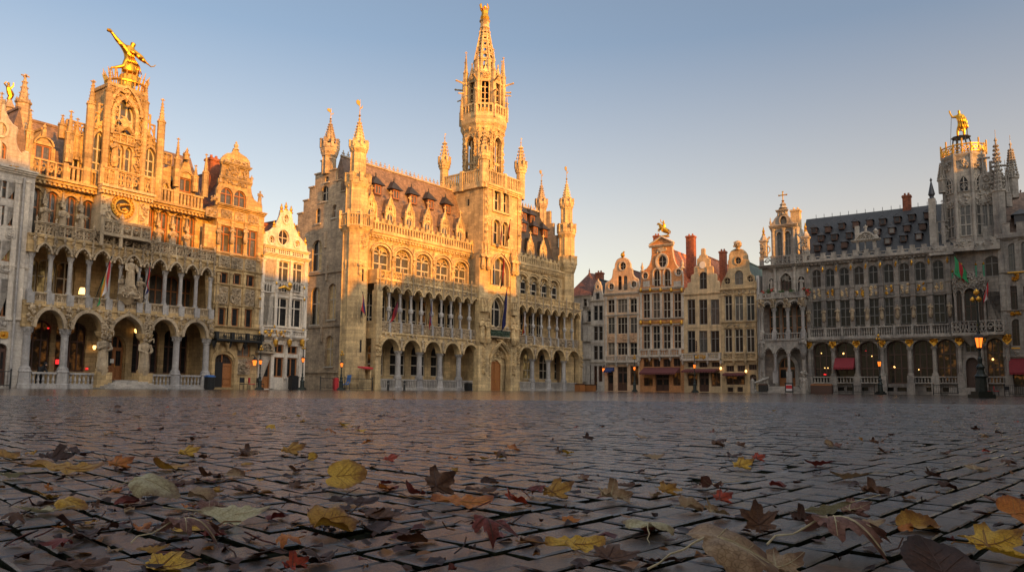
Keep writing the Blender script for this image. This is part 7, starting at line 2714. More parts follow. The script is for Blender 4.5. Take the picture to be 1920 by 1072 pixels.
 for q_,zx,zy in dl:
  yg = 3.0
  for _ in range(4):
   z = Z(*q_(zx,zy),yg)
   yg = .3 + sl * (z - zgut1) - .1
  x = X(*q_(zx,zy),yg)
  z -= .45
  ya = .3 + sl * (z - zgut1) - .25
  mb = MB()
  mb.mat(0).box(x - .32,x + .32,ya,ya + 1.2,z,z + .75)
  mb.mat(1).box(x - .22,x + .22,ya - .04,ya + .02,z + .1,z + .66)
  mb.mat(2).add([(x - .46,ya - .2,z + .72),(x + .46,ya - .2,z + .72),(x + .46,ya + 1.1,z + .72),(x - .46,ya + 1.1,z + .72),(x,ya - .05,z + 1.1),(x,ya + 1.1,z + 1.1)],[(0,1,4),(1,2,5,4),(2,3,5),(3,0,4,5),(0,3,2,1)])
  mb.bar((x - .45,ya - .19,z + .73),(x,ya - .05,z + 1.11),.035,4)
  mb.bar((x + .45,ya - .19,z + .73),(x,ya - .05,z + 1.11),.035,4)
  B.part(mb,'dormer',[M['darkwood'],random.choice((M['greyframe'],M['darkwood'],M['slate'])),M['leadroof']],roof)
 # stone frontispiece on the roof edge
 a,b = X(*qc(1000,560),.1),X(*qc(1180,560),.1)
 z0_,z1_,z2_ = Z(*qc(1090,640),.1),Z(*qc(1090,530),.1),Z(*qc(1090,470),.1)
 mb = MB()
 hw = (b - a) / 2
 mb.wall(opening(a,b,z0_,z2_,'segment',z2_ - z1_),[winhole(a + .25,a + .9,z0_ + .1,z1_ - .1),winhole(b - 1.1,b - .35,z0_ + .1,z1_ - .1)],.1,.5,True)
 mb.mould(a,b,z1_,z2_ - z1_,'segment',.22,-.1,.3,12)
 mb.carve(a + .5,b - .5,z1_,z2_ - .2,.08,24,.16,.14)
 cornice(mb,a - .5,b + .5,.1,z1_ - .25,z1_,.3)
 mb.statue((a + b) / 2,.2,z2_ + .1,.9,7,False)
 mb.box(a - .1,a + .35,.05,.5,z2_ - .5,z2_ + .9)
 mb.lathe(b,.2,[(.4,z1_),(.15,z1_ + .5),(.3,z1_ + .9),(.05,z1_ + 1.2)],7)
 B.part(mb,'frontispiece',Pa,roof)
 chimney(B,X(*qf(155,720),6),6,zr - 1,Z(*qf(155,676),6),.9,.7,parent=roof)
 # ---- oriel under the tower
 ox0,ox1 = X(*qe(462,430),-.7),X(*qe(690,430),-.7)
 zo0,zo1 = zb_0,Z(*qe(580,205),-.7)
 za_ = Z(*qe(580,330),-.7)
 cols_ = [X(*qe(a,420),-.7) for a in (487,541,640,690)]
 mb = MB()
 bays = []
 for i in range(3):
  p,q_ = cols_[i] + .12,cols_[i + 1] - .12
  bays.append((p,q_,.55 if i == 1 else .4,'ogee'))
 arcade_panel(mb,cols_[0] - .15,cols_[-1] + .15,za_,zo1 - .5,bays,-.85,-.6)
 mb.box(cols_[0] - .15,cols_[-1] + .15,-.6,0,zo1 - .6,zo1 - .3)
 for i,x in enumerate(cols_):
  mb.column(x,-.72,zb_0,za_,.12,8)
  mb.carve(x - .15,x + .15,za_ + .1,zo1,-.9,50,.12,.12)
 for i in range(3):
  mb.mould(bays[i][0],bays[i][1],za_,bays[i][2],'ogee',.1,-.98,-.8,10)
 mb.carve(cols_[0],cols_[-1],za_ + .6,zo1 - .2,-.88,40,.16,.2)
 mb.tracery(cols_[0],cols_[-1],-.8,zo1 - .4,zo1 + .35,.06,.8)
 mb.box(cols_[0] - .2,cols_[-1] + .2,-1.1,0,zb_0 - .3,zb_0)
 mb.lathe((cols_[0] + cols_[-1]) / 2,-.4,[(.2,zb_0 - 1.3),(.5,zb_0 - .9),(1.1,zb_0 - .3)],8)
 ori = B.part(mb,'oriel',Pa)
 for i in range(3):
  B.window(cols_[i] + .12,cols_[i + 1] - .12,zb_0 + .2,za_ + .1,-.45,nx=2,trans=(.65,),fw=.08,fm=M['darkwood'],gm=M['glassD'],parent=ori)
 m2 = MB()
 m2.tracery(X(*qe(462,560),-1),X(*qe(820,560),-1),-1.05,zb_0,zb_1 + .15,.06,.75)
 m2.box(X(*qe(462,560),-1),X(*qe(820,560),-1),-1.2,0,zb_0 - .2,zb_0)
 B.part(m2,'balcony',Pa)
 for zx,zy in ((525,140),(627,140),(680,135),(465,190)):
  x,z = P(*qe(zx,zy),-.9)
  gp = MB()
  gp.mat(0).bar((x,-.95,zo1 - .3),(x,-.95,z),.09,6)
  gp.mat(1).lump(x,-.95,z + .12,.12,.12,.2)
  B.part(gp,'gilt_tipped_post',[M['greenpaint'],M['gold']])
 # ---- windows on the wall above the oriel
 # ---- tower
 tyc = 2.6
 txc = X(1812,400,tyc)
 r_ = B.rad(1776,1845,320,tyc) * .95
 ztw0,ztw1 = zgut0 - .2,Z(1810,298,tyc)
 yf = tyc - r_
 za,zb = Z(*qg(355,180),yf),Z(*qg(355,470),yf)
 mb = MB()
 oct_profile(mb,txc,tyc,[(r_,zgut0 - 3),(r_,ztw1 - .3),(r_ * 1.08,ztw1),(r_ * 1.08,ztw1 + .2)])
 for i in range(8):
  a = math.pi / 8 + i * math.pi / 4
  q_ = r_ / math.cos(math.pi / 8)
  mb.bar((txc + q_ * math.cos(a),tyc + q_ * math.sin(a),zgut0),(txc + q_ * math.cos(a),tyc + q_ * math.sin(a),ztw1),.2,6)
 tw = B.part(mb,'tower',Pa)
 hwf = r_ * math.tan(math.pi / 8)
 face_specs = []
 for i in (0,1,7):                                  # the front face and its two neighbours
  a = -math.pi / 2 + i * math.pi / 4
  for kind in ('low','top'):
   f,g = MB(),MB()
   if kind == 'low':
    z0w,z1w = zb,za
    for s_ in (-1,1):
     w0,w1 = (s_ * hwf * .32 - hwf * .24),(s_ * hwf * .32 + hwf * .24)
     f.box(w0 - .08,w0,-.06,.04,z0w,z1w)
     f.box(w1,w1 + .08,-.06,.04,z0w,z1w)
     g.box(w0,w1,-.02,.02,z0w,z1w)
    for fz in (0,.36,.68,1):
     zz = z0w + (z1w - z0w) * fz
     f.box(-hwf * .65,hwf * .65,-.08,.04,zz - .06,zz + .06)
   else:
    zt0,zt1 = Z(*qf(560,650),yf),Z(*qf(560,538),yf)
    f.mould(-hwf * .55,hwf * .55,zt1 - 1.0,1.0,'pointed',.16,-.12,.03,12,zt1 - zt0 - 1.0)
    f.box(-.05,.05,-.08,.03,zt0,zt1 - .1)
    f.tracery(-hwf * .5,hwf * .5,-.03,zt0,zt0 + 1.1,.05,.6)
    f.carve(-hwf * .6,hwf * .6,zt1 + .8,ztw1 - .6,-.05,10,.2,.12)
    f.carve(-hwf * .6,hwf * .6,zt0 - 1.8,zt0 - .4,-.05,8,.2,.1)
    g.wall(opening(-hwf * .55,hwf * .55,zt0,zt1,'pointed',1.0),[],-.01,.02,True)
   c_,s2 = math.cos(a),math.sin(a)
   for m_ in (f,g):
    m_.v = [(txc + (r_ - v[1]) * c_ - v[0] * s2,tyc + (r_ - v[1]) * s2 + v[0] * c_,v[2]) for v in m_.v]
   o = B.part(f,'window',Pa,tw)
   g.build('pane',M['glassD'] if kind == 'top' else M['glassA'],o)
 mb = MB()                                             # gilt crown rail
 zk = ztw1 + .2
 ncr = 16
 rr = r_ * 1.12
 pts = [(txc + rr * math.cos(2 * math.pi * k / ncr),tyc + rr * math.sin(2 * math.pi * k / ncr)) for k in range(ncr + 1)]
 mb.tube([(p[0],p[1],zk + .15) for p in pts],.07,5)
 mb.tube([(p[0],p[1],zk + .95) for p in pts],.09,5)
 for k in range(ncr):
  p,q_ = pts[k],pts[k + 1]
  mb.bar((p[0],p[1],zk),(p[0],p[1],zk + (1.6 if k % 2 == 0 else 1.1)),.09,5)
  mb.tube([(p[0],p[1],zk + .2),((p[0] + q_[0]) / 2,(p[1] + q_[1]) / 2,zk + .75),(q_[0],q_[1],zk + .2)],.05,4)
  mb.tube([(p[0],p[1],zk + .9),((p[0] + q_[0]) / 2,(p[1] + q_[1]) / 2,zk + .35),(q_[0],q_[1],zk + .9)],.05,4)
 B.part(mb,'crown_railing',M['goldpaint'],tw)
 zs = Z(1806,256,tyc)
 mb = MB()
 for k in range(6):
  a = 2 * math.pi * k / 6
  mb.bar((txc + r_ * .62 * math.cos(a),tyc + r_ * .62 * math.sin(a),ztw1),(txc - .15 + .75 * math.cos(a),tyc + .75 * math.sin(a),zs - .1),.08,5)
 mb.lathe(txc - .15,tyc,[(.95,zs - .18),(1.0,zs - .08),(.5,zs)],8)
 B.part(mb,'statue_stand',M['iron'],tw)
 B.tower_stand = (txc - .15,tyc,zs)
 # parapets round the foot of the tower
 for (a0,a1,yy,zz0,zz1) in ((qg(10,600),qg(245,600),-.2,640,525),(qg(245,560),qg(440,560),-.8,600,480),(qg(440,560),qg(690,560),-.2,590,470)):
  xa,xb_ = X(*a0,yy),X(*a1,yy)
  zq0,zq1 = Z(*qg((a0[0] - 1740) * 5.105 + 60,zz0 - 5),yy),Z(*qg((a0[0] - 1740) * 5.105 + 60,zz1 + 25),yy)
  m2 = MB()
  m2.box(xa,xb_,yy - .12,yy + .1,zq0,zq1 - .3)
  m2.carve(xa + .2,xb_ - .2,zq0 + .2,zq1 - .3,yy - .12,10,.16,.1)
  m2.merlons(xa,xb_,yy,zq1 - .3,zq1,1.1,.5)
  m2.box(xa,xb_,yy - .35,.3,zq0 - .3,zq0)
  B.part(m2,'parapet',Pa)
 # right wing of the tower with windows, buttress stack and crocketed spirelets
 wx0,wx1 = txc + r_ * .75,X(1882,420,1.2)
 wz1 = Z(*qf(700,520),1.2)
 ww = [(X(*qf(a,800),1.2),X(*qf(b,800),1.2)) for a,b in ((697,733),(744,782))]
 wza,wzb = Z(*qf(740,893),1.2),Z(*qf(740,740),1.2)
 wmx = X(*qf(830,700),1.2)
 holes = [winhole(a,b,wza,wzb) for a,b in ww]
 mb = MB()
 outl = [(wx0,zgut0 - .5),(wx1,zgut0 - .5),(wx1,Z(*qf(930,700),1.2)),(wmx + .9,Z(*qf(870,600),1.2)),(wmx,wz1 + .3),(wx0,wz1)]
 mb.wall(outl,holes,1.2,1.6)
 mb.wall(outl,[],1.65,2.4,True)
 mb.carve(wx0 + .3,wmx - .3,wz1 - 3.4,wz1 - .2,1.18,10,.22,.14)
 for k in range(3):
  xx = wx0 + .3 + .75 * k
  mb.bar((xx,1.3,wz1),(xx,1.3,wz1 + 1.8 - .55 * k),.13,4)
  mb.bar((xx - .1,1.3,wz1 + 1.8 - .55 * k),(xx + .75,1.3,wz1 + 1.7 - .55 * k),.12,4)
 wing = B.part(mb,'tower_wing',Pa,tw)
 for a,b in ww:
  B.window(a,b,wza,wzb,1.35,nx=2,trans=(.55,),fw=.08,fm=M['greyframe'],gm=M['glassA'],parent=wing)
 for (zx,zyt,zyb,ww_,yy) in ((800,262,960,.95,1.0),(905,300,700,.85,2.0),(862,478,760,.45,1.2),(405,405,660,.75,1.8),(880,530,760,.4,1.4)):
  x = X(*qf(zx + (20 if zx == 800 else 5),zyb - 150),yy)
  z1_ = Z(*qf(zx,zyt),yy)
  z0_ = Z(*qf(zx,zyb),yy) if zx != 800 else zgut0
  mb = MB()
  sh_ = .36 if zx in (905,) else (.52 if zx == 800 else .35)
  mb.pinnacle(x,yy,z0_,z1_,ww_,sh_,6,False)
  mb.bar((x,yy,z1_ - .2),(x,yy,z1_ + .9),.025,4)
  if zx in (800,905,405):
   zz = z0_ + (z1_ - z0_) * sh_
   mb.crockets(x,yy,zz,z1_ - .6,ww_ * .62,.1,12,8,.16)
  B.part(mb,'spirelet',Pa,tw)
 lx = X(*qf(338,800),1.5)
 mb = MB()
 mb.mat(0).box(lx - .35,lx + .35,1.1,1.9,zgut0,Z(*qf(338,700),1.5))
 mb.mat(1).lathe(lx,1.5,[(.3,Z(*qf(338,700),1.5)),(.2,Z(*qf(338,685),1.5)),(.36,Z(*qf(338,668),1.5)),(.06,Z(*qf(338,575),1.5)),(.14,Z(*qf(338,565),1.5)),(.02,Z(*qf(338,548),1.5))],8)
 mb.mat(0).pinnacle(lx + 1.0,1.4,zgut0,Z(*qf(380,710),1.4),.4,.6)
 mb.tracery(lx + .4,lx + 1.8,1.5,zgut0 + 1.5,zgut0 + 4.0,.09,1.3)
 B.part(mb,'lead_spirelet',[Pa,M['leadroof']],tw)
 # gilt statue on its stand ----------------------------------------------------
 return B
GR = guild_right()
# --- house at the right edge
def house_right():
 qg = zoomer(1740,350,5.105)
 qh = zoomer(1740,540,5.105)
 D = M['darkwood']
 rows = [dict(q=(qg(768,545),qg(860,800)),kind='round',rise=.4,fm=M['greyframe'],gm=M['glassA']),dict(q=(qg(890,525),qg(985,795)),kind='round',rise=.4,fm=M['greyframe'],gm=M['glassA']),
   dict(q=(qh(790,-20),qh(884,205)),fm=D,gm=M['glassB'],t=(.75,)),dict(q=(qh(915,-20),qh(1010,205)),fm=D,gm=M['glassB'],t=(.75,)),
   dict(q=(qh(803,295),qh(895,550)),kind='round',rise=.5,fm=D,gm=M['glassB'],t=(.75,)),dict(q=(qh(925,295),qh(1015,550)),kind='round',rise=.5,fm=D,gm=M['glassB'],t=(.75,))]
 B = house(FB,'townhouse','pale stone townhouse cut off by the right edge, with gilt reliefs and a red awning',(1886,1975),qg(850,490),[],rows,(M['rpale'],M['rpale']),None,None,depth=11,
     bands=[(*qg(850,490),.35,.35),(*qg(850,820),.2,.2),(*qh(850,215),.2,.2),(*qh(850,660),.3,.25)],pilasters=[(qh(750,650),qg(715,500),.5),(qh(905,650),qg(878,500),.3)],
     ground=shopfront([('shop',(qh(815,790),qh(990,945)),dict(nx=2))]),base=743)
 g = MB()
 g.carve(B.x(*qg(805,870)),B.x(*qg(870,870)),B.z(*qg(840,895)),B.z(*qg(840,835)),-.15,60,.14,.14)
 g.box(B.x(*qg(760,820)),B.x(*qg(919,820)),-.25,-.2,B.z(*qg(840,825)),B.z(*qg(840,815)))
 g.carve(B.x(*qh(790,240)),B.x(*qh(890,240)),B.z(*qh(840,260)),B.z(*qh(840,230)),-.1,60,.12,.1)
 g.box(B.x(*qh(800,575)),B.x(*qh(900,575)),-.06,.02,B.z(*qh(850,580)),B.z(*qh(850,568)))
 B.part(g,'gilt_ornament',M['goldpaint'])
 panels(B,[(qh(808,588),qh(895,650))],M['rpale'],dens=14)
 awning(B,qh(775,680),qh(1010,680),qh(850,672),1.5,1.5,M['awning'])
 rb = MB()
 ze,zr = B.ze,B.z(*qg(860,40),4)
 long_roof(rb,.1,B.xr,ze,zr,.3,5,10)
 for k in range(12):
  rb.lump(.3 + k * .5,5,zr + .15,.12,.1,.2)
 B.part(rb,'roof',M['browntile'])
 m2 = MB()
 m2.merlons(.2,B.xr,-.2,ze + .3,B.z(*qg(850,345),-.2),1.4,.55)
 m2.box(.2,B.xr,-.32,-.08,ze + .1,ze + .55)
 B.part(m2,'parapet',M['rpale'])
 x,z = B.p(*qg(890,300),1)
 mb = MB()
 mb.box(x - .6,x + .6,.7,3,z - .7,z + .4)
 mb.add([(x - .9,.5,z + .35),(x + .9,.5,z + .35),(x + .9,3,z + .35),(x - .9,3,z + .35),(x,1.0,z + 1.0),(x,3,z + 1.0)],[(0,1,4),(1,2,5,4),(2,3,5),(3,0,4,5)])
 B.part(mb,'dormer',M['leadroof'],None)
 return B
house_right()
# ------------------------------------------------------------ the ground: wet stone setts
def sett_material(name,sheet):
 m,n,p = newmat(name)
 tc = n.nodes.new('ShaderNodeTexCoord')
 obj = tc.outputs['Object']
 if sheet:
  mp = n.nodes.new('ShaderNodeMapping')
  mp.inputs['Rotation'].default_value = (0,0,R(46))
  n.links.new(obj,mp.inputs[0])
  br = n.nodes.new('ShaderNodeTexBrick')
  n.links.new(mp.outputs[0],br.inputs['Vector'])
  br.inputs['Scale'].default_value = 1
  br.inputs['Brick Width'].default_value = .122
  br.inputs['Row Height'].default_value = .083
  br.inputs['Mortar Size'].default_value = .012
  br.inputs['Color1'].default_value = (.042,.031,.026,1)
  br.inputs['Color2'].default_value = (.088,.062,.05,1)
  br.inputs['Mortar'].default_value = (.02,.018,.015,1)
  col = br.outputs[0]
 else:
  g = n.nodes.new('ShaderNodeNewGeometry')
  r = ramp(n,(.032,.021,.016),(.15,.084,.057))
  r.color_ramp.elements.new(.55).color = (.064,.043,.034,1)
  r.color_ramp.elements.new(.8).color = (.072,.062,.060,1)
  n.links.new(g.outputs['Random Per Island'],r.inputs[0])
  col = r.outputs[0]
 n1 = noise(n,obj,0.55,4,.6)
 n2 = noise(n,obj,46.0,8,.78)
 n3 = noise(n,obj,9.0,4,.65)
 r2 = ramp(n,(.4,.4,.4),(1.5,1.42,1.35),.34,.66)
 n.links.new(n2.outputs[0],r2.inputs[0])
 col = mixc(n,1.0,col,r2.outputs[0],'MULTIPLY')
 r3 = ramp(n,(.7,.7,.72),(1.2,1.15,1.1),.35,.65)
 n.links.new(n3.outputs[0],r3.inputs[0])
 col = mixc(n,1.0,col,r3.outputs[0],'MULTIPLY')
 n.links.new(col,p.inputs['Base Color'])
 p.inputs['Coat Weight'].default_value = .75
 p.inputs['Coat Roughness'].default_value = .11
 ro = n.nodes.new('ShaderNodeMapRange')
 ro.inputs['From Min'].default_value = .35
 ro.inputs['From Max'].default_value = .65
 ro.inputs['To Min'].default_value = .10 if not sheet else .16
 ro.inputs['To Max'].default_value = .34
 mx = n.nodes.new('ShaderNodeMath')
 mx.operation = 'ADD'
 hf = n.nodes.new('ShaderNodeMath')
 hf.operation = 'MULTIPLY'
 hf.inputs[1].default_value = .5
 n.links.new(n3.outputs[0],mx.inputs[0])
 n.links.new(n1.outputs[0],mx.inputs[1])
 n.links.new(mx.outputs[0],hf.inputs[0])
 n.links.new(hf.outputs[0],ro.inputs[0])
 n.links.new(ro.outputs[0],p.inputs['Roughness'])
 b1 = n.nodes.new('ShaderNodeBump')
 b1.inputs['Strength'].default_value = 1.0
 b1.inputs['Distance'].default_value = .013
 n.links.new(n2.outputs[0],b1.inputs['Height'])
 b2 = n.nodes.new('ShaderNodeBump')
 b2.inputs['Strength'].default_value = .35
 b2.inputs['Distance'].default_value = .015 if not sheet else .03
 n.links.new(n3.outputs[0],b2.inputs['Height'])
 n.links.new(b1.outputs[0],b2.inputs['Normal'])
 last = b2
 if sheet:
  b3 = n.nodes.new('ShaderNodeBump')
  b3.inputs['Strength'].default_value = .8
  b3.inputs['Distance'].default_value = .012
  b3.invert = True
  n.links.new(br.outputs[1],b3.inputs['Height'])
  n.links.new(b2.outputs[0],b3.inputs['Normal'])
  last = b3
 n.links.new(last.outputs[0],p.inputs['Normal'])
 b4 = n.nodes.new('ShaderNodeBump')                 # the film of water is smoother than the stone
 b4.inputs['Strength'].default_value = .35
 b4.inputs['Distance'].default_value = .012 if not sheet else .03
 n.links.new(n3.outputs[0],b4.inputs['Height'])
 b5 = n.nodes.new('ShaderNodeBump')
 b5.inputs['Strength'].default_value = .4
 b5.inputs['Distance'].default_value = .006
 n.links.new(n2.outputs[0],b5.inputs['Height'])
 n.links.new(b4.outputs[0],b5.inputs['Normal'])
 n.links.new(b5.outputs[0],p.inputs['Coat Normal'])
 return m
ZN,ZF = 0.55,18.0
def near_half(z):
 return .80 * z + 1.1
def build_ground():
 rnd = random.Random(11)
 ms = sett_material('wet_sett',False)
 msh = sett_material('wet_sett_sheet',True)
 bed = plain('dark_mossy_joint',(.009,.010,.005),.97,0,.7,26,.5,spec=.05)
 # far sheet, with the near wedge cut out
 mb = MB()
 wedge = [(-near_half(ZN),ZN),(near_half(ZN),ZN),(near_half(ZF),ZF),(-near_half(ZF),ZF)]
 outer = [(-450,-350),(450,-350),(450,450),(-450,450)]
 tris = tessellate_polygon([[Vector((x,y,0)) for x,y in outer],[Vector((x,y,0)) for x,y in wedge]])
 mb.add([(x,y,-.004) for x,y in outer + wedge],tris)
 tag(mb.build('square',msh),kind='structure')
 mb = MB()
 mb.add([(x,y,-.0065) for x,y in wedge],[(0,1,2,3)])
 tag(mb.build('joint_bed',bed),kind='structure')
 # setts
 mb = MB()
 e1 = Vector((math.sin(R(44)),math.cos(R(44))))
 e2 = Vector((-e1.y,e1.x))
 s0 = on_ground(960,965)
 seam = Vector((s0.x,s0.y))
 def inside(x,y):
  return ZN - .2 < y < ZF + .1 and abs(x) < near_half(y) + .1
 def stones(dl,dr,side,rw,ln):
  """courses run along dl, each rw wide; stones ln long"""
  n_r = int(28 / rw)
  for i in range(-n_r,n_r):
   off = rnd.uniform(0,.2)
   t = -30.0 + off
   base = seam + dr * (i * rw)
   # skip courses that never meet the wedge
   while t < 30:
    L_ = ln * rnd.uniform(.68,1.4)
    c = base + dl * (t + L_ / 2) + dr * (rw / 2)
    t += L_
    if not inside(c.x,c.y):
     continue
    sd = (c - seam).dot(e2)
    if (side == 'R') != (sd < 0):
     continue
    far = c.y > 7
    gap = .0045 if not far else .0058
    hl,hw = L_ / 2 - gap,rw / 2 - gap
    if side == 'R' and sd > -.12:
     pass
    hz = rnd.uniform(-.003,.003)
    ta,tb = rnd.gauss(0,.007),rnd.gauss(0,.007)
    q = rnd.uniform(.0022,.005)
    def pt(a,b,z):
     v = c + dl * a + dr * b
     return (v.x,v.y,z + hz + a * ta + b * tb)
    j = lambda: rnd.uniform(-.005,.005)
    k4 = [(-hl + j(),-hw + j()),(hl + j(),-hw + j()),(hl + j(),hw + j()),(-hl + j(),hw + j())]
    lo = [pt(a,b,-.014) for a,b in k4]
    mi = [pt(a,b,-.0042) for a,b in k4]
    # rounded shoulders: two insets
    i1 = [pt(a - math.copysign(q * .4,a),b - math.copysign(q * .4,b),-.0012) for a,b in k4]
    i2 = [pt(a - math.copysign(q * 1.5,a),b - math.copysign(q * 1.5,b),.0012) for a,b in k4]
    vs,fs,mm = lo + mi + i1 + i2,[],[]
    for l_ in range(3):
     for k in range(4):
      mm.append(1 if l_ < 2 else 0)
      fs.append((l_ * 4 + k,l_ * 4 + (k + 1) % 4,l_ * 4 + 4 + (k + 1) % 4,l_ * 4 + 4 + k))
    fs.append((12,13,14,15))
    mb.add(vs,fs)
    mb.m[-13:] = mm + [0]
 stones(e2,e1,'L',.083,.122)
 stones(e1,e2,'R',.083,.122)
 tag(mb.build('cobblestones',[ms,bed]),kind='structure')
build_ground()
# ------------------------------------------------------------ the houses on the near side of the square, behind the viewer
def near_side():
 spec = [(-34,12,25),(-22,11,23.5),(-11,9,25),(-2,7,24.3),(5,4.5,22.9),(9.5,5.5,21.4),(15,7,20.8),(22,6,19.6),(28,5,18.9),(33,6,20.2),(39,12,21.5),(51,7.5,20.9),(58.5,16.5,27.6),(75,6,23.6),(81,6.5,22.2),(87.5,12,27.0)]
 mats = ['plaster','greyhouse','ochre','whitehouse','pinkstone']
 rows = [(tuple(NA * 15 + DA * a),math.atan2(DA.y,DA.x),wd,h,'townhouse on the near side of the square, behind the viewer','houses behind the viewer',1) for a,wd,h in spec]
 rows += [(tuple(FB.world(u)),FB.ang,6.0,15.5,'townhouse carrying on the far row past the right edge','houses past the right edge',-1) for u in (4.6,10.7)]
 rows += [(tuple(FA.world(u)),FA.ang,7.0,17.0,'townhouse carrying on the left row past the left edge','houses past the left edge',-1) for u in (10.4,3.2)]
 for i,(loc,ang,wd,h,lab,grp,sg) in enumerate(rows):
  o = thing('townhouse',lab,'townhouse',loc,ang,grp)
  mb = MB()
  eave = h - 3.2
  holes,wins = [],[]
  n = max(2,int(wd / 2.4))
  for r_ in range(4):
   for k in range(n):
    c = wd * (k + .5) / n
    z0 = 4.2 + r_ * (eave - 4.5) / 4
    wins.append((c - .6,c + .6,z0,z0 + (eave - 4.5) / 4 - 1.0))
  mb.box(0,wd - .05,0,9,0,eave)
  mb.build('wall',M[mats[i % 5]],o)
  for a_,b_,z0,z1 in wins:
   f = MB()
   f.box(a_ - .1,b_ + .1,-.08,-.002,z0 - .1,z1 + .1)
   w_ = f.build('window',M['trimgrey'],o)
   g = MB()
   g.box(a_,b_,-.1,-.081,z0,z1)
   g.build('pane',M['glassD'],w_)
  mb = MB()
  long_roof(mb,-.1,wd + .05,eave,h,-.3,4.5,9.3)
  mb.build('roof',M['browntile'],o)
near_side()
# ------------------------------------------------------------ gilt statues on the two towers
def skin_body(name,joints,links,parent,mat,sub=2):
 me = bpy.data.meshes.new(name)
 keys = list(joints)
 me.from_pydata([joints[k][0] for k in keys],[(keys.index(a),keys.index(b)) for a,b in links],[])
 o = bpy.data.objects.new(name,me)
 COL.objects.link(o)
 o.parent = parent
 sk = o.modifiers.new('skin','SKIN')
 sk.use_smooth_shade = True
 for i,k in enumerate(keys):
  r = joints[k][1]
  me.skin_vertices[0].data[i].radius = (r,r) if not hasattr(r,'__len__') else r
  me.skin_vertices[0].data[i].use_root = (i == 0)
 ss = o.modifiers.new('sub','SUBSURF')
 ss.levels = ss.render_levels = sub
 me.materials.append(mat)
 return o
def archer():
 fr = FA
 y = 2.3
 u,z = fr.uv(240,142,y)
 w_ = fr.world(u,y,z - .1)
 t = thing('gilt_statue','large gold striding figure with both arms flung wide, above the crown of the left tower','statue',w_,fr.ang)
 # figure strides to the right, head forward; metres, total about 2.9 high
 J = {
  'pelvis': ((0,0,1.28),(.30,.24)),'belly': ((-.05,-.02,1.62),(.27,.22)),'chest': ((-.08,-.06,2.0),(.44,.3)),'neck': ((.1,-.1,2.36),.12),
  'head0': ((.17,-.14,2.56),(.21,.22)),'head1': ((.2,-.16,2.74),(.2,.2)),
  'shl': ((-.5,-.04,2.2),.22),'ell': ((-1.0,-.02,2.55),.17),'wrl': ((-1.3,0,2.86),.12),'hal': ((-1.48,0,3.0),.12),
  'shr': ((.28,-.1,2.1),.16),'elr': ((.85,-.18,1.85),.15),'wrr': ((1.25,-.22,1.5),.08),'har': ((1.42,-.24,1.42),.07),
  'hipl': ((-.2,.05,1.15),.22),'knl': ((-.35,.0,.72),.17),'anl': ((-.95,.12,.42),.1),'tol': ((-1.25,.12,.3),.08),
  'hipr': ((.2,-.05,1.12),.24),'knr': ((.48,-.1,.66),.2),'anr': ((.62,-.05,.2),.13),'tor': ((.9,-.1,.12),.09),
 }
 L_ = [('pelvis','belly'),('belly','chest'),('chest','neck'),('neck','head0'),('head0','head1'),('chest','shl'),('shl','ell'),('ell','wrl'),('wrl','hal'),('chest','shr'),('shr','elr'),('elr','wrr'),('wrr','har'),
    ('pelvis','hipl'),('hipl','knl'),('knl','anl'),('anl','tol'),('pelvis','hipr'),('hipr','knr'),('knr','anr'),('anr','tor')]
 skin_body('figure',J,L_,t,M['gold'],2)
 s = MB()                                              # flowing robe in folds from chest to feet
 s.lathe(.08,0,[(.33,2.2),(.30,1.8),(.34,1.4),(.46,.95),(.58,.45),(.5,.3)],16,0,1.0,.72)
 for k in range(9):
  f = k / 8
  x0,x1 = -.35 + .55 * f,-.25 + 1.2 * f
  s.tube([(x0,-.22 - .06 * math.sin(k * 2),2.0),(x0 * .8 + .1,-.3 + .05 * (k % 2),1.4),((x0 + x1) / 2 + .1,-.28,.95),(x1 * .8 + .12,-.25 + .08 * (k % 2),.42)],[.04,.05,.06,.045],5)
  s.tube([(x0,.16,2.0),(x0 * .8 + .1,.24,1.4),((x0 + x1) / 2 + .1,.2,.95),(x1 * .8 + .12,.16,.42)],[.04,.05,.06,.045],5)
 s.tube([(-.1,-.3,1.95),(.35,-.34,1.8),(.8,-.3,1.62),(1.15,-.25,1.45)],[.13,.17,.18,.07],6)
 s.tube([(-.3,-.2,2.2),(-.7,-.1,2.2),(-.95,-.05,2.4)],[.12,.14,.08],6)
 s.build('robe',M['gold'],t,smooth=True)
 s = MB()
 s.tube([(1.4,-.24,1.42),(1.6,-.24,1.33),(1.85,-.24,1.45),(1.95,-.24,1.6)],[.05,.045,.04,.03],6)
 s.build('bow',M['gold'],t)
 s = MB()
 s.tube([(-1.4,0,2.96),(-1.62,0,3.06),(-1.7,0,2.94)],[.12,.15,.1],6)
 s.build('scroll',M['gold'],t)
 for k_,s_ in enumerate((-.05,.1)):
  pass
 s = MB()
 s.lathe(.1,0,[(.8,-.4),(.7,.0),(.55,.12)],10)
 s.bar((-.9,.1,-.3),(-.9,.1,.38),.06,6)
 s.bar((.05,.1,-.2),(.05,.1,.7),.07,6)
 s.build('base',M['goldpaint'],t)
archer()
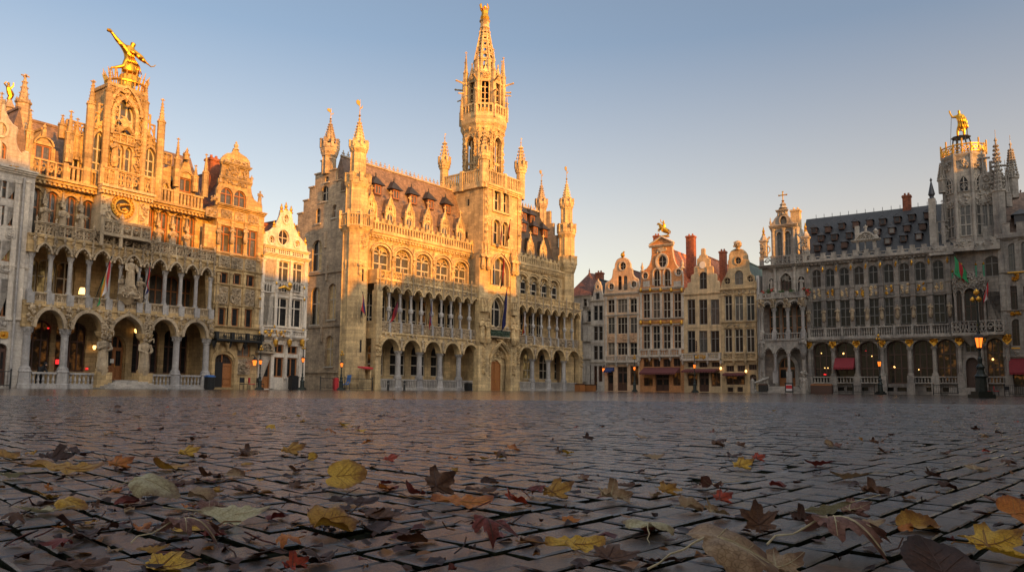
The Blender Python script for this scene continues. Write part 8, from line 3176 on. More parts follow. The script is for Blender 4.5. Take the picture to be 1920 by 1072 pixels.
def right_statue():
 tx,ty,tz = GR.tower_stand
 tall = (.84,.84,1.1)
 w_ = GR.fr.world(GR.u0 + tx,ty,tz)
 t = thing('gilt_statue','gold robed figure raising one arm on an iron stand above the right tower','statue',w_,GR.fr.ang)
 t.scale = tall
 J = {'pelvis': ((.1,0,1.15),(.32,.3)),'chest': ((-.05,-.05,2.0),(.38,.3)),'neck': ((-.05,-.08,2.42),.13),'head0': ((-.08,-.12,2.62),.17),'head1': ((-.08,-.12,2.82),.15),
   'shl': ((-.42,-.05,2.2),.16),'ell': ((-.85,-.1,2.15),.13),'wrl': ((-1.1,-.1,2.6),.1),'hal': ((-1.2,-.1,2.95),.11),
   'shr': ((.4,0,2.15),.18),'elr': ((.62,-.1,1.7),.15),'har': ((.3,-.3,1.5),.11),
   'hl': ((-.2,0,1.0),.24),'kl': ((-.35,-.1,.5),.18),'al': ((-.35,0,.05),.13),'hr': ((.35,0,1.0),.28),'kr': ((.4,-.05,.5),.2),'ar': ((.4,0,.05),.13)}
 L_ = [('pelvis','chest'),('chest','neck'),('neck','head0'),('head0','head1'),('chest','shl'),('shl','ell'),('ell','wrl'),('wrl','hal'),('chest','shr'),('shr','elr'),('elr','har'),('pelvis','hl'),('hl','kl'),('kl','al'),('pelvis','hr'),('hr','kr'),('kr','ar')]
 skin_body('figure',J,L_,t,M['gold'],2)
 s = MB()
 for k in range(9):
  f = k / 8
  a = -2.6 + 4.2 * f
  s.tube([(.05 + .32 * math.cos(a),.28 * math.sin(a),2.1),(.2 + .45 * math.cos(a),.4 * math.sin(a),1.5),(.3 + .62 * math.cos(a),.5 * math.sin(a),.85)],[.08,.10,.07],6)
 s.tube([(.4,.1,2.2),(.62,.2,1.9),(.75,.2,1.3),(.65,.1,.7)],[.1,.13,.15,.08],6)
 s.tube([(-.4,-.1,.75),(-.2,-.2,.7),(.3,-.2,.6)],[.08,.1,.1],6)
 s.build('robe',M['gold'],t,smooth=True)
 s = MB()
 s.bar((-.95,-.1,2.5),(-1.35,-.1,-1.9),.03,5)
 s.bar((.75,.1,.9),(.75,.1,.05),.06,5)
 s.build('staff',M['iron'],t)
right_statue()
# ------------------------------------------------------------ flags
def fpt(fr,px,py,y):
 u,v = fr.uv(px,py,y)
 return fr.world(u,y,v)
def flags():
 m = M
 L = 'flags hung out from the facades'
 def F(fr,label,b,yb_,t,yt,bands,ln,wd,drop=.95,sway=.1):
  flagpole('flag',label,'flag',fpt(fr,*b,yb_),fpt(fr,*t,yt),[m[k] for k in bands],ln,wd,'flags hung out from the facades',sway,M['iron'],drop)
 F(FA,'red, white, yellow and green flag hanging from the loggia left of the statue group',(178,561),-.2,(209,482),-1.6,('red','whitecloth','yellowcloth','greencloth'),1.9,1.5)
 F(FA,'red, white and blue flag hanging right of the statue group on the left hall',(268,566),-.2,(282,494),-1.6,('red','bluecloth','whitecloth'),1.5,1.0)
 F(FH,'small red and blue flag on the big round corner turret of the town hall',(686,592),.3,(680,548),-1.0,('red','bluecloth'),1.6,.8)
 F(FH,'wine red flag in the second loggia arch of the town hall',(728,602),-.2,(747,562),-1.4,('purplecloth','red'),1.3,1.0)
 F(FH,'red flag with a blue tip in the middle of the town hall loggia',(803,606),-.2,(810,563),-1.4,('bluecloth','red','red'),2.1,.9)
 F(FH,'red flag beside the lower tower windows of the town hall',(938,462),-.4,(941,424),-1.6,('red',),1.8,.7)
 F(FH,'red, yellow and black flag hanging across the tall tower window',(946,466),-.4,(957,412),-2.2,('red','blackcloth','yellowcloth'),1.6,1.0)
 F(FH,'dark and red flag hanging in front of the gilded tower arch',(935,536),-.4,(946,478),-2.0,('red','blackcloth'),2.6,1.2)
 F(FH,'big navy blue flag with a gold emblem over the town hall portal',(936,614),-.4,(951,540),-2.2,('bluecloth','bluecloth','bluecloth'),3.6,1.6,.97)
 F(FH,'red, white and yellow flag at the first loggia arch right of the tower',(976,622),-.2,(985,583),-1.4,('whitecloth','red','yellowcloth'),2.1,.9)
 F(FB,'green and red flag on a pole above the oriel of the right hall',(1806,502),-1.0,(1789,478),-2.0,('greencloth','red'),2.0,1.5)
 F(FB,'small green flag drooping in front of the oriel window',(1813,512),-1.1,(1805,498),-1.6,('greencloth',),1.3,.7)
 F(FB,'red, white and dark flag right of the oriel on the right hall',(1840,562),-1.0,(1853,526),-2.0,('red','whitecloth','red'),1.5,1.0)
flags()
# ------------------------------------------------------------ street lamps
def street_lamp(label,pos,h,lantern,scale=1.0,gilt=True,group='ornate lantern posts along the square'):
 t = thing('street_lamp',label,'street lamp',pos,0,group)
 s = scale
 mb = MB()
 mb.box(-.42 * s,.42 * s,-.42 * s,.42 * s,0,.18 * s)
 mb.box(-.33 * s,.33 * s,-.33 * s,.33 * s,.18 * s,.32 * s)
 mb.lathe(0,0,[(.26 * s,.3 * s),(.24 * s,.95 * s),(.3 * s,1.05 * s),(.2 * s,1.15 * s),(.15 * s,1.35 * s),(.2 * s,1.5 * s),(.09 * s,1.65 * s),(.11 * s,1.9 * s),(.06 * s,2.0 * s)],8)
 mb.build('pedestal',M['greeniron'],t)
 mb = MB()
 mb.lathe(0,0,[(.065 * s,1.9 * s),(.055 * s,lantern - .45 * s),(.1 * s,lantern - .4 * s),(.05 * s,lantern - .33 * s)],8)
 mb.lathe(0,0,[(.05 * s,lantern + .45 * s),(.045 * s,h - .35 * s),(.08 * s,h - .3 * s),(.03 * s,h)],8)
 mb.build('post',M['greeniron'],t)
 mb = MB()
 mb.lathe(0,0,[(.12 * s,lantern - .3 * s),(.2 * s,lantern + .17 * s)],6)
 lan = mb.build('lantern',M['lamp'],t)
 mb = MB()
 mb.lathe(0,0,[(.3 * s,lantern + .17 * s),(.2 * s,lantern + .3 * s),(.09 * s,lantern + .38 * s),(.06 * s,lantern + .5 * s)],6)
 mb.lathe(0,0,[(.05 * s,lantern - .42 * s),(.13 * s,lantern - .3 * s)],6)
 for k in range(6):
  a = 2 * math.pi * k / 6
  mb.bar((.125 * s * math.cos(a),.125 * s * math.sin(a),lantern - .3 * s),(.205 * s * math.cos(a),.205 * s * math.sin(a),lantern + .17 * s),.018 * s,4)
 mb.build('lantern_frame',M['iron'],lan)
 if gilt:
  mb = MB()
  for k in range(3):
   a = 2 * math.pi * k / 3 + .4
   mb.lathe(.17 * s * math.cos(a),.17 * s * math.sin(a),[(.03,h - .42 * s),(.11 * s,h - .33 * s),(.11 * s,h - .25 * s),(.03,h - .16 * s)],7)
  mb.lathe(0,0,[(.03,h - .12 * s),(.13 * s,h),(.13 * s,h + .1 * s),(.03,h + .22 * s)],8)
  mb.build('gilt_ornament',M['goldpaint'],t)
 return t
def lamps():
 def at(fr,px,y):
  u,v = fr.uv(px,735,y)
  return fr.world(u,y)
 def hz(fr,px,py,y):
  return fr.uv(px,py,y)[1]
 p = at(FA,486,-2.2)
 street_lamp('iron street lamp with gilt clusters in front of the narrow white house',p,hz(FA,486,650,-2.2),hz(FA,485,678,-2.2),.66)
 p = at(FA,566,-2.2)
 street_lamp('lit street lamp with gilt balls at the corner of the white house and side street',p,hz(FA,565,648,-2.2),hz(FA,565,674,-2.2),.7)
 p = at(FH,639,-2.6)
 street_lamp('lit street lamp with a ring ornament before the corner turret of the town hall',p,hz(FH,638,660,-2.6),hz(FH,638.5,683,-2.6),.72)
 p = at(FB,1190,-4)
 street_lamp('slim lit street lamp between the pink house and the orange brick house',p,hz(FB,1190,668,-4),hz(FB,1190,690,-4),.85)
 p = at(FB,1303,-4)
 street_lamp('lit street lamp in front of the stepped gable house',p,hz(FB,1303,664,-4),hz(FB,1303,686,-4),.9,False)
 p = at(FB,1651,-4)
 street_lamp('lit street lamp before the arcade of the slate roofed hall',p,hz(FB,1648,630,-4),hz(FB,1649,681,-4),1.05)
 p = on_depth(1841,744,40.0)
 p.z = 0
 d = ray(1837,640)
 street_lamp('tallest and nearest street lamp with glowing red-orange lantern, right of the oriel',p,(CAMP + ray(1833,550) * (40.0 / ray(1833,550).y)).z,(CAMP + d * (40.0 / d.y)).z,1.1)
 # lanterns hung on the walls
 for fr,px,py,lab in ((FB,1131.5,692,'small lit lantern on the wall between the grey house and the pink house'),(FA,477.5,678,'small lit wall lantern beside the carved house doorway')):
  q = fpt(fr,px,py,-.5)
  t = thing('wall_lantern',lab,'lantern',q,fr.ang,'lanterns hung on the walls')
  mb = MB()
  mb.lathe(0,0,[(.11,-.3),(.19,.12)],6)
  mb.build('glass',M['lamp'],t)
  mb = MB()
  mb.lathe(0,0,[(.28,.12),(.1,.3),(.04,.45)],6)
  mb.tube([(0,0,.4),(0,.25,.6),(0,.5,.5)],.03,5)
  mb.build('frame',M['iron'],t)
lamps()
# ------------------------------------------------------------ street furniture
def furniture():
 def G(fr,px,y):
  u,_ = fr.uv(px,735,y)
  return fr.world(u,y)
 def bin_(label,fr,px,y,w_,d,h,mat,lid=None,cat='bin',name='litter_bin'):
  t = thing(name,label,cat,G(fr,px,y),fr.ang)
  mb = MB()
  mb.box(-w_ / 2,w_ / 2,-d / 2,d / 2,.06,h)
  mb.box(-w_ / 2 + .04,w_ / 2 - .04,-d / 2 + .04,d / 2 - .04,0,.06)
  for k in (-1,1):
   mb.box(k * w_ * .3 - .02,k * w_ * .3 + .02,-d / 2 - .02,-d / 2,.1,h - .08)
  mb.build('body',mat,t)
  mb = MB()
  mb.box(-w_ / 2 - .03,w_ / 2 + .03,-d / 2 - .03,d / 2 + .03,h,h + .07)
  mb.box(-w_ / 2 + .05,w_ / 2 - .05,-d / 2 + .05,d / 2 - .05,h + .07,h + .16)
  mb.build('lid',lid or mat,t)
  return t
 bin_('dark litter bin with a blue lid by the last column of the left arcade',FA,392,-.9,.6,.5,.95,M['iron'],M['blueplastic'])
 bin_('plain black bin against the white house, left of the street lamp',FA,549.5,-.8,.72,.5,1.05,M['iron'])
 bin_('small black box on the ground in front of the last town hall arch',FH,878,-1.2,.75,.5,.7,M['iron'],cat='box',name='junction_box')
 bin_('red cabinet against the brown side wall of the town hall',FH,629,-.6,.4,.35,.95,M['red'],cat='cabinet',name='cabinet')
 bin_('brown wooden planter box beside the right end of the town hall',FH,1087,-1.6,1.2,.8,.85,M['timber'],M['darkwood'],cat='planter',name='planter_box')
 bin_('long brown wooden planter standing out past the town hall corner',FB,1101,-3.0,2.3,.8,.8,M['timber'],M['darkwood'],cat='planter',name='planter_box')
 bin_('long reddish wooden counter with a notice in front of the right arcade',FB,1541,-2.6,2.3,.7,.95,M['darkwood'],M['timber'],cat='counter',name='counter')
 bin_('black box at the foot of the right loggia stairs',FB,1431.5,-3.4,.95,.7,.95,M['iron'],M['darkwood'],cat='box',name='storage_box')
 t = thing('litter_bin','beige round litter bin beside the drainpipe of the ochre house','bin',G(FB,1421.5,-3.2),FB.ang)
 mb = MB()
 mb.lathe(0,0,[(.24,0),(.26,.1),(.24,.85),(.27,.9),(.2,1.0)],10)
 mb.build('body',M['plaster'],t)
 mb = MB()
 mb.lathe(0,0,[(.28,.86),(.28,.94)],10)
 mb.build('rim',M['iron'],t)
 # notice board in front of the stairs
 t = thing('menu_board','standing notice board with a red and white poster in front of the stairs','board',G(FB,1480,-3.6),FB.ang)
 mb = MB()
 mb.box(-.45,.45,-.06,.06,.12,1.15)
 mb.box(-.5,.5,-.1,.1,1.15,1.22)
 for s_ in (-1,1):
  mb.box(s_ * .42 - .04,s_ * .42 + .04,-.25,.25,0,.1)
  mb.box(s_ * .42 - .04,s_ * .42 + .04,-.05,.05,.1,.2)
 mb.build('frame',M['iron'],t)
 mb = MB()
 mb.mat(0).box(-.34,.34,-.075,-.061,.3,1.05)
 mb.mat(1).box(-.34,.34,-.08,-.076,.55,.95)
 mb.build('poster',[M['whitecloth'],M['red']],t)
 # ticket booth by the turret
 q = G(FH,684,-.9)
 t = thing('booth','small stone coloured booth with a red roof beside the first town hall arch','booth',q,FH.ang)
 mb = MB()
 mb.box(-.45,.45,-.3,.4,0,1.0)
 for a,b in ((-.45,-.35),(.35,.45)):
  mb.box(a,b,-.3,.4,1.0,2.0)
 mb.box(-.45,.45,.3,.4,1.0,2.0)
 mb.build('body',M['hall'],t)
 mb = MB()
 mb.add([(-.55,-.45,1.98),(.55,-.45,1.98),(.55,.5,2.1),(-.55,.5,2.1),(-.55,-.45,2.12),(.55,-.45,2.12),(.55,.5,2.24),(-.55,.5,2.24)],[(0,3,2,1),(4,5,6,7),(0,1,5,4),(1,2,6,5),(2,3,7,6),(3,0,4,7)])
 mb.build('roof',M['red'],t)
 # arched doorway in the turret foot, with a blue chair
 t = thing('chair','bright blue folding chair leaning by the turret doorway','chair',G(FH,653,-.3),FH.ang)
 mb = MB()
 mb.tube([(-.3,0,.5),(0,0,.55),(.15,0,.8),(.25,0,1.4)],.06,5)
 mb.tube([(-.3,.4,.5),(0,.4,.55),(.15,.4,.8),(.25,.4,1.4)],.06,5)
 mb.add([(-.3,0,.52),(0,0,.57),(0,.4,.57),(-.3,.4,.52)],[(0,1,2,3)])
 mb.add([(.15,0,.8),(.25,0,1.4),(.25,.4,1.4),(.15,.4,.8)],[(0,1,2,3)])
 mb.build('seat',M['blueplastic'],t)
 for x,y in ((-.28,0),(-.28,.4),(.12,0),(.12,.4)):
  mb = MB()
  mb.bar((x,y,.5),(x * 1.2,y,0),.025,5)
  mb.build('leg',M['iron'],t)
 # iron railings
 def railing(label,fr,p0,p1,y,h=1.05,gap=.16):
  a,b = G(fr,p0,y),G(fr,p1,y)
  ln = (b - a).length
  t = thing('iron_railing',label,'railing',a,fr.ang,'iron railings along the facades')
  mb = MB()
  mb.bar((0,0,h),(ln,0,h),.03,5)
  mb.bar((0,0,.2),(ln,0,.2),.025,5)
  n = int(ln / gap)
  for k in range(1,n):
   mb.bar((ln * k / n,0,.1),(ln * k / n,0,h),.014,4)
  mb.build('bars',M['iron'],t)
  for k in range(max(2,int(ln / 2) + 1)):
   x = ln * k / max(1,int(ln / 2))
   mb = MB()
   mb.lathe(x,0,[(.06,0),(.05,.1),(.045,h + .05),(.07,h + .1),(.02,h + .18)],6)
   mb.build('post',M['iron'],t)
 railing('black iron railing across the side street between white house and town hall',FH,600,633,-.6)
 railing('black iron railing in front of the turret door and booth of the town hall',FH,646,698,-1.5)
 railing('black iron railing along the steps under the oriel of the right hall',FB,1750,1796,-1.9)
 railing('black iron railing before the basement windows of the slate roofed hall',FB,1560,1640,-1.7,.95)
 railing('black iron railing at the far right under the red awning',FB,1884,1925,-2.0)
 railing('black iron railing in front of the grey house at the far left',FA,-12,18,-1.0)
 for px,w_ in ((727.5,'left'),(758,'right')):
  t = thing('bollard','short black bollard %s of the second town hall arcade column' % w_,'bollard',G(FH,px,-1.6),0,'bollards before the town hall')
  mb = MB()
  mb.lathe(0,0,[(.13,0),(.11,.1),(.1,.75),(.13,.8),(.12,.88),(.02,.98)],9)
  mb.build('post',M['iron'],t)
  mb = MB()
  mb.lathe(0,0,[(.115,.6),(.115,.68)],9)
  mb.build('band',M['greyframe'],t)
 # stacked cafe chairs
 def cafe_chair(label,pos,rz,cloth,grp):
  t = thing('cafe_chair',label,'chair',pos,rz,grp)
  mb = MB()
  mb.box(-.22,.22,-.22,.22,.42,.48)
  mb.build('seat',cloth,t)
  mb = MB()
  mb.box(-.22,.22,.18,.23,.55,.95)
  mb.build('backrest',cloth,t)
  for x in (-.2,.2):
   for y in (-.2,.2):
    l_ = MB()
    l_.bar((x,y,0),(x,y,.95 if y > 0 else .42),.02,5)
    l_.build('leg',M['iron'],t)
 a = G(FA,456,-1.4)
 cafe_chair('dark cafe chair left in the row before the carved house relief',a,1.0,M['blackcloth'],'cafe chairs on the square')
 cafe_chair('red cafe chair in the middle of the group before the carved house',a + DA * .75,2.2,M['red'],'cafe chairs on the square')
 cafe_chair('black cafe chair nearest the street lamp before the carved house',a + DA * 1.5 + NA * .1,2.8,M['blackcloth'],'cafe chairs on the square')
 a = G(FB,1851,-2.4)
 cafe_chair('red cafe chair beside the nearest street lamp at the right hall',a,.4,M['red'],'cafe chairs on the square')
 cafe_chair('second red cafe chair further right, under the right hall window',a + DB * .8,.9,M['red'],'cafe chairs on the square')
 cafe_chair('black cafe chair right of the red ones under the right hall window',a + DB * 1.7,-.6,M['blackcloth'],'cafe chairs on the square')
 # flower pots on the terrace of the right loggia
 specs = ((1431,554,'red','orange-red flowers in a pot at the left corner of the right hall terrace'),(1441,552,'leaf','low green plant in a pot on the right hall terrace'),(1447,550,'red','bright red flowers in front of the left terrace niche'),(1465,554,'leaf','green bush below the terrace door of the right hall'),(1484,552,'leaf','bushy green plant right of the terrace door'),(1507,549,'red','red flowers in a pot by the right statue niche'),(1515,550,'red','red flowers at the right end of the terrace'))
 for px,py,kind,lab in specs:
  q = fpt(FB,px,py,-1.2)
  t = thing('potted_plant',lab,'plant',q,FB.ang,'pot plants on the loggia terrace')
  mb = MB()
  mb.lathe(0,0,[(.16,-.3),(.24,.05),(.26,.08)],8)
  mb.build('pot',M['redbrick'],t)
  mb = MB()
  for k in range(40):
   a_ = random.uniform(0,6.28)
   r_ = random.uniform(0,.35)
   mb.mat(1 if kind == 'red' and k % 2 else 0).lump(r_ * math.cos(a_),r_ * math.sin(a_),random.uniform(.1,.6),.09,.07,.08)
  mb.build('foliage',[M['leafgreen'],M['red']],t)
 # a person leaning on the left arcade balustrade
 q = G(FA,70,.75)
 t = thing('person','person in dark clothes bending forward behind the balustrade of the left arcade','person',(q.x,q.y,.1),FA.ang)
 J = {'pelvis': ((0,0,.84),(.17,.14)),'belly': ((.03,-.1,1.02),(.17,.14)),'chest': ((.08,-.24,1.2),(.21,.16)),'neck': ((.14,-.34,1.33),.065),'head0': ((.18,-.4,1.4),.085),'head1': ((.2,-.45,1.5),.09),
   'shl': ((-.1,-.24,1.22),.09),'ell': ((-.16,-.4,1.02),.06),'hal': ((-.05,-.58,1.0),.045),'shr': ((.26,-.22,1.2),.09),'elr': ((.34,-.38,1.02),.06),'har': ((.26,-.58,1.0),.045),
   'hl': ((-.1,0,.76),.12),'kl': ((-.12,-.04,.45),.085),'al': ((-.12,.04,.08),.06),'tl': ((-.12,-.12,.04),.05),'hr': ((.1,0,.76),.12),'kr': ((.13,-.05,.45),.085),'ar': ((.13,.04,.08),.06),'tr': ((.13,-.12,.04),.05)}
 L_ = [('pelvis','belly'),('belly','chest'),('chest','neck'),('neck','head0'),('head0','head1'),('chest','shl'),('shl','ell'),('ell','hal'),('chest','shr'),('shr','elr'),('elr','har'),('pelvis','hl'),('hl','kl'),('kl','al'),('al','tl'),('pelvis','hr'),('hr','kr'),('kr','ar'),('ar','tr')]
 skin_body('body',J,L_,t,M['blackcloth'],2)
 mb = MB()
 mb.lathe(.2,-.43,[(.115,1.47),(.12,1.52),(.1,1.6),(.04,1.64)],9)
 mb.build('cap',M['blackcloth'],t)
 mb = MB()
 mb.lathe(.21,-.5,[(.03,1.4),(.06,1.44),(.06,1.48),(.03,1.5)],7)
 mb.build('face',M['skin'],t)
furniture()
# ------------------------------------------------------------ fallen leaves
def leaf_mat(name,a,b,spot=(.05,.025,.012),sp=.62):
 m,n,p = newmat(name)
 tc = n.nodes.new('ShaderNodeTexCoord')
 oi = n.nodes.new('ShaderNodeObjectInfo')
 av = n.nodes.new('ShaderNodeVectorMath')
 av.operation = 'ADD'
 n.links.new(tc.outputs['Object'],av.inputs[0])
 n.links.new(oi.outputs['Random'],av.inputs[1])
 t1 = noise(n,av.outputs[0],18,4,.6)
 r1 = ramp(n,a,b,.35,.65)
 n.links.new(t1.outputs[0],r1.inputs[0])
 t2 = noise(n,av.outputs[0],60,3,.6)
 r2 = ramp(n,(0,0,0),(1,1,1),sp,sp + .08)
 n.links.new(t2.outputs[0],r2.inputs[0])
 c = mixc(n,r2.outputs[0],r1.outputs[0],spot)
 vo = n.nodes.new('ShaderNodeTexVoronoi')              # the fine net of veins
 vo.feature = 'DISTANCE_TO_EDGE'
 vo.inputs['Scale'].default_value = 17
 n.links.new(av.outputs[0],vo.inputs['Vector'])
 rv = ramp(n,(.62,.58,.5),(1,1,1),.0,.09)
 n.links.new(vo.outputs['Distance'],rv.inputs[0])
 c = mixc(n,1.0,c,rv.outputs[0],'MULTIPLY')
 ln_ = n.nodes.new('ShaderNodeVectorMath')             # browning that has crept in from the rim
 ln_.operation = 'LENGTH'
 n.links.new(tc.outputs['Object'],ln_.inputs[0])
 t3 = noise(n,av.outputs[0],7,3,.6)
 am = n.nodes.new('ShaderNodeMath')
 am.operation = 'MULTIPLY_ADD'
 am.inputs[1].default_value = .5
 n.links.new(t3.outputs[0],am.inputs[0])
 n.links.new(ln_.outputs['Value'],am.inputs[2])
 re_ = ramp(n,(1,1,1),(.42,.30,.24),.58,.80)
 n.links.new(am.outputs[0],re_.inputs[0])
 c = mixc(n,1.0,c,re_.outputs[0],'MULTIPLY')
 n.links.new(c,p.inputs['Base Color'])
 p.inputs['Roughness'].default_value = .5
 p.inputs['Specular IOR Level'].default_value = .35
 tr = n.nodes.new('ShaderNodeBsdfTranslucent')
 n.links.new(c,tr.inputs[0])
 mx = n.nodes.new('ShaderNodeMixShader')
 mx.inputs[0].default_value = .22
 n.links.new(p.outputs[0],mx.inputs[1])
 n.links.new(tr.outputs[0],mx.inputs[2])
 n.links.new(mx.outputs[0],n.nodes['Material Output'].inputs[0])
 bp = n.nodes.new('ShaderNodeBump')
 bp.inputs['Strength'].default_value = .5
 bp.inputs['Distance'].default_value = .004
 n.links.new(t2.outputs[0],bp.inputs['Height'])
 n.links.new(bp.outputs[0],p.inputs['Normal'])
 return m
LM = {
 'yellow': leaf_mat('yellow_leaf',(.58,.32,.025),(.70,.43,.05),(.09,.035,.01),.6),
 'ochre': leaf_mat('ochre_leaf',(.42,.20,.026),(.52,.29,.04),(.08,.03,.012),.58),
 'brown': leaf_mat('brown_leaf',(.09,.038,.018),(.17,.075,.035)),
 'dark': leaf_mat('dark_brown_leaf',(.045,.018,.012),(.085,.035,.022)),
 'red': leaf_mat('red_leaf',(.38,.032,.016),(.50,.08,.022),(.06,.012,.01)),
 'wine': leaf_mat('wine_red_leaf',(.15,.022,.018),(.25,.05,.035)),
 'orange': leaf_mat('orange_leaf',(.48,.13,.018),(.58,.22,.035),(.10,.03,.012)),
 'pale': leaf_mat('pale_olive_leaf',(.44,.38,.21),(.56,.50,.31),(.2,.13,.06),.66),
 'tan': leaf_mat('tan_leaf',(.30,.19,.10),(.42,.28,.16),(.16,.08,.04)),
 'pink': leaf_mat('dusky_pink_leaf',(.17,.07,.055),(.26,.13,.095)),
}
VM = {'yellow': plain('brown_leaf_vein',(.22,.10,.02),.6),'pale': plain('pale_leaf_vein',(.42,.34,.2),.6),'dark': plain('dark_leaf_vein',(.06,.025,.015),.6)}
def leaf_radius(kind,a):
 """outline: distance from the leaf's base centre at angle a (0 = tip)"""
 if kind == 'maple':
  best = .40
  for c,l,w_ in ((0,1.0,.44),(.95,.90,.42),(-.95,.90,.42),(1.9,.66,.42),(-1.9,.66,.42)):
   d = abs(a - c)
   if d < 1.0:
    best = max(best,l * max(0,1 - (d / (w_ * 2.1)) ** 1.25))
  best *= 1 + .09 * math.sin(a * 17) + .035 * math.sin(a * 37 + 1)
  return best
 if kind == 'lime':                                   # broad, heart shaped, toothed
  r = .78 + .22 * math.cos(a) - .32 * max(0,math.cos(math.pi - a)) ** 6 + .16 * max(0,math.cos(a)) ** 12
  return r * (1 + .03 * math.sin(a * 24))
 r = .40 / math.sqrt((math.cos(a) / 1.0) ** 2 * .17 + math.sin(a) ** 2 * 1.0)   # oval
 return min(1.0,r) * (1 + .03 * math.sin(a * 22))
def leaf_mesh(kind,bend,cup,ripple,seed,twist=0.0,fold=0.0):
 """unit leaf (about 1 long, half of it each way), lying in xy with its tip to +x, curled out of the plane"""
 rnd = random.Random(seed)
 N,K = 56,7
 ph = [rnd.uniform(0,6.28) for _ in range(6)]
 def surf(x,y):
  z = bend * x * x * 1.3 + cup * y * y * 1.7
  z += ripple * (.5 * math.sin(5.2 * x + ph[0]) * math.sin(4.1 * y + ph[1]) + .35 * math.sin(9 * y + ph[2] + 3 * x) + .3 * math.sin(8 * x + ph[3]) * abs(y))
  z += twist * x * y + fold * abs(y)
  return z
 vs,fs = [(0,0,surf(0,0))],[]
 for k in range(1,K + 1):
  f = (k / K) ** .9
  for i in range(N):
   a = -math.pi + 2 * math.pi * i / N
   r = leaf_radius(kind,a) * .55 * f
   x,y = r * math.cos(a),r * math.sin(a)
   vs.append((x,y,surf(x,y) + ripple * .22 * f * f * math.sin(a * 7 + ph[4])))
 for i in range(N):
  fs.append((0,1 + i,1 + (i + 1) % N))
 for k in range(K - 1):
  o = 1 + k * N
  for i in range(N):
   j = (i + 1) % N
   fs.append((o + i,o + N + i,o + N + j,o + j))
 zmin = min(v[2] for v in vs)
 vs = [(x,y,z - zmin) for x,y,z in vs]
 # veins lie on the blade, the stalk runs on from its foot
 vb = MB()
 S = lambda x,y: (x,y,surf(x,y) - zmin + .004)
 if kind == 'maple':
  ribs = [0,.95,-.95,1.9,-1.9]
 else:
  ribs = [0]
 for a in ribs:
  L_ = leaf_radius(kind,a) * .53
  pts = [S(L_ * t * math.cos(a),L_ * t * math.sin(a)) for t in [q / 7 for q in range(8)]]
  vb.tube(pts,[.010 - .0011 * q for q in range(8)],4)
 for s_ in (-1,1):
  for k in range(4):
   x0 = -.18 + .15 * k
   pts = []
   for q in range(5):
    x,y = x0 + .07 * q,s_ * .09 * q
    a = math.atan2(y,x)
    if math.hypot(x,y) > leaf_radius(kind,a) * .53:
     break
    pts.append(S(x,y))
   if len(pts) > 1:
    vb.tube(pts,.0042,4)
 sb = MB()
 back = leaf_radius(kind,math.pi) * .5
 x0 = -back if kind != 'maple' else -.05
 p0 = S(x0,0)
 cz = rnd.uniform(.05,.45)
 pts = [p0] + [(x0 - .11 * q,rnd.uniform(-.02,.02) * q,max(.006,p0[2] * (1 - q / 5) + cz * .09 * q)) for q in range(1,6)]
 sb.tube(pts,[.012,.010,.009,.008,.008,.011],5)
 return vs,fs,vb,sb
PROTO = {}
def leaf_proto(key,kind,bend,cup,ripple,seed,twist=0,fold=0):
 vs,fs,vb,sb = leaf_mesh(kind,bend,cup,ripple,seed,twist,fold)
 me = bpy.data.meshes.new('leaf_blade')
 me.from_pydata(vs,[],fs)
 me.polygons.foreach_set('use_smooth',[True] * len(me.polygons))
 me.update()
 out = [me]
 for mb_,nm in ((vb,'leaf_veins'),(sb,'leaf_stalk')):
  m2 = bpy.data.meshes.new(nm)
  m2.from_pydata([tuple(v) for v in mb_.v],[],mb_.f)
  m2.update()
  out.append(m2)
 PROTO[key] = out
leaf_proto('mflat','maple',.08,.10,.07,1)
leaf_proto('mcurl','maple',.5,.4,.15,2,.25)
leaf_proto('mdome','maple',-.45,-.42,.15,3,.2)
leaf_proto('mroll','maple',.15,.45,.16,4,.25)
leaf_proto('lflat','lime',.12,.15,.07,5,.1)
leaf_proto('lcup','lime',.35,.6,.1,6,.25)
leaf_proto('ldome','lime',-.42,-.4,.12,7,.2)
leaf_proto('oflat','oval',.25,.3,.1,8,.25)
leaf_proto('oroll','oval',.3,.8,.12,9,.3)
leaf_proto('crump','maple',.2,.2,.17,10,.25)
leaf_proto('crump2','lime',-.25,.3,.18,11,-.3)
leaf_proto('lstand','lime',.10,.10,.05,12,.08)
MESHMAT = {}
def leaf(label,px,py,wpx,key,col,yaw=0.0,pitch=0.0,roll=0.0,group=None,parts=True,lift=0.0,length=None):
 g = on_ground(px,py)
 size = wpx * g.y / FPX / .92
 me = PROTO[key][0]
 mk = (key,col)
 if mk not in MESHMAT:
  c = me.copy()
  c.materials.clear()
  c.materials.append(LM[col])
  MESHMAT[mk] = c
 o = bpy.data.objects.new('fallen_leaf',MESHMAT[mk])
 COL.objects.link(o)
 rot = Matrix.Rotation(yaw,4,'Z') @ Matrix.Rotation(pitch,4,'Y') @ Matrix.Rotation(roll,4,'X')
 zlow = min((rot @ Vector(v.co)).z for v in MESHMAT[mk].vertices) * size
 o.matrix_world = Matrix.Translation((g.x,g.y,.003 - zlow + lift)) @ rot @ Matrix.Scale(size,4)
 tag(o,label,'leaf',group)
 if parts:
  for nm,k in (('veins',1),('stalk',2)):
   vk = 'pale' if col in ('pale','tan','pink') else ('yellow' if col in ('yellow','ochre','orange') else 'dark')
   mk2 = (key,nm,vk)
   if mk2 not in MESHMAT:
    c = PROTO[key][k].copy()
    c.materials.append(VM[vk])
    MESHMAT[mk2] = c
   s_ = bpy.data.objects.new(nm,MESHMAT[mk2])
   COL.objects.link(s_)
   s_.parent = o
 return o
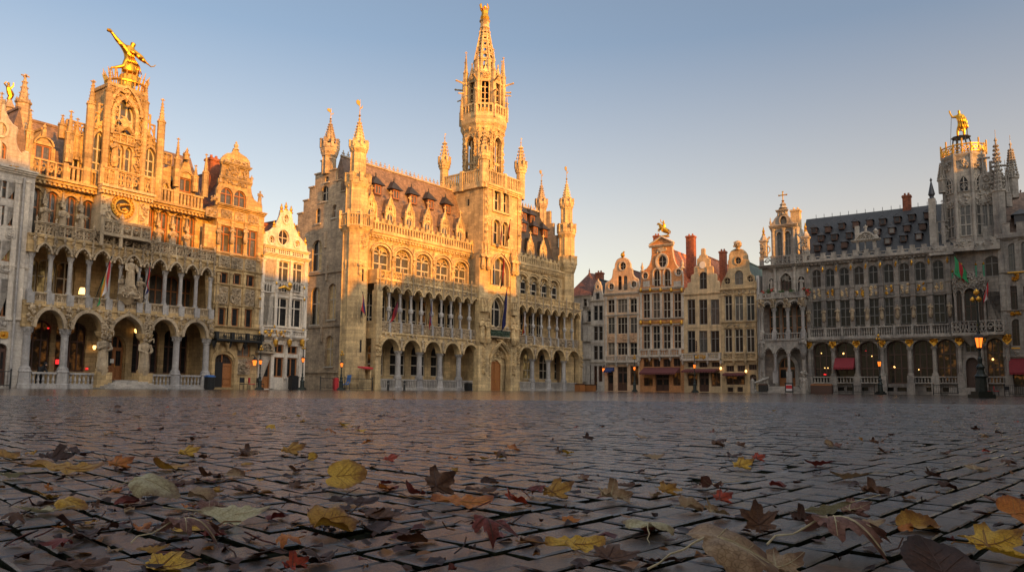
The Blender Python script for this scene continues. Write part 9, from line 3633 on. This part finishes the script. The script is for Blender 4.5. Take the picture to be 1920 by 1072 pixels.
def leaves():
 r = random.Random(5)
 GR_ = 'fallen autumn leaves in the foreground'
 LL = [
  ('yellow heart shaped leaf with dark veins standing on its edge, left of centre',632,914,78,'lstand','yellow',.15,0,.62),
  ('large brown curled leaf heaped up just left of the middle',815,930,84,'mcurl','brown',1.0,-.2,.95),
  ('brown leaf scrap leaning against the big brown curled leaf',778,932,46,'lcup','wine',2.2,.3,1.0),
  ('crumpled orange-red leaf near the middle of the foreground',963,952,62,'crump','red',1.4,.2,.6),
  ('dark red leaf tipped up on one edge near the bottom of the photo',912,1022,100,'mdome','wine',-.3,.2,.55),
  ('yellow and red crumpled leaf on the left of the dark red one',605,998,96,'crump2','ochre',.6,0,.45),
  ('small dark red leaf lying on top of a yellow crumpled one',598,985,62,'mcurl','wine',2.0,-.3,.5),
  ('flat yellow leaf beside a big brownish red leaf at lower left',345,995,74,'lflat','yellow',.3,0,.22),
  ('big brownish red maple leaf at lower left under the yellow one',335,1030,135,'mdome','pink',.9,.1,.25),
  ('pale green-white cupped leaf at left',268,938,92,'ldome','pale',.25,.15,.4),
  ('wide dark brown crinkled leaf at lower left',170,1012,118,'crump','dark',2.6,0,.2),
  ('flat cream coloured leaf at the left, next to a spotted yellow one',80,965,95,'mflat','pale',3.0,0,.2),
  ('spotted yellow leaf right of the cream leaf at the left',122,958,56,'ldome','yellow',.2,0,.3),
  ('bright yellow leaf lying at the bottom edge on the left',300,1070,112,'mflat','yellow',.4,.05,.22),
  ('brown twiggy leaf at the bottom edge on the far left',152,1069,80,'oroll','brown',.5,0,.2),
  ('long pale olive leaf lying flat at centre left',440,982,112,'oflat','pale',.1,0,.3),
  ('dusky brown crumpled leaf left of the long pale one',392,968,62,'crump2','pink',1.1,0,.4),
  ('flat brown leaf right of the pale cupped leaf',460,925,70,'mflat','brown',2.2,0,.25),
  ('yellow leaf with curled rim on the left, in the middle distance',346,856,46,'mcurl','yellow',.5,0,.4),
  ('tan yellow leaf with a long stalk just below a curled yellow one',326,882,66,'lcup','ochre',2.8,0,.3),
  ('orange-brown ragged leaf on the left, mid distance',216,879,56,'mcurl','orange',.9,0,.35),
  ('long ochre strip of a leaf at the left',125,888,120,'oroll','ochre',.05,0,.1),
  ('dark brown ragged leaf pile at the far left',92,864,66,'crump','dark',.3,0,.3),
  ('dark brown leaf right of the ragged pile at the far left',140,858,50,'mcurl','dark',2.1,0,.4),
  ('large yellow-green leaf cut off by the left edge',8,862,62,'mflat','ochre',1.5,0,.5),
  ('cream leaf with a stalk sticking up at the left edge',14,900,60,'oflat','pale',3.2,0,.25),
  ('red-brown curled leaf in the middle distance left of centre',461,856,42,'mroll','brown',.8,-.2,.5),
  ('curled yellow leaf in the middle distance left of centre',540,853,54,'mcurl','ochre',.3,0,.4),
  ('tiny round yellow leaf standing on edge',582,864,19,'lstand','yellow',.2,0,.9),
  ('small flat orange leaf left of the tiny round yellow one',459,873,24,'lflat','ochre',.4,0,.2),
  ('two toned brown and tan curled leaf at left',402,901,58,'mroll','brown',2.7,0,.4),
  ('small tan leaf tip beside the two toned curled leaf',435,895,34,'lcup','tan',.6,0,.5),
  ('narrow brown leaf lying below the tan-yellow stalked leaf',330,913,60,'oroll','brown',.2,0,.2),
  ('pale crumpled leaf beside the narrow brown one',368,938,54,'crump2','tan',.3,0,.35),
  ('ochre leaf with dark spots at the left, above the cream leaf',92,940,58,'mcurl','ochre',3.0,0,.3),
  ('small upright orange-brown leaf at the left',88,921,20,'mroll','orange',1.2,0,.6),
  ('small red-brown leaf edge up, right of the spotted ochre leaf',177,953,26,'mroll','brown',.5,0,.6),
  ('grey-brown flat leaf in the middle of the left half',705,974,92,'mflat','brown',.2,0,.12),
  ('long dark brown leaf above the grey-brown flat leaf',664,949,78,'oroll','dark',.15,0,.2),
  ('long saw-edged orange leaf right below the big brown heap',866,952,102,'oroll','orange',.12,0,.25),
  ('small bright red leaf in the middle distance',727,866,35,'mcurl','red',.1,0,.35),
  ('dark red narrow leaf right of the upright yellow leaf',727,920,36,'oroll','wine',.1,0,.2),
  ('brown rolled leaf right of the big brown heap',902,925,52,'oroll','brown',.1,0,.2),
  ('red leaf fragment pointing up at the bottom edge',548,1069,58,'crump','red',.7,-.4,.4),
  ('wrinkled dark brown leaf at the bottom edge right of the red fragment',597,1060,70,'crump2','dark',2.2,0,.3),
  ('red leaf with a yellow half right of the centre',1035,934,72,'mcurl','ochre',.15,-.15,.5),
  ('reddish leaf tucked under the yellow half leaf right of centre',1010,934,50,'mdome','wine',3.0,0,.4),
  ('pile of tan crinkled leaf right of the middle',1145,943,78,'crump','tan',.4,0,.5),
  ('small rusty leaf lying flat below the tan crinkled pile',1064,981,44,'mflat','orange',.2,0,.25),
  ('pale grey-green leaf with its stalk pointing up, right of centre',1214,1006,98,'ldome','pale',1.35,-.15,.1),
  ('long curled yellow leaf with a hooked tip at the bottom',1078,1034,104,'oroll','yellow',.3,0,.35),
  ('flat ragged brown leaf under the hooked yellow one',1140,1052,104,'mflat','brown',.2,0,.2),
  ('very large tan leaf with strong ribs at the bottom edge',1345,1080,190,'ldome','tan',.15,.05,.32),
  ('dark reddish leaf sliver left of the large ribbed tan leaf',1238,1062,66,'oroll','dark',2.4,.2,.3),
  ('tan leaf edge right of the large ribbed one at the bottom',1455,1080,110,'mcurl','tan',.4,0,.2),
  ('rusty brown jagged maple leaf standing upright right of centre',1424,1000,78,'mflat','brown',1.5,-.9,0),
  ('orange-red ragged leaf in the right half',1349,944,48,'mcurl','red',.4,0,.5),
  ('dusky pink curled leaf above the orange-red ragged one',1338,921,74,'mroll','pink',3.0,0,.3),
  ('yellow and red curled leaf right of the tan pile',1246,930,52,'mcurl','ochre',.7,0,.5),
  ('small tan crumpled leaf left of the upright rusty leaf',1288,960,50,'crump2','tan',.4,0,.4),
  ('tan crumpled leaf just left of the upright rusty leaf',1340,972,64,'crump','tan',1.2,0,.35),
  ('pale green leaf with an upright stalk in the right half',1545,974,92,'oflat','pale',2.5,.25,.2),
  ('dusky pink leaf overlapping the pale green stalked one',1592,968,72,'mcurl','pink',.1,0,.35),
  ('black-brown crumpled leaf right of the upright rusty leaf',1502,990,66,'crump','dark',.4,0,.4),
  ('small tan leaf in front of the pale green stalked leaf',1632,989,52,'oflat','tan',.2,0,.2),
  ('yellow leaf with a long stalk at the right',1712,994,78,'lcup','ochre',.3,0,.3),
  ('big arched tan and red leaf casting a dark hollow at the lower right',1560,1042,185,'mdome','pink',.05,0,.25),
  ('large dark maroon leaf standing tall in the lower right corner',1768,1092,135,'lstand','dark',1.5,-.42,0),
  ('large yellow leaf behind the dark maroon one at lower right',1850,1042,128,'mcurl','yellow',.2,0,.3),
  ('orange-yellow leaf with a pink stalk cut by the right edge',1905,985,88,'lstand','orange',.3,0,.9),
  ('pinkish leaf flap beside the orange-yellow one at the right edge',1862,948,54,'oflat','pink',.5,.2,.4),
  ('yellow leaf with a raised stalk in the right middle distance',1386,880,48,'mcurl','yellow',.1,-.1,.45),
  ('small orange-red leaf right behind the yellow stalked one',1418,865,32,'mcurl','red',.3,0,.5),
  ('flat pinkish red leaf on the seam of the cobbles',1536,876,46,'oflat','wine',3.0,0,.35),
  ('tan leaf lying flat right of the cobble seam',1594,902,62,'oflat','tan',3.1,0,.3),
  ('brown crumpled leaf in the right middle distance',1634,928,66,'crump','brown',.2,0,.3),
  ('dark brown bristly leaf at the right',1746,898,38,'crump','dark',.8,0,.6),
  ('tan flat leaf near the right edge',1829,883,50,'mflat','tan',.3,0,.2),
  ('dark red-brown small leaf at the right, below the bristly one',1772,918,34,'crump2','dark',.3,0,.4),
  ('tan curled leaf left of the pink one in the middle',1090,902,28,'mcurl','pink',.4,0,.4),
  ('thin curled leaf with a hooked stalk right of centre',1172,915,38,'oroll','brown',.5,0,.3),
  ('dark curled leaf in the far middle, right of centre',1099,827,26,'crump','dark',.4,0,.6),
  ('small brown folded leaf left of the dark curled leaf',1047,849,22,'mroll','brown',.7,0,.5),
  ('dusky leaf with a thin stalk at right of the middle',1225,862,38,'oflat','tan',.2,0,.3),
  ('brown scrap of leaf beyond the yellow stalked one',1342,838,26,'crump2','brown',.2,0,.5),
  ('brown low leaf left of the small orange-red one',1387,839,24,'mcurl','brown',.6,0,.4),
  ('pale tan upright leaf in the right distance',1552,838,18,'lstand','tan',.4,0,.8),
  ('ochre curled leaf right of the pale upright one in the distance',1613,828,14,'mcurl','ochre',.9,0,.6),
  ('dark brown leaf with a stalk sticking up in the right distance',1637,834,22,'crump','brown',.3,0,.7),
 ]
 for L_ in LL:
  lab,px,py,w_,key,col,yaw,pitch,roll = L_
  if 'stand' not in lab and 'upright' not in lab:
   pitch,roll = pitch * .7,roll * .6
  leaf(lab,px,py,w_ * 1.0,key,col,yaw,pitch,roll,GR_)
 # smaller ones further out
 cols = ['brown','dark','yellow','red','tan','ochre','pink','brown','dark','orange']
 words = {'brown': 'brown','dark': 'dark brown','yellow': 'yellow','red': 'red','tan': 'tan','ochre': 'ochre','pink': 'dusky pink','orange': 'orange','wine': 'wine red'}
 keys = ['mcurl','mdome','crump','crump2','oflat','mroll','lcup','oroll','mflat']
 n = 0
 while n < 200:
  px = r.uniform(-10,1930)
  d = r.random() ** 1.6
  py = 744 + .0 + d * 130
  near = n >= 120
  if near:                                         # a denser scatter close by, thickest on the left
   px = r.gauss(330,300) if r.random() < .6 else r.uniform(0,1920)
   py = r.uniform(850,1040)
  g = on_ground(px,py)
  size = r.uniform(.035,.085) if not near else r.uniform(.03,.06)
  wpx = size * FPX / g.y
  col = r.choice(cols) if not near else r.choice(('brown','dark','brown','dark','ochre','wine','tan','orange'))
  far = py < 790
  where = 'in the foreground' if near else ('far out' if far else 'in the middle distance')
  lab = 'small %s leaf lying %s on the wet cobbles' % (words[col],where)
  leaf(lab,px,py,wpx,r.choice(keys),col,r.uniform(0,6.28),r.uniform(-.15,.15),r.uniform(-.25,.3),'small %s leaves %s' % (words[col],where),False)
  n += 1
leaves()
def litter():
 """crumbs and stalks of broken leaves between the whole ones: far too many to count"""
 r = random.Random(21)
 mb = MB()
 for i in range(620):
  px = r.uniform(-60,1980)
  if r.random() < .45:
   px = r.gauss(350,330)
  py = 746 + (r.random() ** 1.1) * 330
  g = on_ground(px,py)
  s_ = r.uniform(.006,.022)
  mb.mat(r.choice((0,0,1,1,1,2,3)))
  a0 = r.uniform(0,6.28)
  if r.random() < .2:
   L_ = r.uniform(.03,.07)
   mb.tube([(g.x,g.y,.004),(g.x + L_ * .5 * math.cos(a0),g.y + L_ * .5 * math.sin(a0),r.uniform(.006,.02)),(g.x + L_ * math.cos(a0 + .4),g.y + L_ * math.sin(a0 + .4),r.uniform(.004,.03))],.0014,4)
  else:
   n = 6
   ring = [(g.x + s_ * r.uniform(.5,1.2) * math.cos(a0 + k * 1.047),g.y + s_ * r.uniform(.5,1.2) * math.sin(a0 + k * 1.047),.003 + r.uniform(0,.011)) for k in range(n)]
   mb.add([(g.x,g.y,.004 + r.uniform(0,.004))] + ring,[(0,1 + k,1 + (k + 1) % n) for k in range(n)])
 o = mb.build('leaf_litter',[LM['dark'],LM['brown'],LM['ochre'],LM['wine']])
 tag(o,'crumbs and stalks of broken leaves strewn over the wet cobbles','leaf litter',None,'stuff')
litter()
